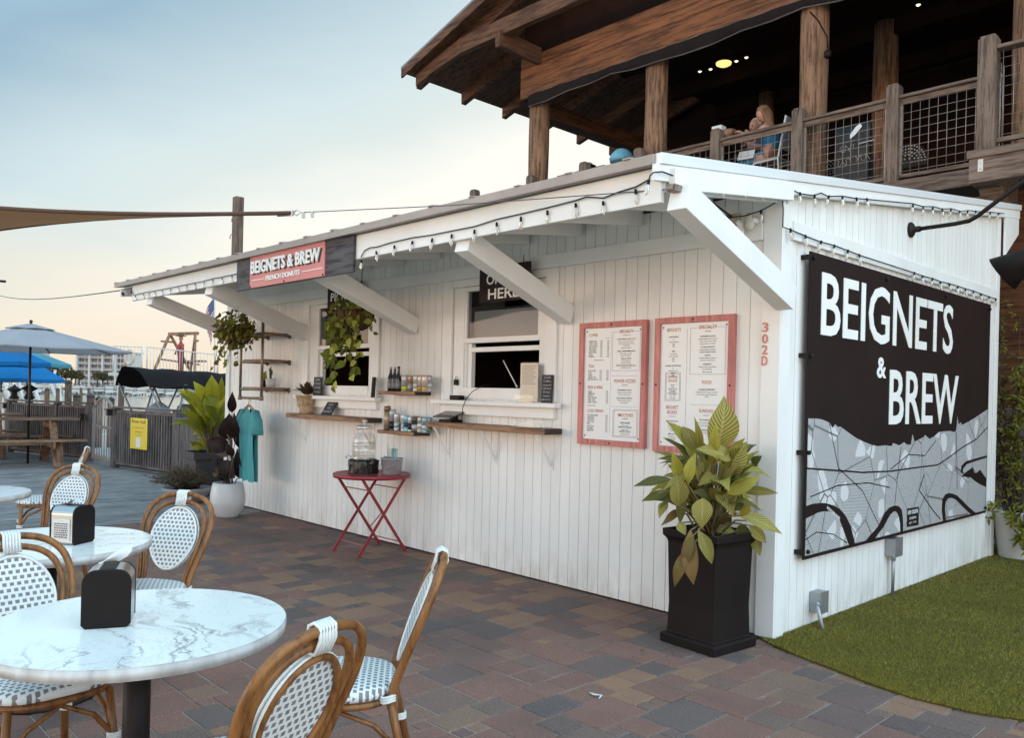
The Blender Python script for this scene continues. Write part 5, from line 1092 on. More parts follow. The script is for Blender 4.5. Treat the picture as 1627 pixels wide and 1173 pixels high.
def arch_gate(label, p0, p1, zs, za, m_):
    t = thing('arched_gate', label, 'gate', ((p0[0] + p1[0]) / 2, (p0[1] + p1[1]) / 2, 0), 'arched slat gates in the waterfront fence'); a, b = V(*p0, 0), V(*p1, 0); L = (b - a).length; d = (b - a).normalized()
    zt = lambda s: zs + (za - zs) * math.sin(math.pi * s)
    m = MB(); n = max(4, int(L / .15))
    for i in range(n): s_ = (i + .5) / n; m.bx(a + d * (L * s_) + V(0, 0, .06 + zt(s_) / 2 - .03), (.040, .010, zt(s_) - .06), rz=math.atan2(d.y, d.x))
    m.build('slats', m_, t)
    m = MB(); pts = [a + d * (L * i / 14) + V(0, 0, zt(i / 14)) for i in range(15)]; m.tube(pts, .026, 8); m.bar(a + V(0, 0, .06), a + V(0, 0, zs), .05, .05, d); m.bar(b + V(0, 0, .06), b + V(0, 0, zs), .05, .05, d); m.bar(a + V(0, 0, .12), b + V(0, 0, .12), .04, .06); m.bar(a + V(0, .02, .7), b + V(0, .02, .7), .03, .05); m.build('frame', m_, t)
    return t
pale_gate = mat('pale_gate_paint', (.30, .285, .28), (.22, .21, .205), .6, ns=8)
arch_gate('pale arched slat gate left of the fence panel with the yellow notice', (-17.05, 5.13), (-15.84, 5.10), 1.06, 1.26, pale_gate)
arch_gate('far arched gate at the left edge with a pale blue sheet on it', (-21.3, 4.2), (-20.42, 4.36), 1.12, 1.30, pale_gate)
arch_gate('small pale arched gate behind the solid fence return', (-13.3, 5.75), (-12.5, 5.9), 1.05, 1.22, pale_gate)
t = thing('paper_notice', 'pale blue printed sheet on the far left arched gate', 'notice', (-20.8, 4.2, .35)); b = MB(); b.bx((-20.85, 4.22, .60), (.42, .012, .62), rz=.18); b.bx((-20.85, 4.20, .70), (.30, .008, .10), rz=.18, m=1); b.build('sheet', [mat('pale_blue_sheet', (.36, .50, .58), (.28, .42, .52), .7, ns=9), chalkm], t)
# yellow notice
a = V(-15.72, 5.10, 0); d = (V(-13.58, 5.37, 0) - a).normalized(); n_ = V(d.y, -d.x, 0)
yn = thing('yellow_notice', 'bright yellow laminated notice tied to the fence panel', 'notice', a + d * .95 + n_ * .075 + V(0, 0, .40))
o = a + d * .70 + n_ * .068; w_, h_ = .60, .54
b = MB(); b.bar(o + d * .0 + V(0, 0, .40 + h_ / 2), o + d * w_ + V(0, 0, .40 + h_ / 2), .006, h_); b.build('sheet', mat('yellow_sheet', (.62, .48, .03), (.58, .44, .025), .45, ns=3), yn)
b = MB(); q = o + n_ * .0045
for s_, z, h in (('River hub', .85, .065), ('keep gate clear of carts', .765, .022), ('thank you', .69, .030), ('for visiting', .64, .02)): htext(b, s_, q + d * (w_ / 2) + V(0, 0, z), d, (0, 0, 1), h, align='C', bold=.01, width=.5 if h > .05 else .42 if z > .7 else .24)
b.build('lettering', mat('ochre_ink', (.10, .075, .02), None, .7), yn)
b = MB(); b.add([q + d * .21 + V(0, 0, .43), q + d * .37 + V(0, 0, .43), q + d * .37 + V(0, 0, .60), q + d * .21 + V(0, 0, .60)], [(0, 1, 2, 3)]); b.build('white_patch', mat('white_cloth', (.62, .64, .66)), yn)
for p, l in (((-17.24, 4.96, .86), 'small black lamp on the fence post left of the arched gate'), ((-15.74, 4.98, 1.0), 'small black lamp on the post between arched gate and fence panel'), ((-20.2, 4.28, 1.0), 'small black lamp on the far end post of the long fence')):
    t = thing('post_lamp', l, 'post lamp', p, 'small lamps on the fence posts'); b = MB(); b.bx(p, (.09, .07, .10)); b.build('housing', black_metal, t, .01); b = MB(); b.bx(Vector(p) + V(0, -.01, .062), (.12, .11, .018)); b.build('cap', black_metal, t, .004)

# picnic tables
pw = wood('picnic_wood', (.235, .140, .085), (.125, .068, .040), 1, .8, .7, .25); pwz = wood('picnic_leg_wood', (.225, .130, .078), (.115, .062, .036), 2, .8, .7, .2); pwx = wood('picnic_cross_wood', (.225, .130, .078), (.115, .062, .036), 0, .8, .7, .2)
t0 = thing('picnic_table', 'brown wooden picnic table nearer the arched gate with a parasol pole through it', 'picnic table', (0, 0, 0), 'picnic tables on the deck')
L = 2.1
b = MB(); 
for i in range(5): b.box(-.37 + i * .15, -.37 + i * .15 + .14, -L / 2, L / 2, .83, .87)
b.build('tabletop', pw, t0, .006, local=True)
for sx in (-1, 1):
    b = MB(); 
    for i in range(2): b.box(sx * .72 - .14 + i * .145, sx * .72 - .14 + i * .145 + .138, -L / 2 - .05, L / 2 + .05, .46, .50)
    b.build('bench', pw, t0, .006, local=True)
    for sy in (-.62, .62):
        b = MB(); b.bar((sx * .85, sy, 0), (sx * .25, sy, .83), .045, .12, (0, 1, 0)); b.build('leg', pwz, t0, .004, local=True)
        b = MB(); b.bar((sx * .80, sy + .05, 0), (sx * .72, sy + .05, .46), .045, .11, (0, 1, 0)); b.build('leg', pwz, t0, .004, local=True)
for sy in (-.62, .62):
    b = MB(); b.box(-.86, .86, sy - .07, sy - .03, .34, .455); b.box(-.36, .36, sy - .07, sy - .03, .70, .829); b.build('cross_beam', pwx, t0, .004, local=True)
b = MB(); b.box(-.02, .02, -.6, .6, .36, .44); b.build('centre_beam', pw, t0, .004, local=True)
t0.location = (-17.0, 3.72, 0); t0.rotation_euler = (0, 0, R(-6))
dup(t0, (-19.35, 3.35, 0), R(-8), 'brown wooden picnic table farther from the camera behind the nearer one')

# parasols
def parasol(label, x, y, zr_, za, rad, colr, polez0=0., n=8, dome=.0, rot=.0, polem=None, val=.09, group='parasols over the waterfront tables'):
    t = thing('parasol', label, 'parasol', (x, y, polez0), group); b = MB(); rows = []
    for j, s_ in enumerate((0, .12, .35, .65, 1.0)):
        row = []
        for k in range(n * 2 + 1):
            a = rot + math.pi * k / n; rr = rad * s_ * (1 if k % 2 == 0 else math.cos(math.pi / n) * (1 + .012 * s_)); z = za - (za - zr_) * (s_ ** (1 + dome)) - (.0 if k % 2 == 0 else .02 * s_)
            row.append(V(x + rr * math.cos(a), y + rr * math.sin(a), z))
        rows.append(row)
    rows.append([p + V(0, 0, -val) for p in rows[-1]])
    b.grid(rows, 0, False); b.build('canopy', colr, t)
    b = MB(); rows = []
    for s_ in (.02, .10, .20):
        rows.append([V(x + rad * s_ * 1.2 * math.cos(rot + 2 * math.pi * k / 16), y + rad * s_ * 1.2 * math.sin(rot + 2 * math.pi * k / 16), za + .022 - (za - zr_) * s_ * 1.2 + .012 * (k % 2)) for k in range(17)])
    b.grid(rows, 0, False); b.build('vent_cap', colr, t)
    b = MB(); b.tube([(x, y, polez0), (x, y, za + .05)], .022, 8); b.lathe([(.01, za + .04), (.03, za + .06), (.03, za + .08), (.005, za + .10)], (x, y, 0), 8); b.build('pole', polem or mat('dark_bronze', (.022, .015, .012), None, .45, .3), t)
    for k in range(n):
        a = rot + 2 * math.pi * k / n; b = MB(); b.bar((x + .03 * math.cos(a), y + .03 * math.sin(a), za - .05), (x + rad * .98 * math.cos(a), y + rad * .98 * math.sin(a), zr_ - .02), .016, .016); b.build('rib', black_metal, t)
def fabric(name, c, tr=.25):
    s = NT(name); s.set(.85, 0, .2); col = s.mix(s.ramp(s.noise(s.coords(), 1.5, 3), [(.3, (0, 0, 0)), (.7, (1, 1, 1))]), c, tuple(q * .88 for q in c)); s.base(col); s.bump(s.noise(s.coords(), 9, 3), .2, .02)
    t = s.n('ShaderNodeBsdfTranslucent', {0: col}); m = s.n('ShaderNodeMixShader', {0: tr}); s.l(s.p.outputs[0], m.inputs[1]); s.l(t.outputs[0], m.inputs[2]); s.l(m.outputs[0], s.o.inputs[0]); return s.m
blue_f = fabric('blue_fabric', (.012, .165, .42)); grey_f = fabric('grey_fabric', (.43, .405, .42)); teal_f = fabric('teal_fabric', (.10, .30, .36))
parasol('large pale grey market parasol over the nearer picnic table', -17.19, 4.04, 2.15, 2.59, 1.74, grey_f, rot=.35, val=.02)
def dp(u, v, D):
    q = _ray(u, v); return V(0, 0, 1.5) + q * (D / 1295.3)
p = dp(-8, 560, 18.5); parasol('flat bright blue parasol directly under the grey one', p.x, p.y, 1.98, 2.40, 1.18, blue_f, dome=.3, rot=.2)
p = dp(3, 560, 21); parasol('deep domed bright blue parasol lowest at the left edge', p.x, p.y, 1.62, 2.14, 1.55, blue_f, dome=1.2, rot=.1)
p = dp(44, 560, 23); parasol('small teal parasol peeking out right of the blue ones', p.x, p.y, 2.06, 2.50, 1.12, teal_f, rot=.3)

# shade sail, its wire, the timber post, overhead cable
tip = dp(463, 338.5, 6.0); A_ = dp(-180, 316, 6.2); B_ = dp(-180, 396, 8.2)
b = MB(); rows = []
for i in range(13):
    s_ = i / 12; row = []
    for j in range(9):
        r_ = j / 8; e0_ = tip.lerp(A_, s_) + V(0, 0, -.05 * math.sin(math.pi * s_)); e1_ = tip.lerp(B_, s_) + V(0, 0, .10 * math.sin(math.pi * s_)); row.append(e0_.lerp(e1_, r_) + V(0, 0, -.06 * s_ * math.sin(math.pi * r_)))
    rows.append(row)
b.grid(rows); sail = thing('shade_sail', 'brown triangular shade sail stretched from the left towards the roof corner', 'shade sail', tip)
sf = fabric('brown_sail_fabric', (.26, .118, .056), .5); b.build('fabric', sf, sail)
b = MB(); b.tube([r[0] for r in rows], .016, 6); b.tube([r[-1] for r in rows], .016, 6); b.build('hem', mat('dark_hem', (.085, .042, .024), None, .8), sail)
d_ = (cp - tip).normalized()
b = MB(); b.bar(tip + d_ * -.16, tip + d_ * .02, .016, .04); b.tube([tip + d_ * .02, tip + d_ * .06 + V(0, 0, .02), tip + d_ * .11, tip + d_ * .06 + V(0, 0, -.02), tip + d_ * .02], .005, 6); b.bx(tip + d_ * .14 + V(0, 0, -.02), (.02, .02, .04)); b.bx(tip + d_ * .24 + V(0, 0, -.02), (.018, .018, .04)); b.build('shackle', mat('steel_plate', (.55, .54, .52), None, .4, .4), sail)
b = MB(); b.tube([tip + d_ * .10, tip.lerp(cp, .5) + V(0, 0, -.015), cp], .0032, 5); b.build('wire', mat('dark_wire', (.10, .10, .11), None, .5, .5), sail)
t = thing('timber_post', 'tall weathered square timber post rising behind the kiosk roof', 'post', (-12.03, 5.62, 0)); b = MB(); b.box(-12.10, -11.97, 5.55, 5.68, -.05, 4.45); b.build('post', grey_wood, t, .006)
b = MB(); b.tube([(-12.11, 5.6, 3.9), (-12.19, 5.57, 3.88), (-12.20, 5.57, 3.82)], .008, 6); b.tube([(-12.11, 5.6, 4.15), (-12.15, 5.57, 4.13), (-12.15, 5.57, 4.08)], .008, 6); b.build('hook', galv, t)
e_ = dp(-60, 443, 26); k_ = V(-10.2, 3.45, 2.66); b = MB(); b.tube([e_.lerp(k_, i / 12) + V(0, 0, -.35 * math.sin(math.pi * i / 12)) for i in range(13)], .008, 5); tag(b.build('overhead_cable', mat('dark_wire', (.10, .10, .11))), 'thin cable running from the far left sky to the kiosk roof', 'cable')
p = dp(4, 447, 24); t = thing('cable_coupling', 'tiny dark coupling hanging on the overhead cable', 'coupling', p); b = MB(); b.bx(p, (.16, .16, .06)); b.build('body', black_metal, t, .01)

# pilings with caps
pil = wood('piling_wood', (.135, .085, .055), (.065, .040, .028), 2, .6, .85, .3); capm = mat('piling_cap', (.035, .030, .030), (.05, .045, .042), .7, ns=8)
def piling(u, vt, D, r, lab, flat=False):
    p = dp(u, vt, D); t = thing('dock_piling', lab, 'piling', (p.x, p.y, -1.3), 'capped wooden pilings beyond the fence')
    b = MB(); b.lathe([(r * 1.05, -1.3), (r, p.z - r * .95)], (p.x, p.y, 0), 14); b.build('pile', pil, t)
    if not flat: b = MB(); b.lathe([(r * 1.14, p.z - r * 1.1), (r * 1.14, p.z - r * .85), (.005, p.z)], (p.x, p.y, 0), 14); b.build('cap', capm, t)
for u, v, D, r, l in ((109, 603, 25, .098, 'tallest thick capped piling left of the arched gate'), (122, 625, 24, .095, 'capped piling just right of the tallest one'), (144.5, 624.5, 25, .11, 'broad capped piling above the left edge of the arched gate'), (157, 629, 23, .085, 'low capped piling behind the arched gate top'), (176.5, 630, 22, .09, 'low capped piling right of the arched gate top'),
                      (75, 616, 27, .075, 'slim capped piling right of the dark dock lantern'), (92, 616.5, 27, .06, 'slimmest capped piling left of the tallest one'), (129, 614, 40, .07, 'thin bare piling out in the water'), (141.5, 614.5, 40, .07, 'thin bare piling second from the gate out in the water'), (193, 612, 30, .10, 'piling at the stern of the bimini boat')):
    piling(u, v, D, r, l, 'bare' in l)
for u, v, D, l in ((23, 614, 24, 'dark tiered lantern on the dock at far left'), (47, 612, 22, 'dark tiered lantern behind the grey parasol pole')):
    p = dp(u, v, D); t = thing('dock_lantern', l, 'lantern', (p.x, p.y, -.2), 'dark lanterns on the dock')
    b = MB(); b.lathe([(.05, -.2), (.05, p.z - .75)], (p.x, p.y, 0), 10); b.build('post', black_metal, t)
    b = MB(); b.lathe([(.05, -.75), (.16, -.62), (.20, -.60), (.10, -.52), (.08, -.40), (.15, -.34), (.10, -.28), (.07, -.18), (.21, -.10), (.19, -.08), (.05, .0), (.01, .06)], (p.x, p.y, p.z), 12); b.build('lantern_head', black_metal, t)
wpm = mat('white_spar', (.55, .53, .50), None, .5)
for i, (u0, v0, u1, v1, D) in enumerate(((6, 603, 18, 640, 30), (30, 602, 36, 632, 32), (51, 603, 66, 650, 28), (80, 606, 92, 640, 30), (92, 606, 99, 650, 30), (88, 560 + 28, 84, 606, 34))):
    a_, c_ = dp(u0, v0, D), dp(u1, v1, D); b = MB(); b.tube([a_, c_ + (c_ - a_) * .9], .055, 7); tag(b.build('leaning_spar', wpm), ('white leaning boat spar nearest the left edge', 'white leaning boat spar behind the tiered lantern', 'long white leaning spar right of the parasol pole', 'white leaning spar between the two slim pilings', 'white spar leaning beside the tallest piling', 'short white spar under the teal parasol edge')[i], 'spar', 'white leaning spars of moored boats')

# far shore: land strip, dock, apartment blocks, trees, moored boats
sh0, sh1 = dp(-400, 612, 330), dp(620, 612, 330)
b = MB(); dvec = (sh1 - sh0).normalized(); away = V(-dvec.y, dvec.x, 0); away = away if away.dot(fw) > 0 else -away
b.add([sh0.xy.to_3d() + V(0, 0, -.6), sh1.xy.to_3d() + V(0, 0, -.6), sh1.xy.to_3d() + away * 400 + V(0, 0, -.2), sh0.xy.to_3d() + away * 400 + V(0, 0, -.2), sh0.xy.to_3d() + V(0, 0, -2), sh1.xy.to_3d() + V(0, 0, -2)], [(0, 1, 2, 3), (4, 5, 1, 0)])
struct(b.build('far_shore', mat('shore_sand', (.26, .21, .16), (.14, .12, .09), .9, ns=.05)))
fd = thing('far_dock', 'long pale dock on pilings across the harbour', 'dock', dp(150, 612, 250)); da, dc = dp(-200, 612, 250).xy.to_3d(), dp(520, 612, 250).xy.to_3d()
b = MB(); b.bar(da + V(0, 0, -.1), dc + V(0, 0, -.1), 3, .35); b.build('walkway', mat('pale_dock', (.24, .19, .15), (.17, .135, .11), .85, ns=.3), fd)
rnd = random.Random(9); b = MB(); 
for i in range(170):
    q = da.lerp(dc, i / 170) + V(rnd.uniform(-4, 4), rnd.uniform(-4, 4), 0); b.lathe([(.22, -1.5), (.20, rnd.uniform(.8, 2.4))], q, 6)
o = b.build('dock_piles', mat('pale_pile', (.30, .24, .20), (.20, .155, .13), .85, ns=.5), fd); o['kind'] = 'stuff'
condo_w = mat('condo_wall', (.52, .49, .46), (.47, .44, .42), .8, ns=.1); condo_g = mat('condo_glass', (.13, .12, .13), (.20, .17, .16), .4, ns=.2); condo_r = mat('condo_rail', (.36, .34, .34), None, .6)
def condo(label, u0, u1, vt, D, floors, bays, m_=None):
    a_, c_ = dp(u0, 612, D), dp(u1, 612, D); H_ = dp((u0 + u1) / 2, vt, D).z + .3; a_.z = c_.z = -.3; d_ = c_ - a_; L_ = d_.length; d_.normalize(); n_ = V(d_.y, -d_.x, 0)
    if n_.dot(fw) > 0: n_ = -n_
    t = thing('apartment_block', label, 'apartment block', a_.lerp(c_, .5), 'apartment blocks across the harbour'); rz = math.atan2(d_.y, d_.x); mid = a_.lerp(c_, .5) - n_ * 8
    MB().bx(mid + V(0, 0, H_ / 2), (L_, 14, H_), rz=rz).build('body', m_ or condo_w, t)
    MB().bx(mid + n_ * 1.5 + V(0, 0, H_ + .35), (L_ + 1.5, 19, .7), rz=rz).build('roof', condo_w, t)
    fh = H_ / floors
    for f in range(floors):
        b = MB(); b.bx(a_.lerp(c_, .5) + n_ * .2 + V(0, 0, f * fh + .15), (L_ + .4, 2.2, .32), rz=rz); b.build('balcony_slab', condo_w, t)
        b = MB(); b.bx(a_.lerp(c_, .5) + n_ * 1.2 + V(0, 0, f * fh + .85), (L_, .1, .55), rz=rz); b.build('balcony_rail', condo_r, t)
        for k in range(bays):
            b = MB(); b.bx(a_ + d_ * (L_ * (k + .5) / bays) - n_ * .95 + V(0, 0, f * fh + fh * .5 + .1), (L_ / bays * .78, .2, fh * .72), rz=rz); b.build('window', condo_g, t)
    for k in range(0, bays + 1, 2):
        b = MB(); b.bx(a_ + d_ * (L_ * min(max(k / bays, .012), .988)) + n_ * .4 + V(0, 0, H_ / 2), (.9, 2.2, H_), rz=rz); b.build('pier', condo_w, t)
condo('pale balconied apartment block across the water beside the parasol tip', 122, 205, 560, 450, 6, 8)
condo('distant pinkish tower half hidden behind the parasols', 28, 60, 551, 620, 10, 4, mat('pink_stucco', (.46, .36, .31), (.40, .32, .28), .85, ns=.1))
crown_m = leafmat('far_foliage', (.095, .075, .035), (.060, .060, .025), .1, .8, .6)
def fartree(u, v, D, r, label, gone=0):
    p = dp(u, v, D); t = thing('broadleaf_tree', label, 'tree', (p.x, p.y, -.3), 'trees on the far shore'); b = MB(); b.tube([(p.x, p.y, -.3), (p.x + .2, p.y, p.z * .6), (p.x, p.y, p.z)], [.4, .3, .15], 6); b.build('trunk', mat('far_bark', (.12, .09, .07), (.08, .06, .05), .9, ns=1), t)
    b = MB(); rn = random.Random(int(u * 7))
    for i in range(320):
        th, ph = rn.uniform(0, 6.28), math.acos(rn.uniform(-.7, 1)); rr = r * (rn.uniform(.35, 1) ** .5) * (1 + .25 * math.sin(3 * th + u)); q = p + V(rr * math.sin(ph) * math.cos(th), rr * math.sin(ph) * math.sin(th), rr * .8 * math.cos(ph)); s_ = r * rn.uniform(.10, .2)
        e1 = V(rn.gauss(0, 1), rn.gauss(0, 1), rn.gauss(0, 1)).normalized() * s_; e2 = V(rn.gauss(0, 1), rn.gauss(0, 1), rn.gauss(0, 1)).normalized() * s_; b.add([q - e1, q + e2, q + e1, q - e2], [(0, 1, 2, 3)])
    b.build('crown', crown_m, t)
for u, v, r, l in ((84, 592, 3.2, 'rounded brownish tree under the blue parasol edge'), (93, 594, 3.0, 'rounded brownish tree second from the blue parasol'), (105, 593, 3.4, 'largest rounded tree left of the pale apartment block'), (113, 597, 2.6, 'low bushy tree left of the block corner'), (120, 597, 2.6, 'low bushy tree touching the left corner of the block'), (126, 598, 2.2, 'smallest bush in front of the left corner of the block'), (155, 599, 2.4, 'low tree in front of the middle of the block'), (163, 599, 2.5, 'low tree in front of the right half of the block'), (171, 600, 2.4, 'low tree next to the boat canopy')):
    fartree(u, v, 345, r, l)
hullm = mat('boat_hull', (.55, .54, .52), (.46, .45, .44), .4, ns=1); cabm = mat('boat_cabin', (.50, .48, .46), None, .4); navy = mat('navy_canvas', (.03, .045, .08), None, .8)
rnd = random.Random(21)
boat_lab = ['white moored cruiser farthest left across the harbour', 'moored white boat behind the dark lantern', 'moored boat seen under the blue parasol', 'moored boat right of the parasol pole', 'moored boat below the round trees', 'moored boat left of the tallest piling', 'moored boat right of the tallest piling', 'moored boat below the block corner', 'white centre console boat below the apartment block', 'moored boat below the middle of the block', 'moored boat beside the bimini front', 'moored boat seen through the bimini frames', 'moored boat framed by the crossed canopy poles', 'moored boat left of the leafy planter', 'moored boat just behind the leafy planter']
for i, u in enumerate((4, 26, 42, 58, 78, 96, 118, 128, 148, 160, 176, 205, 228, 255, 275)):
    D = rnd.uniform(205, 245); p = dp(u, 612, D); z = -1.2; L_ = rnd.uniform(6, 9); ang = math.atan2(rt.y, rt.x) + rnd.uniform(-.5, .5)
    t = thing('moored_boat', boat_lab[i], 'boat', (p.x, p.y, z), 'boats moored across the harbour'); t.rotation_euler = (0, 0, ang)
    b = MB(); b.grid([[V(-L_ / 2, -1.2, .9), V(-L_ / 2, 0, .9), V(-L_ / 2, 1.2, .9)], [V(-L_ / 2, -.9, -.1), V(-L_ / 2, 0, -.2), V(-L_ / 2, .9, -.1)], [V(L_ * .2, -.9, -.1), V(L_ * .2, 0, -.2), V(L_ * .2, .9, -.1)], [V(L_ * .2, -1.3, 1.05), V(L_ * .45, 0, 1.25), V(L_ * .2, 1.3, 1.05)]], 0, False); b.box(-L_ / 2, L_ * .2, -1.25, 1.25, .82, .95); b.prism([(L_ * .2, -1.25), (L_ / 2, 0), (L_ * .2, 1.25)], .5, 1.1, lambda x, y, h: (x, y, h)); b.build('hull', hullm, t, local=True)
    b = MB(); b.box(-L_ * .2, L_ * .1, -.8, .8, .95, 1.9 + rnd.uniform(0, .6)); b.box(-L_ * .19, L_ * .102, -.81, .81, 1.4, 1.7, 1); b.build('cabin', [cabm, condo_g], t, .05, local=True)
    b = MB(); b.box(-L_ * .32, L_ * .12, -.9, .9, 2.75, 2.85); b.build('canopy', navy if i % 3 == 0 else cabm, t, local=True)
    b = MB(); hm_ = rnd.uniform(2.8, 5.5); b.tube([(0, 0, .9), (-.1, 0, hm_)], .05, 5); b.build('mast', wpm, t, local=True)
    for sy in (-.8, .8): b = MB(); b.tube([(-L_ * .3, sy, .9), (-L_ * .3, sy, 2.75)], .04, 5); b.build('canopy_post', wpm, t, local=True)

# bimini boat
bb = thing('pontoon_boat', 'moored boat with black bimini canopy just behind the fence', 'boat', dp(270, 650, 18.5).xy.to_3d() + V(0, 0, -1.2))
c0, c1 = dp(208, 596, 17.6), dp(372, 606, 19.2); ax_ = (c1 - c0); ax_.z = 0; La = ax_.length; ax_.normalize(); wd = V(-ax_.y, ax_.x, 0); wd = wd if wd.dot(fw) > 0 else -wd
b = MB(); rows = []
for i in range(15):
    s_ = i / 14; z0_ = 1.52 - .06 * s_; row = []
    for j in range(13):
        r_ = j / 12 * 2 - 1; row.append(c0.xy.to_3d() + ax_ * (La * s_ + (.12 * (1 - abs(r_)) * (-1 if s_ == 0 else 0))) + wd * (1.0 * r_) + V(0, 0, z0_ + .40 * (1 - abs(r_) ** 2.4) - .035 * abs(math.sin(s_ * 9.4)) + .01 * math.sin(i * 2.1 + j)))
    rows.append(row)
b.grid(rows); b.grid([[p + V(0, 0, -.012) for p in r] for r in rows[::-1]]); b.build('canopy', mat('black_canvas', (.012, .010, .011)), bb)
fr_m = mat('frame_tube', (.26, .25, .25), None, .4, .5); base_ = c0.xy.to_3d() + ax_ * (La * .42)
for sg in (-.95, .95):
    b = MB()
    for s_, f_ in ((.02, .30), (.36, .20), (.34, .60), (.60, .36), (.98, .62)):
        b.tube([c0.xy.to_3d() + ax_ * (La * s_) + wd * sg * .96 + V(0, 0, 1.55), c0.xy.to_3d() + ax_ * (La * f_) + wd * sg + V(0, 0, .2)], .022, 6)
    b.build('canopy_frame', fr_m, bb)
b = MB(); b.bar(c0.xy.to_3d() + ax_ * (-.8) + V(0, 0, -.35), c0.xy.to_3d() + ax_ * (La + 1.2) + V(0, 0, -.35), 2.2, .9); b.build('hull', hullm, bb, .05)
b = MB(); q = c0.xy.to_3d() + ax_ * (La * .60) - wd * .3; b.bx(q + V(0, 0, .62), (.9, .6, 1.0), rz=math.atan2(ax_.y, ax_.x)); b.build('console', mat('console_grey', (.16, .15, .16), (.12, .11, .12), .5, ns=3), bb, .12)
b = MB(); q = c0.xy.to_3d() + ax_ * (La * .18) - wd * .5; b.lathe([(.28, .0), (.30, .5), (.22, .9), (.05, 1.02), (.001, 1.03)], q + V(0, 0, .15), 12); b.build('outboard_motor', mat('motor_grey', (.30, .29, .31), None, .4), bb)

# upper deck boat with railings, swing frame and figure
ub = thing('double_deck_boat', 'double deck boat with white railings and a timber A frame on top', 'boat', dp(262, 620, 32).xy.to_3d() + V(0, 0, -1.2))
e0, e1 = dp(178, 590, 32), dp(348, 600, 32); e0.z = e1.z = 2.0; ax2 = (e1 - e0); L2 = ax2.length; ax2.normalize(); back = V(-ax2.y, ax2.x, 0); back = back if back.dot(fw) > 0 else -back; rz2 = math.atan2(ax2.y, ax2.x)
MB().bx(e0.lerp(e1, .5) + back * 1.6 + V(0, 0, -.06), (L2 + .2, 3.4, .12), rz=rz2).build('upper_deck', cabm, ub)
MB().bx(e0.lerp(e1, .5) + back * 1.6 + V(0, 0, -2.9), (L2 + 1.5, 3.0, .9), rz=rz2).build('hull', hullm, ub)
b = MB()
for s_ in (.05, .36, .66, .96):
    for k in (.1, 3.1): b.tube([e0.lerp(e1, s_) + back * k + V(0, 0, -2.5), e0.lerp(e1, s_) + back * k + V(0, 0, -.12)], .05, 7)
b.build('deck_posts', cabm, ub)
railm = mat('white_rail', (.60, .58, .56), None, .5)
for sa, sb_, dz_ in ((.01, .275, 1.04), (.325, .66, 1.04), (.66, .985, .92)):
    b = MB(); p_, q_ = e0.lerp(e1, sa), e0.lerp(e1, sb_); b.tube([p_ + V(0, 0, dz_), q_ + V(0, 0, dz_ - (.12 if sa > .3 else 0))], .022, 6); b.tube([p_ + V(0, 0, .1), q_ + V(0, 0, .1)], .016, 6); n = int((q_ - p_).length / .125)
    for i in range(n + 1): s_ = i / n; b.tube([p_.lerp(q_, s_) + V(0, 0, .0), p_.lerp(q_, s_) + V(0, 0, dz_ - (.12 * s_ if sa > .3 else 0))], .035 if i in (0, n) else .012, 5)
    b.build('railing', railm, ub)
af = MB(); tw = wood('swing_timber', (.27, .145, .085), (.16, .085, .05), 2, .6, .7, .2)
sh_ = -ax2 * .56; f0, f1 = e0.lerp(e1, .49) + back * 1.4 + sh_, e0.lerp(e1, .83) + back * 1.4 + sh_
tp0, tp1 = e0.lerp(e1, .525) + back * 1.4 + sh_ + V(0, 0, 1.66), e0.lerp(e1, .775) + back * 1.4 + sh_ + V(0, 0, 1.72)
for tp_, sg in ((tp0, -1), (tp1, 1)):
    for bk in (-.9, .9): af.bar(tp_, (f0 if sg < 0 else f1) + back * bk + ax2 * (sg * .12 + (.0 if bk < 0 else -sg * .9)), .085, .085)
    af.bar(tp_ + V(0, 0, -.32) + back * .3 - ax2 * sg * .12, tp_ + V(0, 0, -.32) - back * .3 + ax2 * sg * .22, .07, .07)
af.bar(tp0 - ax2 * .05, tp1 + ax2 * .12, .12, .12); af.build('swing_frame', tw, ub)
b = MB(); b.bx(e0.lerp(e1, .62) + back * 1.2 - ax2 * .45 + V(0, 0, .52), (1.5, .35, .07), rz=rz2, ry=.12); b.bx(e0.lerp(e1, .75) + back * 1.1 - ax2 * .45 + V(0, 0, .55), (1.0, .5, .07), rz=rz2, ry=-.05); b.build('swing_bench', tw, ub)
b = MB(); q = e0.lerp(e1, .165) - back * .06 + V(0, 0, .62); 
b.tube([q + ax2 * (.16 * math.cos(a)) + V(0, 0, .27 * math.sin(a)) for a in [2 * math.pi * k / 20 for k in range(20)]], .055, 8, closed=True); b.build('life_ring', mat('life_ring_cream', (.58, .46, .36), (.50, .38, .30), .6, ns=2), ub)
# costumed dummy standing on that deck
sp0 = e0.lerp(e1, .635) + back * .9 - ax2 * .36
st = thing('dummy', 'costumed dummy with brown hat and red top standing on the upper boat deck', 'dummy', (sp0.x, sp0.y, 2.0), None)
red_c = mat('red_cloth', (.32, .045, .045), (.22, .03, .03), .8, ns=6)
skin('body', [V(0, 0, .78), V(0, 0, 1.0), V(0, 0, 1.2), V(0, 0, 1.30), V(0, 0, 1.38), V(-.17, 0, 1.19), V(-.24, -.05, .98), V(-.22, -.15, .80), V(.17, 0, 1.19), V(.24, -.05, .98), V(.22, -.12, .80), V(-.08, 0, .7), V(-.09, 0, .4), V(-.09, 0, .05), V(.08, 0, .7), V(.09, 0, .4), V(.09, 0, .05)], [(0, 1), (1, 2), (2, 3), (3, 4), (2, 5), (5, 6), (6, 7), (2, 8), (8, 9), (9, 10), (0, 11), (11, 12), (12, 13), (0, 14), (14, 15), (15, 16)], [.13, .13, .14, .06, .05, .06, .05, .035, .06, .05, .035, .09, .065, .05, .09, .065, .05], red_c, st, (0, 0, 0), 1)
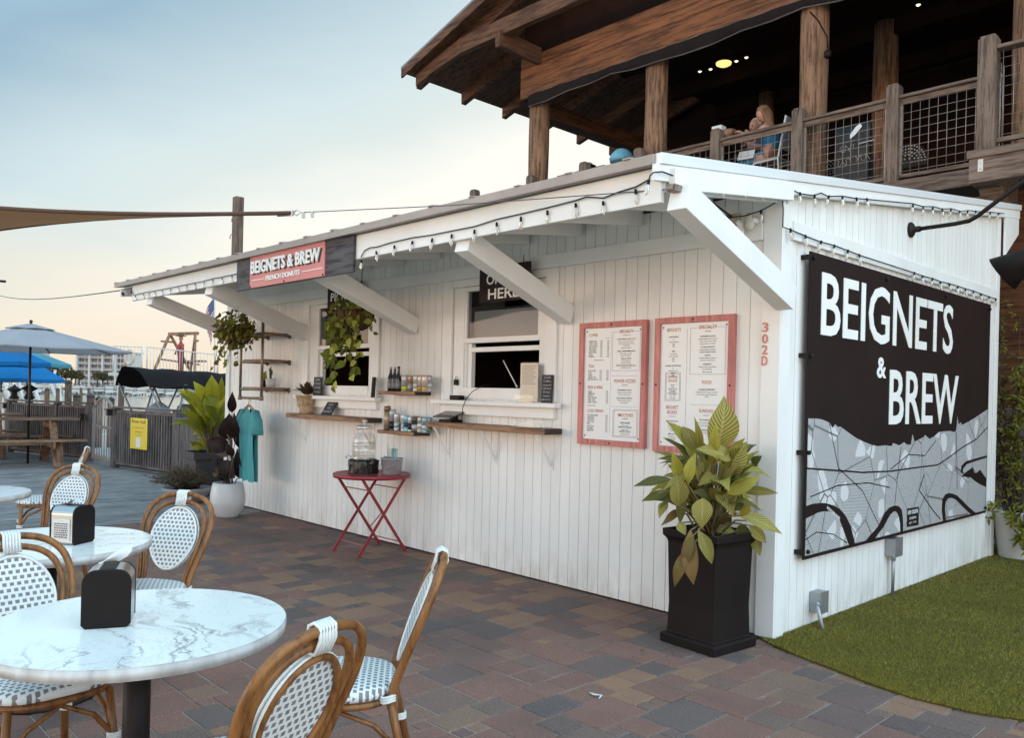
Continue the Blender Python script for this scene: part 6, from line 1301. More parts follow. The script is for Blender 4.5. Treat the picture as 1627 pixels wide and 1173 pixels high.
hd = MB(); face(hd, sp0 + V(0, 0, 1.46), -back, .1); hd.build('head', [skinm, eyem, lipm], st)
hd = MB(); hd.lathe([(.20, .06), (.22, .075), (.11, .09), (.10, .17), (.05, .20), (.001, .205)], sp0 + V(0, 0, 1.49), 14, sx=1.2); hd.build('hat', mat('brown_felt', (.10, .06, .04), None, .9), st)
# flag
fl_ = thing('flag', 'striped red and white flag with blue canton hanging limp on its pole', 'flag', dp(342, 640, 26))
pt, pb = dp(341, 465, 26), dp(341, 650, 26); b = MB(); b.tube([pb, pt + V(0, 0, .05)], .02, 6); b.build('pole', wpm, fl_)
redm = mat('flag_red', (.38, .03, .045), None, .8); whm = mat('flag_white', (.60, .57, .54), None, .8); blm = mat('flag_blue', (.03, .05, .16), None, .8)
b = MB(); H_ = dp(338, 469, 26).z; Hb = dp(338, 551, 26).z; left = -rt
N_ = 14
def FP(i, j):      # i along the fly 0..N, j down the hoist 0..13; the cloth droops
    s_ = i / N_; r_ = j / 13
    return pt + left * (.34 * s_ * (.55 + .45 * math.sin(1.1 + 2.2 * r_ + s_ * 1.2)) + .025) + back * (.06 * math.sin(s_ * 9 + r_ * 2)) + V(0, 0, (H_ - pt.z) - (H_ - Hb) * (.50 * r_ + .50 * s_ ** 1.1))
for i in range(N_):
    for j in range(13):
        mi_ = 2 if (i < 6 and j < 7) else (0 if j % 2 == 0 else 1); b.add([FP(i, j), FP(i + 1, j), FP(i + 1, j + 1), FP(i, j + 1)], [(0, 1, 2, 3)], mi_, True)
for i in range(1, 6):
    for j in range(1, 7): q = FP(i, j) - fw * .01; b.add([q + rt * .012, q + V(0, 0, .012), q - rt * .012, q - V(0, 0, .012)], [(0, 1, 2, 3)], 1)
b.build('cloth', [redm, whm, blm], fl_)
# ================================================================ terrace furniture
rattan = wood('rattan', (.215, .088, .027), (.130, .048, .014), 2, .7, .32, .1, bump=.06)
strap = mat('white_strap', (.70, .70, .68), (.60, .60, .58), .45, ns=60)
def weave(name, rot):
    s = NT(name); s.set(.55, 0, .4); v = s.coords((1, 1, 1), rot=rot); v = s.n('ShaderNodeMapping', {0: v, 'Scale': (40, 47, 40)}).outputs[0]
    br = s.n('ShaderNodeTexBrick', {'Vector': v, 'Color1': (.185, .165, .165, 1), 'Color2': (.135, .12, .125, 1), 'Mortar': (.70, .70, .69, 1), 'Scale': 1.0, 'Mortar Size': .22, 'Mortar Smooth': .12, 'Brick Width': 1.0, 'Row Height': 1.0})
    st = s.n('ShaderNodeTexWave', {'Vector': v, 'Scale': 1.6}, bands_direction='Y'); c = s.mix(s.math('MULTIPLY', st.outputs[0], .22), br.outputs[0], (.42, .42, .42)); s.base(c)
    s.bump(s.math('ADD', br.outputs[1], s.math('MULTIPLY', st.outputs[0], .4)), .5, .0025); return s.m
weave_xy = weave('woven_seat', (0, 0, 0)); weave_xz = weave('woven_back', (R(90), 0, 0))
ch0 = thing('bistro_chair', 'x', 'chair', (0, 0, 0), 'woven bistro chairs round the marble tables')
def yb(z): return -.185 - .15 * ((z - .46) / .44) - .02 * ((z - .46) / .44) ** 2
def arch(prof, n=9):
    """half profile (x,z) mirrored and smoothed into a closed-top arch"""
    pts = prof + [(-x, z) for x, z in prof[::-1] if x > 0]; out = []
    for i in range(len(pts) - 1):
        p0, p1, p2, p3 = (pts[max(i - 1, 0)], pts[i], pts[i + 1], pts[min(i + 2, len(pts) - 1)])
        for k in range(5):
            t = k / 5; q = [.5 * ((2 * p1[a]) + (-p0[a] + p2[a]) * t + (2 * p0[a] - 5 * p1[a] + 4 * p2[a] - p3[a]) * t * t + (-p0[a] + 3 * p1[a] - 3 * p2[a] + p3[a]) * t ** 3) for a in (0, 1)]; out.append(q)
    return out + [list(pts[-1])]
outer = arch([(.150, .42), (.158, .50), (.182, .60), (.203, .70), (.204, .77), (.178, .84), (.112, .888), (0, .905)])
inner = arch([(.118, .42), (.126, .50), (.148, .60), (.166, .70), (.165, .76), (.140, .815), (.085, .852), (0, .866)])
b = MB(); b.tube([V(x, yb(z), z) for x, z in outer], .0138, 10); b.tube([V(x, yb(z) + .002, z) for x, z in inner], .0125, 10); b.build('back_frame', rattan, ch0, local=True)
pan = [(.132 * math.cos(a) * (1 - .16 * (math.sin(a) < 0) * abs(math.sin(a)) ** 1.5) , .675 + .155 * math.sin(a)) for a in [2 * math.pi * k / 40 for k in range(40)]]
b = MB(); 
vs = [V(x, yb(z) + .006 + .004, z) for x, z in pan] + [V(x, yb(z) - .004, z) for x, z in pan]
b.add(vs, [tuple(range(40)), tuple(range(79, 39, -1))] + [(i, (i + 40), 40 + (i + 1) % 40, (i + 1) % 40) for i in range(40)]); bp = b.build('back_panel', weave_xz, ch0, local=True)
b = MB(); b.tube([V(x * 1.02, yb(z) + .010, .675 + (z - .675) * 1.02) for x, z in pan], .0058, 8, closed=True); b.tube([V(x * 1.06, yb(z) - .008, .675 + (z - .675) * 1.05) for x, z in pan], .0045, 8, closed=True); b.build('piping', strap, bp, local=True)
b = MB(); b.tube([V(x * .985, yb(z) - .010, .675 + (z - .675) * .985) for x, z in pan], .0105, 8, closed=True); b.build('panel_frame', rattan, bp, local=True)
def sup(a, rx, ry, e=.72): c, s_ = math.cos(a), math.sin(a); return rx * abs(c) ** e * (1 if c > 0 else -1), ry * abs(s_) ** e * (1 if s_ > 0 else -1)
b = MB(); rows = []
for rr, z in ((.0, .478), (.5, .476), (.86, .470), (.965, .462), (1.0, .446), (.985, .430), (.90, .424), (.0, .424)):
    rows.append([V(sup(2 * math.pi * k / 40, .212, .205)[0] * max(rr, .001) * (1 + .06 * math.sin(2 * math.pi * k / 40)), sup(2 * math.pi * k / 40, .212, .205)[1] * max(rr, .001) + .01, z) for k in range(41)])
b.grid(rows); b.build('seat', weave_xy, ch0, local=True)
b = MB(); b.tube([V(sup(2 * math.pi * k / 32, .195, .188)[0], sup(2 * math.pi * k / 32, .195, .188)[1] + .01, .411) for k in range(32)], .0135, 8, closed=True); b.build('seat_rail', rattan, ch0, local=True)
legp = {}
for sx in (-1, 1):
    f = [V(sx * .165, .165, .41), V(sx * .180, .180, .22), V(sx * .195, .195, .0)]; r_ = [V(sx * .150, yb(.42), .42), V(sx * .158, -.200, .30), V(sx * .185, -.262, .0)]
    for q in (f, r_): b = MB(); b.tube(q, .0140, 10); b.build('leg', rattan, ch0, local=True)
    b = MB(); b.tube([V(sx * .178, .178, .235), V(sx * .172, .12, .325), V(sx * .165, .0, .385), V(sx * .162, -.12, .335), V(sx * .163, -.205, .25)], .0095, 8); b.build('stretcher', rattan, ch0, local=True)
for y0_, xx in ((.178, .178), (-.205, .163)):
    b = MB(); b.tube([V(-xx, y0_, .235), V(-.11, y0_ * .95, .325), V(0, y0_ * .92, .385), V(.11, y0_ * .95, .325), V(xx, y0_, .235)], .0095, 8); b.build('stretcher', rattan, ch0, local=True)
b = MB()
for k in range(6):
    x = -.027 + k * .0108; zc = .905; y = yb(.885)
    b.tube([V(x, y + .018, .915), V(x, y + .021, .885), V(x, yb(.85) + .020, .848), V(x, yb(.85) - .018, .846), V(x, y - .020, .882), V(x, y - .018, .914), V(x, y, .924)], .0056, 6, closed=True)
b.build('top_strap', strap, ch0, local=True)
for sx in (-1, 1):
    for c_, ra, rb, w_ in ((V(sx * .151, yb(.43) + .010, .418), .022, .026, .004), (V(sx * .161, -.204, .236), .019, .024, 0), (V(sx * .179, .178, .226), .020, .020, 0)):
        b = MB()
        for k in range(3): q = c_ + V(0, 0, k * .0085); b.tube([q + V(ra * math.cos(a), rb * math.sin(a), w_ * math.sin(a * 2)) for a in [2 * math.pi * j / 10 for j in range(10)]], .0055, 6, closed=True)
        b.build('binding', strap, ch0, local=True)
def seat_at(top, ang, d=.335): a = R(ang); return (top[0] + d * math.cos(a), top[1] + d * math.sin(a), 0), R(ang - 90)
CH = [((-1.800, 1.075), 197, 'woven bistro chair in the foreground seen from behind'), ((-2.361, 1.909), 233, 'woven bistro chair seen edge on right of the front marble table'), ((-4.52, 1.826), 304, 'woven bistro chair between the middle table and the wooden deck'),
      ((-3.60, .795), 6, 'woven bistro chair tucked under the front marble table at the left edge'), ((-6.475, 1.839), 306, 'woven bistro chair behind the silver napkin dispenser'), ((-8.211, 2.404), 257, 'farthest woven bistro chair seen edge on beside the far table')]
for i, (tp_, an, lb) in enumerate(CH):
    loc, rz = seat_at(tp_, an)
    if i == 0: ch0.location = loc; ch0.rotation_euler = (0, 0, rz); ch0['label'] = lb
    else: dup(ch0, loc, rz, lb)

# marble tables
s = NT('marble'); s.set(.16, 0, .5)
v = s.coords((1, 1, 1), rot=(0, 0, .5)); w1 = s.n('ShaderNodeTexNoise', {'Vector': v, 'Scale': 2.6, 'Detail': 6, 'Roughness': .6}); 
vv = s.n('ShaderNodeMixRGB', {0: .34}); s.l(v, vv.inputs[1]); s.l(w1.outputs['Color'], vv.inputs[2])
st_ = s.n('ShaderNodeMapping', {0: vv.outputs[0], 'Scale': (.8, 4.6, 1.0)}).outputs[0]
n1 = s.noise(st_, 2.0, 4, .5); n2 = s.noise(st_, 9.0, 4, .55); n3 = s.noise(v, 1.6, 3)
v1 = s.ramp(s.math('ABSOLUTE', s.math('SUBTRACT', n1, .5)), [(.0, (.85, .85, .85)), (.008, (.45, .45, .45)), (.028, (0, 0, 0))]); v2 = s.ramp(s.math('ABSOLUTE', s.math('SUBTRACT', n2, .5)), [(.0, (.4, .4, .4)), (.03, (0, 0, 0))])
msk = s.ramp(n3, [(.34, (.12, .12, .12)), (.56, (1, 1, 1))])
c = s.mix(s.ramp(n3, [(.38, (0, 0, 0)), (.75, (.35, .35, .35))]), (.84, .805, .765), (.70, .69, .68)); c = s.mix(s.mix(1., v2, msk, 'MULTIPLY'), c, (.42, .42, .44)); c = s.mix(s.mix(1., v1, msk, 'MULTIPLY'), c, (.17, .15, .16)); s.base(c); marble = s.m
s = NT('marble_edge'); s.set(.35, 0, .4); c = s.mix(s.ramp(s.noise(s.coords((1, 1, .4)), 16, 4), [(.4, (0, 0, 0)), (.7, (.8, .8, .8))]), (.56, .53, .51), (.33, .285, .27)); s.base(c); marble_e = s.m
tab0 = thing('bistro_table', 'round marble topped bistro table nearest the camera', 'table', (0, 0, 0), 'round marble bistro tables')
rT = .458
b = MB(); b.lathe([(.001, .7015), (rT - .003, .7015)], seg=96, m=1, smooth=False); b.lathe([(rT - .003, .7015), (rT, .704)], seg=96, m=1); b.lathe([(rT, .704), (rT, .7375)], seg=96, m=1); b.lathe([(rT, .7375), (rT - .0025, .740)], seg=96, m=1); b.lathe([(rT - .0025, .740), (.001, .7402)], seg=96, m=0, smooth=False); b.build('tabletop', [marble, marble_e], tab0, local=True)
b = MB(); b.tube([(0, 0, .02), (0, 0, .690)], .041, 20); b.lathe([(.15, .690), (.15, .701)], seg=20); b.build('post', black_metal, tab0, local=True)
b = MB(); b.lathe([(.24, .0), (.24, .012), (.20, .026), (.06, .045), (.042, .07)], seg=32); b.build('foot', black_metal, tab0, local=True)
tab0.location = (-2.707, .962, 0); tab0.rotation_euler = (0, 0, .3)
dup(tab0, (-4.359, 1.119, 0), 1.9, 'round marble topped table in the middle carrying the silver napkin dispenser'); dup(tab0, (-6.64, 1.118, 0), 3.3, 'farthest round marble table cut by the left edge')

# napkin dispensers: black end plates, steel wrap
def dispenser(label, p, rz, card):
    t = thing('napkin_dispenser', label, 'napkin dispenser', p, 'napkin dispensers on the marble tables'); t.rotation_euler = (0, 0, rz)   # black faces at +-X, steel front at -Y
    hw, hd, H_ = .0575, .071, .183; rr = .042
    pr = [(-hd, 0.012), (-hd + .012, 0), (hd - .012, 0), (hd, .012)] + [(hd - rr + rr * math.cos(a), H_ - rr + rr * math.sin(a)) for a in [R(90) * k / 8 for k in range(9)]] + [(-hd + rr - rr * math.cos(a), H_ - rr + rr * math.sin(a)) for a in [R(90) - R(90) * k / 8 for k in range(9)]]
    for sg in (-1, 1):
        b = MB(); x0, x1 = sorted((sg * hw, sg * (hw + .010))); b.prism(pr, x0, x1, lambda a, z, h: (h, a, z)); b.build('end_plate', black_plastic, t, .003, local=True)
    q = [(a * .975, z * .985 + .002) for a, z in pr]; b = MB(); n = len(q)
    for i in range(n):
        a, c_ = q[i], q[(i + 1) % n]; b.add([(-hw + .0005, a[0], a[1]), (hw - .0005, a[0], a[1]), (hw - .0005, c_[0], c_[1]), (-hw + .0005, c_[0], c_[1])], [(0, 3, 2, 1)], 0, 4 <= i <= 21)
    b.build('steel_wrap', chrome, t, local=True)
    b = MB(); b.box(-hw + .004, hw - .004, -.024, .024, H_ - .006, H_ + .0005); b.build('slot', black_plastic, t, local=True)
    if card:
        b = MB(); b.box(-.048, .046, -hd - .0015, -hd + .0005, .022, .125); b.build('card', mat('cream_card', (.60, .55, .50), (.52, .47, .43), .5, ns=30), t, local=True)
        b = MB(); rn = random.Random(2)
        for i in range(7):
            x = -.038
            while x < .034: w_ = rn.uniform(.004, .012); b.box(x, min(x + w_, .036), -hd - .0022, -hd - .0016, .098 - i * .0105, .104 - i * .0105); x += w_ + .003
        b.build('card_print', mat('brown_print', (.13, .08, .065), None, .7), t, local=True)
    b = MB(); rows = []
    if not card:
        for i in range(7):
            s_ = i / 6; rows.append([V(-.03 + .02 * math.sin(j) * s_ - .01 * s_, -.030 + .090 * s_ + .03 * (j - 1.5) / 1.5 * (.3 + s_) * (j < 2), H_ + .003 + .030 * math.sin(s_ * 1.7) + .018 * (j - 1.5) * s_) for j in range(4)])
    else:
        for i in range(5):
            s_ = i / 4; rows.append([V(-.03 + .075 * s_, -.015 + .03 * j / 3, H_ + .002 + .022 * math.sin(s_ * 2.6)) for j in range(4)])
    b.grid(rows); b.grid([[p_ + V(0, 0, -.0012) for p_ in r] for r in rows[::-1]]); b.build('napkin', mat('white_cloth', (.62, .64, .66)), t, local=True)
    return t
dispenser('black napkin dispenser with a napkin sticking out on the front table', (-2.760, .888, .7403), R(-25), False)
dispenser('napkin dispenser showing its silver front with a card on the middle table', (-4.27, 1.20, .7403), R(34), True)

# red folding table with drinks
redp = mat('red_table_paint', (.30, .022, .030), (.22, .015, .022), .4, ns=9); redt = mat('worn_table_top', (.20, .065, .040), (.12, .045, .030), .6, ns=14)
TC = V(-6.41, 4.36, 0)
rt_ = thing('folding_table', 'round red metal folding table against the white wall', 'table', TC)
b = MB(); b.lathe([(.348, .715), (.352, .700), (.356, .700), (.356, .733), (.350, .736), (.346, .733)], TC, 48); tp_ = b.build('table_rim', redp, rt_)
b = MB(); b.lathe([(.001, .7285), (.3465, .7285), (.3465, .732), (.001, .732)], TC, 48, smooth=False); b.build('tabletop', redt, rt_)
for x in (-.215, .205):
    for sg in (-1, 1):
        b = MB(); p0, p1 = TC + V(x, sg * .265, 0), TC + V(x + (.012 if sg > 0 else 0), -sg * .25, .715); b.bar(p0, p1, .010, .026, (0, 1, 0)); b.lathe([(.012, 0), (.014, .012)], p0, 8); b.build('leg', redp, rt_)
rodm = mat('pale_red_rod', (.42, .13, .11), (.34, .10, .09), .5)
for sg, z in ((-1, .10), (1, .10), (1, .60), (-1, .60)):
    y = sg * .265 - sg * z / .715 * .515; b = MB(); b.tube([TC + V(-.215, y, z), TC + V(.205, y, z)], .006, 6); b.build('cross_rod', rodm, rt_)
b = MB(); b.tube([TC + V(-.215, .14, .19), TC + V(.205, -.03, .38)], .006, 6); b.build('brace_rod', rodm, rt_)
DC = onZ(584, 752, .733); DC = V(-6.50, 4.33, .733)
ds = thing('drink_dispenser', 'ribbed clear drink dispenser with black wrapped base on the red table', 'drink dispenser', DC)
b = MB(); prof = [(.095, .10)]
for i in range(24): z = .12 + i * .0115; prof.append((.112 - .0022 * max(0, i - 13) - (.006 * max(0, i - 19)) + (.0022 * math.sin(i * 1.6) if (i < 4 or i > 12) else 0), z))
prof += [(.070, .405), (.072, .415)]; b.lathe(prof, DC, 28); jar_m = glassmat('ribbed_glass', (.92, .91, .90), .08, .82); b.build('jar', jar_m, ds)
b = MB(); b.lathe([(.001, .13), (.104, .13), (.104, .29), (.001, .29)], DC, 24); b.build('water', glassmat('water_in_jar', (.93, .93, .92), .02, .80), ds)
b = MB(); b.lathe([(.080, .412), (.084, .425), (.070, .445), (.030, .455), (.016, .458), (.014, .468), (.026, .478), (.027, .492), (.015, .503), (.001, .505)], DC, 24); b.build('lid', glassmat('frosted_lid', (.80, .79, .78), .25, .55), ds)
b = MB(); rows = []; rn = random.Random(4)
for i, z in enumerate((.001, .03, .06, .09, .115, .13)):
    rows.append([DC + V((.135 + .012 * math.sin(k * 2.1 + i * .25) + rn.uniform(-.004, .004) - (.03 if i == 5 else 0)) * math.cos(2 * math.pi * k / 36), (.135 + .012 * math.sin(k * 2.1 + i * .25) + rn.uniform(-.004, .004) - (.03 if i == 5 else 0)) * math.sin(2 * math.pi * k / 36), z + rn.uniform(-.004, .004) * (i > 0)) for k in range(36)])
for r in rows: r.append(r[0])
b.grid(rows, 0, True); b.build('bag_wrap', mat('black_bag', (.012, .010, .010), None, .22, ns=9, bump=.3, bs=40), ds)
b = MB(); b.tube([DC + V(-.10, -.07, .145), DC + V(-.14, -.09, .16), DC + V(-.16, -.10, .15), DC + V(-.15, -.095, .13)], .006, 6); b.build('wire_handle', alu, ds)
BC = V(-6.255, 4.475, .733)
bk = thing('metal_bucket', 'small galvanised bucket of cups and straws on the red table', 'bucket', BC)
b = MB(); b.lathe([(.001, .002), (.084, .0), (.086, .004), (.103, .142), (.107, .145), (.107, .152), (.100, .150), (.082, .01), (.001, .008)], BC, 28); b.build('pail', mat('pale_zinc', (.48, .47, .48), (.40, .39, .40), .45, .6, ns=10), bk)
b = MB(); b.tube([BC + V(.107 * math.cos(a), -.10 * abs(math.sin(a)) - .01, .13 - .085 * abs(math.sin(a))) for a in [math.pi * k / 12 for k in range(13)]], .003, 6); b.lathe([(.012, -.01), (.012, .02)], BC + V(.108, 0, .14), 8); b.lathe([(.012, -.01), (.012, .02)], BC + V(-.108, 0, .14), 8); b.build('handle', galv, bk)
t = thing('cup_stack', 'stack of clear plastic cups standing in the bucket', 'cups', BC + V(-.02, 0, .01))
b = MB()
for k in range(4): b.lathe([(.030, .10 + k * .018), (.040, .20 + k * .018), (.042, .203 + k * .018)], BC + V(-.02, .0, .03), 16)
b.build('cups', acryl, t); 
t = thing('straw_bunch', 'bunch of teal paper straws in the bucket', 'straws', BC + V(.03, 0, .01)); rn = random.Random(8); b = MB()
for k in range(16):
    a_ = BC + V(.035 + rn.uniform(-.03, .03), rn.uniform(-.04, .04), .02); b.tube([a_, a_ + V(rn.uniform(-.05, .05), rn.uniform(-.03, .03), .22)], .0032, 6, k % 3 == 0)
b.build('straws', [mat('teal_straw', (.12, .42, .42), None, .5), mat('white_cloth', (.62, .64, .66))], t)

# pots
def potlathe(name, label, cat, c, prof, m_, soil_z, soil_r, seg=32, group=None, bev=0):
    t = thing(name, label, cat, c, group); b = MB(); b.lathe(prof, c, seg); b.build('pot', m_, t); b = MB(); b.lathe([(.001, soil_z), (soil_r, soil_z)], c, 20); b.build('soil', mat('potting_soil', (.030, .020, .014), (.018, .012, .009), .95, ns=30, bump=.6), t); return t
def squarepot(name, label, c, rz, prof, m_, group=None):
    t = thing(name, label, 'planter', c, group); t.rotation_euler = (0, 0, rz); b = MB(); vs = []; fs = []
    for w_, z in prof: vs += [(-w_, -w_, z), (w_, -w_, z), (w_, w_, z), (-w_, w_, z)]
    for i in range(len(prof) - 1):
        for k in range(4): fs.append((i * 4 + k, i * 4 + (k + 1) % 4, (i + 1) * 4 + (k + 1) % 4, (i + 1) * 4 + k))
    fs.append((3, 2, 1, 0)); fs.append(tuple((len(prof) - 1) * 4 + k for k in range(4))); b.add(vs, fs); b.build('pot', m_, t, .006, local=True); return t
char_m = mat('charcoal_planter', (.010, .007, .0065), (.015, .010, .0095), .6, spec=.15, ns=3, st=(1, 1, .4), bump=.15, bs=9)
tallp = squarepot('tall_planter', 'tall square charcoal planter at the kiosk corner', (-2.755, 4.365, 0), R(-5), [(.205, 0), (.208, .05), (.200, .062), (.178, .066), (.172, .25), (.182, .62), (.188, .64), (.205, .66), (.207, .70), (.190, .702), (.185, .66)], char_m)
b = MB(); b.box(-.184, .184, -.184, .184, .655, .664); b.build('soil', mat('potting_soil', (.030, .020, .014)), tallp, local=True)
dkp = squarepot('square_planter', 'square dark grey planter behind the white pot', (-11.25, 4.93, 0), R(-8), [(.26, 0), (.28, .50), (.31, .505), (.315, .60), (.29, .602), (.28, .56)], mat('dark_grey_planter', (.035, .032, .034), (.05, .045, .046), .6, ns=4))
wp = potlathe('white_pot', 'round bellied white ceramic pot at the far kiosk corner', 'pot', (-9.16, 4.23, 0), [(.001, 0), (.125, .0), (.130, .015), (.175, .07), (.196, .16), (.1965, .163), (.197, .17), (.196, .26), (.178, .36), (.168, .395), (.158, .395), (.165, .36), (.15, .33)], mat('white_ceramic', (.56, .55, .55), (.50, .49, .49), .35, ns=3), .34, .16)
sp = potlathe('low_planter', 'low pale grey planter of dry twigs at the deck edge', 'planter', (-10.55, 4.32, 0), [(.001, 0), (.20, 0), (.30, .16), (.31, .20), (.29, .20), (.26, .15)], mat('pale_concrete', (.30, .29, .29), (.23, .22, .22), .85, ns=6), .16, .27, 24)
vp = potlathe('white_pot', 'tapered white pot with rolled rim at the far end of the side wall', 'pot', (-2.33, 9.22, 0), [(.001, 0), (.160, 0), (.165, .02), (.205, .36), (.215, .365), (.225, .46), (.222, .475), (.205, .47), (.19, .38)], mat('white_plastic_pot', (.60, .58, .56), (.52, .50, .48), .5, ns=3), .43, .20)
gp = potlathe('flower_pot', 'painted cream terracotta pot on the pickup counter', 'pot', (-8.12, 4.635, 1.236), [(.001, 0), (.070, 0), (.082, .004), (.082, .014), (.070, .02), (.096, .09), (.106, .15), (.108, .178), (.118, .182), (.118, .205), (.104, .205), (.10, .17)], None or mat('painted_pot', (.52, .40, .26), (.24, .12, .055), .45, ns=34), .19, .10, 28)
b = MB(); b.lathe([(.119, .184), (.120, .194), (.119, .203)], (-8.12, 4.635, 1.236), 28); b.build('painted_rim', mat('mustard_glaze', (.40, .28, .10), (.30, .20, .07), .4, ns=20), gp)

# pipe rack with shelves, shirts
bronze = mat('aged_pipe', (.30, .21, .14), (.19, .13, .085), .4, .5, ns=8)
rk_ = thing('pipe_rack', 'bronze pipe rack with three shelf rails on the far wall', 'rack', (-8.97, 4.39, 1.39))
b = MB()
for x in (-9.24, -8.70): b.tube([(x, 4.39, 1.39), (x, 4.39, 2.32)], .016, 10)
b.tube([(-9.24, 4.39, 1.39), (-8.70, 4.39, 1.39)], .016, 10)
for x in (-9.24, -8.70):
    for z in (1.39, 2.32): b.lathe([(.024, -.024), (.024, .024)], (x, 4.39, z), 10)
b.build('front_loop', bronze, rk_)
for z in (1.49, 1.815, 2.125):
    b = MB()
    for x in (-9.24, -8.70): b.tube([(x, 4.39, z), (x, 4.735, z)], .014, 8); b.lathe([(.032, 0), (.032, .012)], (0, 0, 0), 10, Mx=Matrix.Translation((x, 4.735, z)) @ Matrix.Rotation(R(90), 4, 'X'))
    b.tube([(-9.24, 4.39, z), (-8.70, 4.39, z)], .014, 8); b.build('shelf_rail', bronze, rk_)
    MB().box(-9.22, -8.72, 4.41, 4.72, z + .0145, z + .030).build('shelf_board', wood('rack_board', (.30, .21, .15), (.20, .13, .09), 0, 1, .7, .1), rk_, .002)
def shirt(label, x, y, zt, w, h, m_, hang_m, rz=0):
    t = thing('tee_shirt', label, 'shirt', (x, y, zt), 'shirts hanging from the pipe rack'); t.rotation_euler = (0, 0, rz)
    b = MB(); rows = []; n = 22; m = 26
    def half(z):       # half width of the body at depth z below the shoulder
        return w * (.30 if z < .02 else .44 + .03 * z)
    for j in range(n + 1):
        s_ = j / n; z = -s_ * h; hw = w * (.18 + .28 * min(1, s_ / .07)) if s_ < .07 else w * (.46 - .05 * min(1, (s_ - .07) / .25))
        zz_ = z - (.10 * h * 0)
        row = []
        for i in range(m + 1):
            a = i / m * 2 - 1; x_ = a * hw; zs = zz_ - .16 * h * abs(a) ** 1.2 * max(0, 1 - s_ / .10) * 0.6
            y_ = .018 * math.sin(a * 8 + 1.1 * math.sin(s_ * 3)) * min(1, s_ * 2 + .15) + .01 * math.sin(a * 3 + s_ * 5); row.append(V(x_, y_ - .028, zs + .012 * math.sin(a * 6) * (s_ > .99)))
        rows.append(row)
    b.grid(rows); b.grid([[V(p_.x, p_.y * .4 + .045, p_.z) for p_ in r] for r in rows[::-1]])
    for sg in (-1, 1): b.tube([V(sg * w * .36, .0, -.035), V(sg * w * .52, -.005, -.12 * h / .7), V(sg * w * .60, -.01, -.25 * h / .7)], [.050, .066, .074], 12, flat=.6)
    b.build('cloth', m_, t, local=True)
    b = MB(); b.tube([V(0, 0, .11), V(.02, 0, .125), V(.03, 0, .105), V(0, 0, .06), V(0, 0, .03)], .004, 6); b.tube([V(-w * .36, 0, -.03), V(0, 0, .035), V(w * .36, 0, -.03)], .009, 6); b.build('hanger', hang_m, t, local=True)
hgm = wood('hanger_wood', (.42, .30, .20), (.32, .22, .14), 0, 2, .5, .1)
shirt('teal short sleeved shirt on a hanger in front', -8.92, 4.36, 1.275, .40, .84, mat('teal_cloth', (.075, .33, .35), (.06, .27, .30), .85, ns=5, bump=.2, bs=30), hgm, R(-2))
shirt('black shirt on a hanger behind the teal one', -9.10, 4.43, 1.275, .40, .80, mat('black_cloth', (.012, .010, .012), None, .9, ns=9), hgm, R(-2))

# slatted gate beside the vine
t = thing('slat_gate', 'grey slatted wooden gate between the vine and the brown plank wall', 'gate', (-2.2, 9.95, 0)); b = MB(); x = -2.66
while x < -1.2: b.box(x, x + .055, 9.93, 9.95, .04, 1.44); x += .075
b.build('slats', fence_wood, t); b = MB(); b.box(-2.72, -2.67, 9.90, 9.955, 0, 1.49); b.box(-2.669, -1.2, 9.90, 9.928, 1.40, 1.49); b.box(-2.669, -1.2, 9.951, 9.975, .7, .78); b.build('frame', fence_woodx, t, .004)
# ================================================================ plants
def leafc(mb, base, tip, Wd, nrm=None, arch_=.12, fold=.22, n=7, m=0, peak=.42, wave=0.0):
    """leaf blade from base to tip, bowed along its normal, folded along the midrib"""
    base, tip = Vector(base), Vector(tip); d = tip - base; L = d.length
    nrm = Vector(nrm) if nrm is not None else V(.5, -.6, .5); dd = d.normalized(); nrm = (nrm - dd * nrm.dot(dd))
    nrm = nrm.normalized() if nrm.length > 1e-3 else V(0, 0, 1); side = dd.cross(nrm); rows = []; kk = math.log(.5) / math.log(peak)
    for i in range(n + 1):
        t = i / n; p = base + d * t + nrm * (arch_ * L * 4 * t * (1 - t)); w = Wd * .5 * (math.sin(math.pi * t ** kk) ** 1.0 if 0 < t < 1 else (.10 if t == 0 else .015))
        z = wave * w * math.sin(t * 11 + L * 50)
        rows.append([p - side * w + nrm * (fold * w + z), p - side * w * .5 + nrm * fold * w * .35, p, p + side * w * .5 + nrm * fold * w * .35, p + side * w + nrm * (fold * w - z)])
    mb.grid(rows, m, True, True)
rp = random.Random(17)
TOCAM = lambda p: (V(0, 0, 1.5) - Vector(p)).normalized()
def px_leaves(mb, lst, org, sc, D, jit=.12, armat=0, stem_to=None, stems=None, up_=.25, ar=.10):
    """survey list: base and tip sightings at about distance D, each leaf at its own depth"""
    for (bx, by), (tx, ty), wpx, *m in lst:
        dd = m[1] if len(m) > 1 else rp.uniform(-jit, jit); b_ = dp(org[0] + bx / sc, org[1] + by / sc, D + dd); t_ = dp(org[0] + tx / sc, org[1] + ty / sc, D + dd - rp.uniform(-.3, .9) * jit)
        nr = TOCAM(b_) + V(rp.uniform(-.35, .35), rp.uniform(-.3, .3), up_ + rp.uniform(-.15, .25)); leafc(mb, b_, t_, wpx / sc * D / 1295.3, nr, ar + rp.uniform(-.04, .08), rp.uniform(.12, .34), 9, m[0] if m else 0, rp.uniform(.36, .48), rp.uniform(.05, .22))
        if stem_to is not None: s_ = stem_to + V(rp.uniform(-.06, .06), rp.uniform(-.06, .06), 0); stems.tube([s_, s_.lerp(b_, .6) + V(0, 0, .04), b_], [.007, .006, .004], 6)
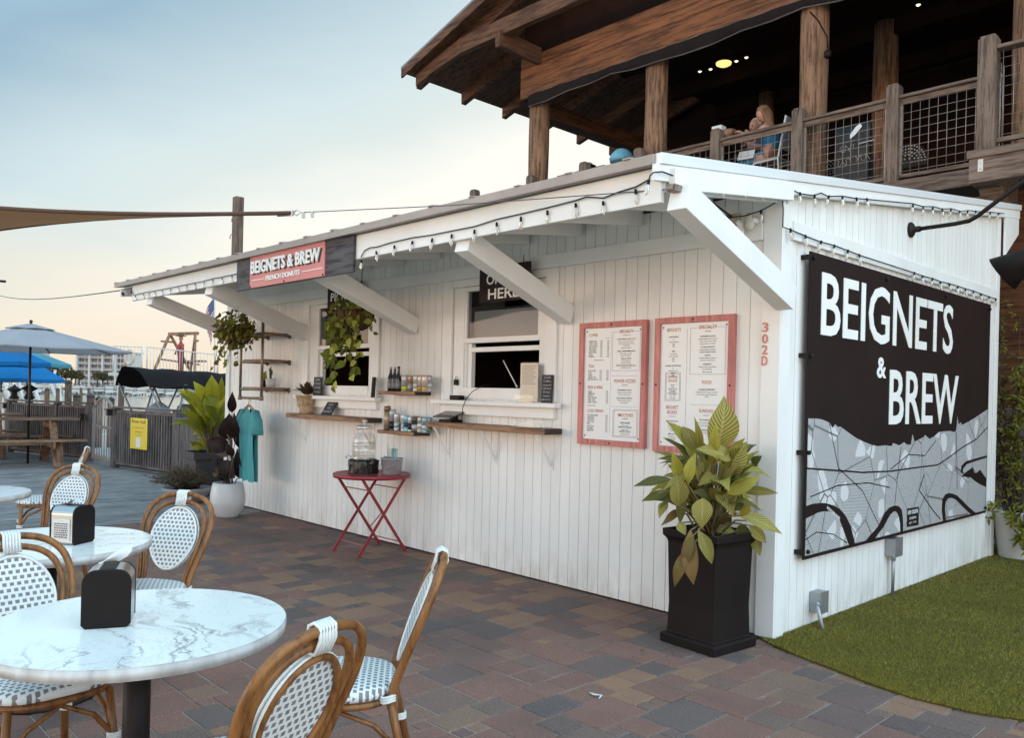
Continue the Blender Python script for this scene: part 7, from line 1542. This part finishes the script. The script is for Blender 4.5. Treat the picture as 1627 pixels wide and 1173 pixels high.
# striped plant in the tall planter
cal1 = leafmat('striped_leaf', (.165, .155, .016), (.215, .19, .022), .35, .42, .45, vein=((.50, .42, .16), 13, .75)); cal2 = leafmat('yellow_striped_leaf', (.36, .32, .045), (.44, .37, .07), .3, .45, .3, vein=((.16, .16, .03), 12, .5)); cal3 = leafmat('browned_leaf', (.16, .12, .035), (.20, .13, .05), .2, .6, .4, edge=(.16, .07, .035)); cal4 = leafmat('dark_green_leaf', (.105, .105, .018), (.075, .078, .016), .2, .4, .4, vein=((.18, .17, .08), 9, .35))
L1_ = [((450, 300), (485, 75), 130, 0, .0), ((452, 300), (455, 182), 46, 1, -.08), ((372, 292), (316, 198), 62, 0), ((390, 290), (364, 158), 32, 1), ((520, 335), (372, 290), 72, 0), ((500, 405), (580, 260), 110, 0, .02), ((600, 355), (640, 318), 42, 3), ((300, 400), (274, 300), 48, 1), ((340, 435), (372, 305), 48, 1), ((420, 385), (380, 320), 60, 0),
       ((270, 412), (118, 442), 40, 3), ((272, 462), (150, 502), 40, 3), ((300, 520), (292, 388), 80, 0, -.1), ((462, 402), (378, 440), 55, 0), ((500, 470), (634, 400), 60, 1), ((468, 455), (520, 562), 85, 0), ((465, 482), (356, 462), 60, 3), ((555, 462), (706, 470), 40, 0), ((400, 490), (396, 612), 82, 0, -.16), ((540, 552), (722, 636), 60, 0),
       ((530, 625), (418, 610), 38, 0), ((380, 620), (436, 757), 55, 0, -.22), ((350, 620), (362, 842), 70, 2, -.24), ((332, 700), (284, 850), 46, 2, -.22), ((362, 640), (330, 770), 46, 2, -.26), ((556, 592), (578, 695), 62, 3), ((590, 600), (656, 672), 48, 0), ((608, 642), (632, 726), 48, 0), ((252, 500), (222, 572), 38, 0), ((300, 540), (230, 602), 34, 2), ((322, 482), (308, 592), 44, 3),
       ((340, 326), (214, 330), 22, 3), ((340, 332), (222, 348), 16, 3), ((470, 560), (430, 480), 70, 3), ((520, 540), (560, 470), 60, 3), ((395, 560), (340, 500), 60, 3), ((450, 340), (440, 250), 90, 3, .12), ((560, 560), (590, 500), 50, 1), ((500, 600), (470, 520), 60, 3, .1), ((420, 600), (440, 520), 60, 3, .1), ((300, 590), (330, 640), 40, 0), ((580, 580), (560, 460), 36, 1)]
pl = thing('striped_plant', 'striped broad leaved plant filling the tall charcoal planter', 'plant', (-2.755, 4.365, .664)); b = MB(); st_b = MB()
px_leaves(b, L1_, (960, 600), 2.55, 4.92, .14, stem_to=V(-2.755, 4.365, .66), stems=st_b)
for i in range(58):
    a = rp.uniform(0, 6.28); e_ = V(-2.755 + .10 * math.cos(a), 4.365 + .10 * math.sin(a), rp.uniform(.78, 1.12)); o_ = V(math.cos(a), math.sin(a), rp.uniform(-.4, 1.7)).normalized(); leafc(b, e_, e_ + o_ * rp.uniform(.18, .33), rp.uniform(.06, .11), V(0, 0, 1) - o_ * .4 + TOCAM(e_) * .6, rp.uniform(.06, .2), .25, 9, rp.choice([0, 0, 1, 1, 3]), .42, rp.uniform(.05, .25))
    st_b.tube([V(-2.755, 4.365, .66), e_], [.006, .004], 6)
b.build('leaves', [cal1, cal2, cal3, cal4], pl); st_b.build('stems', mat('plant_stem', (.11, .11, .035), (.16, .09, .04), .6, ns=9), pl)
# yellow green plant in the dark planter
yg = leafmat('yellow_green_leaf', (.44, .38, .025), (.33, .32, .02), .35, .4, .45, vein=((.10, .12, .015), 12, .45)); yg2 = leafmat('green_leaf', (.16, .17, .016), (.22, .21, .022), .3, .4, .4)
L2_ = [((350, 330), (345, 118), 110, 0), ((302, 305), (212, 162), 80, 0), ((398, 330), (416, 128), 52, 0), ((428, 330), (508, 138), 95, 0), ((270, 300), (100, 230), 54, 0), ((292, 372), (168, 298), 54, 1), ((300, 432), (168, 368), 64, 0), ((320, 470), (250, 385), 80, 0), ((350, 490), (330, 318), 120, 0, -.1), ((500, 285), (546, 155), 52, 0), ((282, 522), (163, 468), 48, 1), ((302, 498), (206, 548), 44, 0), ((282, 665), (186, 592), 66, 1), ((292, 652), (228, 560), 50, 0),
       ((390, 480), (430, 340), 100, 1), ((420, 400), (380, 250), 90, 0), ((300, 380), (290, 240), 80, 1), ((340, 600), (290, 520), 60, 1), ((330, 560), (240, 500), 50, 0), ((280, 640), (200, 640), 40, 1), ((440, 470), (500, 330), 80, 1), ((560, 290), (640, 200), 60, 1), ((540, 400), (670, 350), 24, 1)]
pl = thing('broad_leaf_plant', 'yellow green broad leaved plant in the square dark planter', 'plant', (-11.25, 4.93, .56)); b = MB(); st_b = MB()
px_leaves(b, L2_, (260, 570), 4.51, 11.75, .28, stem_to=V(-11.25, 4.93, .55), stems=st_b, ar=.14)
for i in range(40):
    a = rp.uniform(0, 6.28); e_ = V(-11.25 + .15 * math.cos(a), 4.93 + .15 * math.sin(a), rp.uniform(.75, 1.25)); o_ = V(math.cos(a), math.sin(a), rp.uniform(.1, 1.6)).normalized(); leafc(b, e_, e_ + o_ * rp.uniform(.28, .48), rp.uniform(.10, .17), V(0, 0, 1) - o_ * .4 + TOCAM(e_) * .8, .12, .22, 8, rp.choice([0, 0, 1]))
    st_b.tube([V(-11.25, 4.93, .55), e_], [.008, .005], 6)
b.build('leaves', [yg, yg2], pl); st_b.build('stems', mat('plant_stem', (.11, .11, .035)), pl)
# dark plant in the white pot
dk1 = leafmat('dark_purple_leaf', (.018, .010, .009), (.026, .014, .012), .06, .35, .4); dk2 = leafmat('grey_leaf_back', (.11, .085, .08), (.085, .06, .055), .1, .5, .3); dk3 = leafmat('dry_leaf', (.20, .13, .075), (.14, .08, .045), .1, .7, .4)
L3_ = [((462, 580), (470, 392), 150, 0, 0), ((476, 640), (308, 588), 125, 0, -.05), ((478, 690), (376, 686), 44, 1, -.1), ((490, 385), (492, 235), 64, 0), ((486, 820), (384, 735), 120, 0, -.05), ((470, 880), (400, 760), 90, 0, .1), ((540, 640), (530, 420), 70, 0, .15), ((545, 860), (530, 640), 70, 0, .15), ((380, 770), (345, 700), 34, 0), ((385, 840), (345, 820), 34, 2), ((372, 790), (392, 830), 36, 2), ((500, 700), (450, 600), 60, 0), ((520, 560), (505, 380), 50, 0)]
pl = thing('dark_leaf_plant', 'dark purple leaved plant rising from the white ceramic pot', 'plant', (-9.16, 4.23, .34)); b = MB(); st_b = MB()
px_leaves(b, L3_, (260, 570), 4.51, 9.5, .12, stem_to=V(-9.12, 4.22, .34), stems=st_b, up_=.0)
st_b.tube([dp(371, 760, 9.45), dp(366, 700, 9.45), dp(361, 690, 9.45)], [.02, .016, .01], 8); b.build('leaves', [dk1, dk2, dk3], pl); st_b.build('stems', mat('dark_stem', (.05, .032, .03), (.09, .06, .05), .6, ns=9), pl)
# twiggy shrub
tw1 = leafmat('dry_twig_leaf', (.090, .060, .032), (.060, .050, .022), .1, .7, .6); pl = thing('twiggy_shrub', 'low spreading reddish brown shrub in the pale planter', 'shrub', (-10.55, 4.32, .16)); b = MB(); st_b = MB()
for i in range(240):
    a = rp.uniform(0, 6.28); r_ = .42 * rp.random() ** .6; e_ = V(-10.55, 4.32, .17); q = e_ + V(r_ * math.cos(a) - .06, r_ * math.sin(a) - .05, .06 + .30 * (1 - (r_ / .5) ** 2) * rp.uniform(.4, 1)); st_b.tube([e_ + V(.15 * math.cos(a) * rp.random(), .15 * math.sin(a) * rp.random(), 0), e_.lerp(q, .6) + V(0, 0, .03), q], .0022, 4)
    for k in range(7): o_ = e_.lerp(q, rp.uniform(.45, 1.03)); leafc(b, o_, o_ + V(rp.gauss(0, .025), rp.gauss(0, .025), rp.gauss(.012, .02)), .011, None, .05, .1, 2)
b.build('foliage', tw1, pl); st_b.build('twigs', mat('twig', (.085, .055, .038), (.055, .036, .026), .8, ns=9), pl)
# hanging baskets
coir = mat('coir', (.12, .058, .025), (.065, .030, .014), .95, ns=30, bump=.8, bs=90, bd=.01); po1 = leafmat('pothos_leaf', (.17, .185, .022), (.11, .13, .016), .35, .38, .5); po2 = leafmat('pale_pothos_leaf', (.44, .43, .10), (.34, .36, .05), .35, .4, .4); po3 = leafmat('reddish_green_leaf', (.15, .16, .022), (.13, .10, .022), .3, .4, .5, edge=(.12, .045, .03))
def heart(mb, p, sz, m):
    d = V(rp.gauss(0, .6), rp.gauss(0, .6) - .25, -.75 + rp.gauss(0, .4)).normalized(); leafc(mb, p, Vector(p) + d * sz, sz * .78, V(rp.uniform(-.3, .6), -.8, rp.uniform(0, .7)), .06, .22, 5, m, .36)
def basket(label, plabel, c, r, h, hook, blob, vines, mats_, coirvis, nblob, lsz, grp='hanging baskets under the kiosk eave'):
    t = thing('hanging_basket', label, 'hanging basket', c, grp); c = Vector(c)
    b = MB(); b.lathe([(.001, -h), (r * .45, -h * .97), (r * .78, -h * .72), (r * .96, -h * .3), (r, 0), (r * .97, .012), (r * .9, 0), (r * .85, -h * .2), (.001, -h * .25)], c, 28); b.build('liner', coir, t)
    b = MB(); b.tube([c + V(r * 1.02 * math.cos(a), r * 1.02 * math.sin(a), .004) for a in [2 * math.pi * k / 28 for k in range(28)]], .005, 6, closed=True)
    for k in range(9):
        a = 2 * math.pi * k / 9 + .2; b.tube([c + V(r * 1.02 * f_ * math.cos(a), r * 1.02 * f_ * math.sin(a), z) for f_, z in ((1, 0), (.97, -h * .3), (.79, -h * .73), (.46, -h * .985), (.02, -h * 1.01))], .0065, 6)
    b.build('wire_frame', black_metal, t); b = MB()
    for k in range(3): a = 2 * math.pi * k / 3 + .5; b.tube([c + V(r * math.cos(a), r * math.sin(a), 0), Vector(hook) + V(0, 0, -.10)], .003, 5)
    b.tube([Vector(hook) + V(0, 0, -.10), Vector(hook) + V(0, 0, -.03), Vector(hook) + V(.012, 0, 0), Vector(hook) + V(0, 0, .02)], .004, 5); b.build('chains', black_metal, t)
    p_ = thing('trailing_plant', plabel, 'plant', c, 'trailing plants in the hanging baskets'); lb_ = MB(); sb_ = MB()
    for (ox, oz, rx, rz_, n_) in blob:
        for i in range(n_):
            th = rp.uniform(0, 6.28); ph = math.acos(rp.uniform(-1, 1)); q_ = rp.uniform(.45, 1) ** .6
            heart(lb_, c + V(ox + rx * q_ * math.sin(ph) * math.cos(th), -.02 + rx * .85 * q_ * math.sin(ph) * math.sin(th), oz + rz_ * q_ * math.cos(ph)), lsz * rp.uniform(.7, 1.25), rp.choice(mats_))
    for (ox, oy, x1, z1, nl, szf) in vines:
        a_ = c + V(ox, oy, .01); e_ = c + V(x1, oy * 1.15 - .02, z1); mid = a_.lerp(e_, .3) + V(ox * .35, oy * .3, .05); pts = [a_, mid, mid.lerp(e_, .5) + V(rp.uniform(-.03, .03), rp.uniform(-.02, .02), 0), e_]; sb_.tube(pts, .0028, 5)
        for i in range(nl): s_ = .18 + .82 * i / max(1, nl - 1); k = min(int(s_ * 3), 2); q = pts[k].lerp(pts[k + 1], s_ * 3 - k); heart(lb_, q + V(rp.uniform(-.035, .035), rp.uniform(-.02, .02), 0), lsz * szf * rp.uniform(.8, 1.2), rp.choice(mats_))
    lb_.build('leaves', [po1, po2, po3], p_); sb_.build('vines', mat('vine_stem', (.09, .10, .03), (.12, .07, .03), .7, ns=9), p_)
c2 = (-6.60, 4.26, 2.245); hk2 = (-6.50, 4.26, 2.64)
basket('coir lined wire basket hanging in front of the pickup window', 'trailing heart leaved plant spilling over the pickup window', c2, .175, .165, hk2,
       [(-.17, .06, .12, .12, 46), (.02, .07, .12, .05, 16), (-.14, -.22, .10, .13, 40), (.12, .03, .06, .05, 8)],
       [(-.15, -.08, -.22, -.42, 14, 1.1), (-.10, -.14, -.13, -.50, 14, 1.1), (-.05, -.16, -.03, -.70, 13, 1.05), (.03, -.17, .03, -.66, 9, 1.2), (.10, -.14, .14, -.48, 12, 1.35), (.14, -.08, .22, -.56, 14, 1.2), (.16, .0, .33, -.10, 6, .9), (.17, -.02, .36, -.20, 5, .8), (-.12, -.1, -.20, -.58, 10, 1.0), (.12, -.12, .19, -.60, 9, 1.1)], [0, 0, 0, 1], True, 1, .078)
c1_ = (-8.72, 4.10, 2.13); hk1 = (-8.72, 4.10, 2.62)
basket('basket hidden by bushy leaves hanging at the far end of the eave', 'bushy reddish green plant hanging beside the pipe rack', c1_, .15, .14, hk1, [(-.02, .07, .27, .19, 150), (.10, -.05, .20, .17, 70), (-.12, .02, .16, .14, 40)], [(-.14, -.05, -.33, -.33, 8, .9), (-.10, -.1, -.30, -.40, 8, .9), (.08, -.12, .12, -.36, 9, .9), (.12, -.06, .22, -.38, 9, .8), (0, -.12, .02, -.34, 7, .9)], [0, 2, 2, 2], False, 1, .078)
# succulent and tiny rack plants
def rosette(label, c, r, n, m_, grp=None, kind='succulent'):
    t = thing(kind, label, 'plant', c, grp); b = MB(); c = Vector(c)
    for i in range(n):
        th = rp.uniform(0, 6.28); el = rp.uniform(.05, 1.5); d = V(math.cos(th) * math.cos(el), math.sin(th) * math.cos(el), math.sin(el)); o_ = c + V(d.x, d.y, 0) * r * .25
        leafc(b, o_, o_ + d * r * rp.uniform(.6, 1.0), r * .32, V(-d.x, -d.y, 1.2), .10, .3, 5, 0, .62)
    b.build('leaves', m_, t)
suc = leafmat('succulent_leaf', (.085, .080, .030), (.105, .050, .040), .1, .45, .5)
rosette('dark rosette succulent growing in the painted pot', (-8.12, 4.635, 1.45), .155, 60, suc)
for dx_, dy_ in ((-.07, -.03), (.07, .02), (.03, -.07)): pass
t = thing('small_pot', 'small white ribbed pot on the lowest rack shelf', 'pot', (-8.80, 4.55, 1.52)); b = MB(); b.lathe([(.001, 0), (.050, 0), (.058, .10), (.055, .10), (.05, .08)], (-8.80, 4.55, 1.521), 18); b.build('pot', mat('white_ceramic', (.56, .55, .55)), t)
t = thing('small_cactus', 'thin branching cactus in the small white pot', 'cactus', (-8.80, 4.55, 1.60)); b = MB(); b.tube([(-8.80, 4.55, 1.60), (-8.805, 4.55, 1.68), (-8.80, 4.55, 1.76)], [.012, .015, .007], 7); b.tube([(-8.80, 4.55, 1.66), (-8.77, 4.55, 1.68), (-8.765, 4.55, 1.72)], [.008, .010, .006], 6); b.tube([(-8.80, 4.55, 1.70), (-8.83, 4.55, 1.71), (-8.835, 4.55, 1.74)], [.007, .009, .005], 6); b.build('stem', mat('cactus_green', (.045, .055, .03), (.03, .04, .02), .7, ns=20), t)
t = thing('small_pot', 'small dark pot with one broad leaf at the rear of the lowest rack shelf', 'pot', (-9.05, 4.62, 1.52)); b = MB(); b.lathe([(.001, 0), (.04, 0), (.05, .08), (.045, .08), (.04, .06)], (-9.05, 4.62, 1.521), 16); b.build('pot', char_m, t); b = MB(); leafc(b, (-9.05, 4.62, 1.58), (-8.97, 4.58, 1.72), .09, None, .1); leafc(b, (-9.05, 4.62, 1.58), (-9.12, 4.60, 1.69), .07, None, .1); b.build('leaves', yg2, t)
# vine by the plank wall
vin = leafmat('vine_leaf', (.19, .18, .018), (.13, .14, .016), .3, .5, .6); vin2 = leafmat('yellowing_vine_leaf', (.24, .20, .03), (.17, .15, .03), .3, .5, .5); vin3 = leafmat('withered_vine_leaf', (.10, .065, .05), (.065, .042, .032), .1, .8, .5)
pl = thing('climbing_vine', 'leafy climbing vine rising from the tapered white pot', 'vine', (-2.33, 9.25, .43)); b = MB(); sb_ = MB(); root = V(-2.36, 9.22, .43)
def tuft(p, r, n, ms):
    for k in range(n):
        d = V(rp.gauss(0, 1), rp.gauss(-.4, .8), rp.gauss(-.15, .8)).normalized(); leafc(b, p, Vector(p) + d * r * rp.uniform(.7, 1.2), r * .30, V(rp.uniform(-.2, .8), -.6, .6), .08, .2, 3, rp.choice(ms))
for k in range(26):
    x1 = rp.uniform(-.26, .30); z1 = rp.uniform(.6, 2.2); q = [root + V(rp.uniform(-.1, .1), rp.uniform(-.05, .05), 0), root + V(x1 * .5 - .05, .12, z1 * .4), root + V(x1 * .9 - .04, .16 + rp.uniform(-.05, .05), z1 * .75), root + V(x1, .10 + rp.uniform(-.1, .1), z1)]; sb_.tube(q, [.006, .005, .004, .002], 5)
    for j in range(16): s_ = rp.uniform(.12, 1) * 3; i_ = min(int(s_), 2); p = q[i_].lerp(q[i_ + 1], s_ - i_) + V(rp.gauss(0, .03), rp.gauss(0, .04), rp.gauss(0, .03)); tuft(p, rp.uniform(.05, .085), 5, [0, 0, 0, 1, 2] if p.x > -2.5 else [0, 2, 2, 1])
for x1, z1, n_ in ((.12, -.10, 6), (.02, .02, 7), (.16, -.22, 6), (-.12, .05, 5), (.2, .1, 7)):
    q = root + V(x1, -.26, z1); sb_.tube([root, root + V(x1 * .7, -.18, .12), q], .004, 5)
    for j in range(n_): tuft(q + V(rp.gauss(0, .05), rp.gauss(0, .03), rp.gauss(0, .05)), .085, 6, [0, 0, 1])
b.build('foliage', [vin, vin2, vin3], pl); sb_.build('stems', mat('twig', (.085, .055, .038)), pl)
# fallen leaves and scraps on the paving
fl = leafmat('fallen_leaf', (.22, .15, .06), (.14, .09, .04), .1, .8, .4)
for u, v, s_, l in ((1019, 1036, .045, 'curled dry leaf on the paving left of the tall planter'), (1068, 1040, .03, 'tiny pale dry leaf nearest the tall planter'), (985, 988, .028, 'tiny dry leaf on the paving near the wall'), (1005, 1046, .025, 'small pale scrap leaf below the curled one')):
    p = onZ(u, v, .008); b = MB(); leafc(b, p, p + V(s_, -s_ * .4, .006), s_ * .6, V(0, 0, 1), .2, .5, 5); tag(b.build('fallen_leaf', fl), l, 'leaf', 'fallen leaves on the paving')
p = onZ(945, 1108, .004); b = MB(); b.tube([p + V(-.05, .02, .004), p + V(-.01, .005, .008), p + V(.02, .03, .006), p + V(.035, -.01, .004)], [.004, .009, .007, .003], 6, flat=.4); tag(b.build('paper_scrap', mat('white_cloth', (.62, .64, .66))), 'crumpled white paper scrap on the brown paving', 'litter')
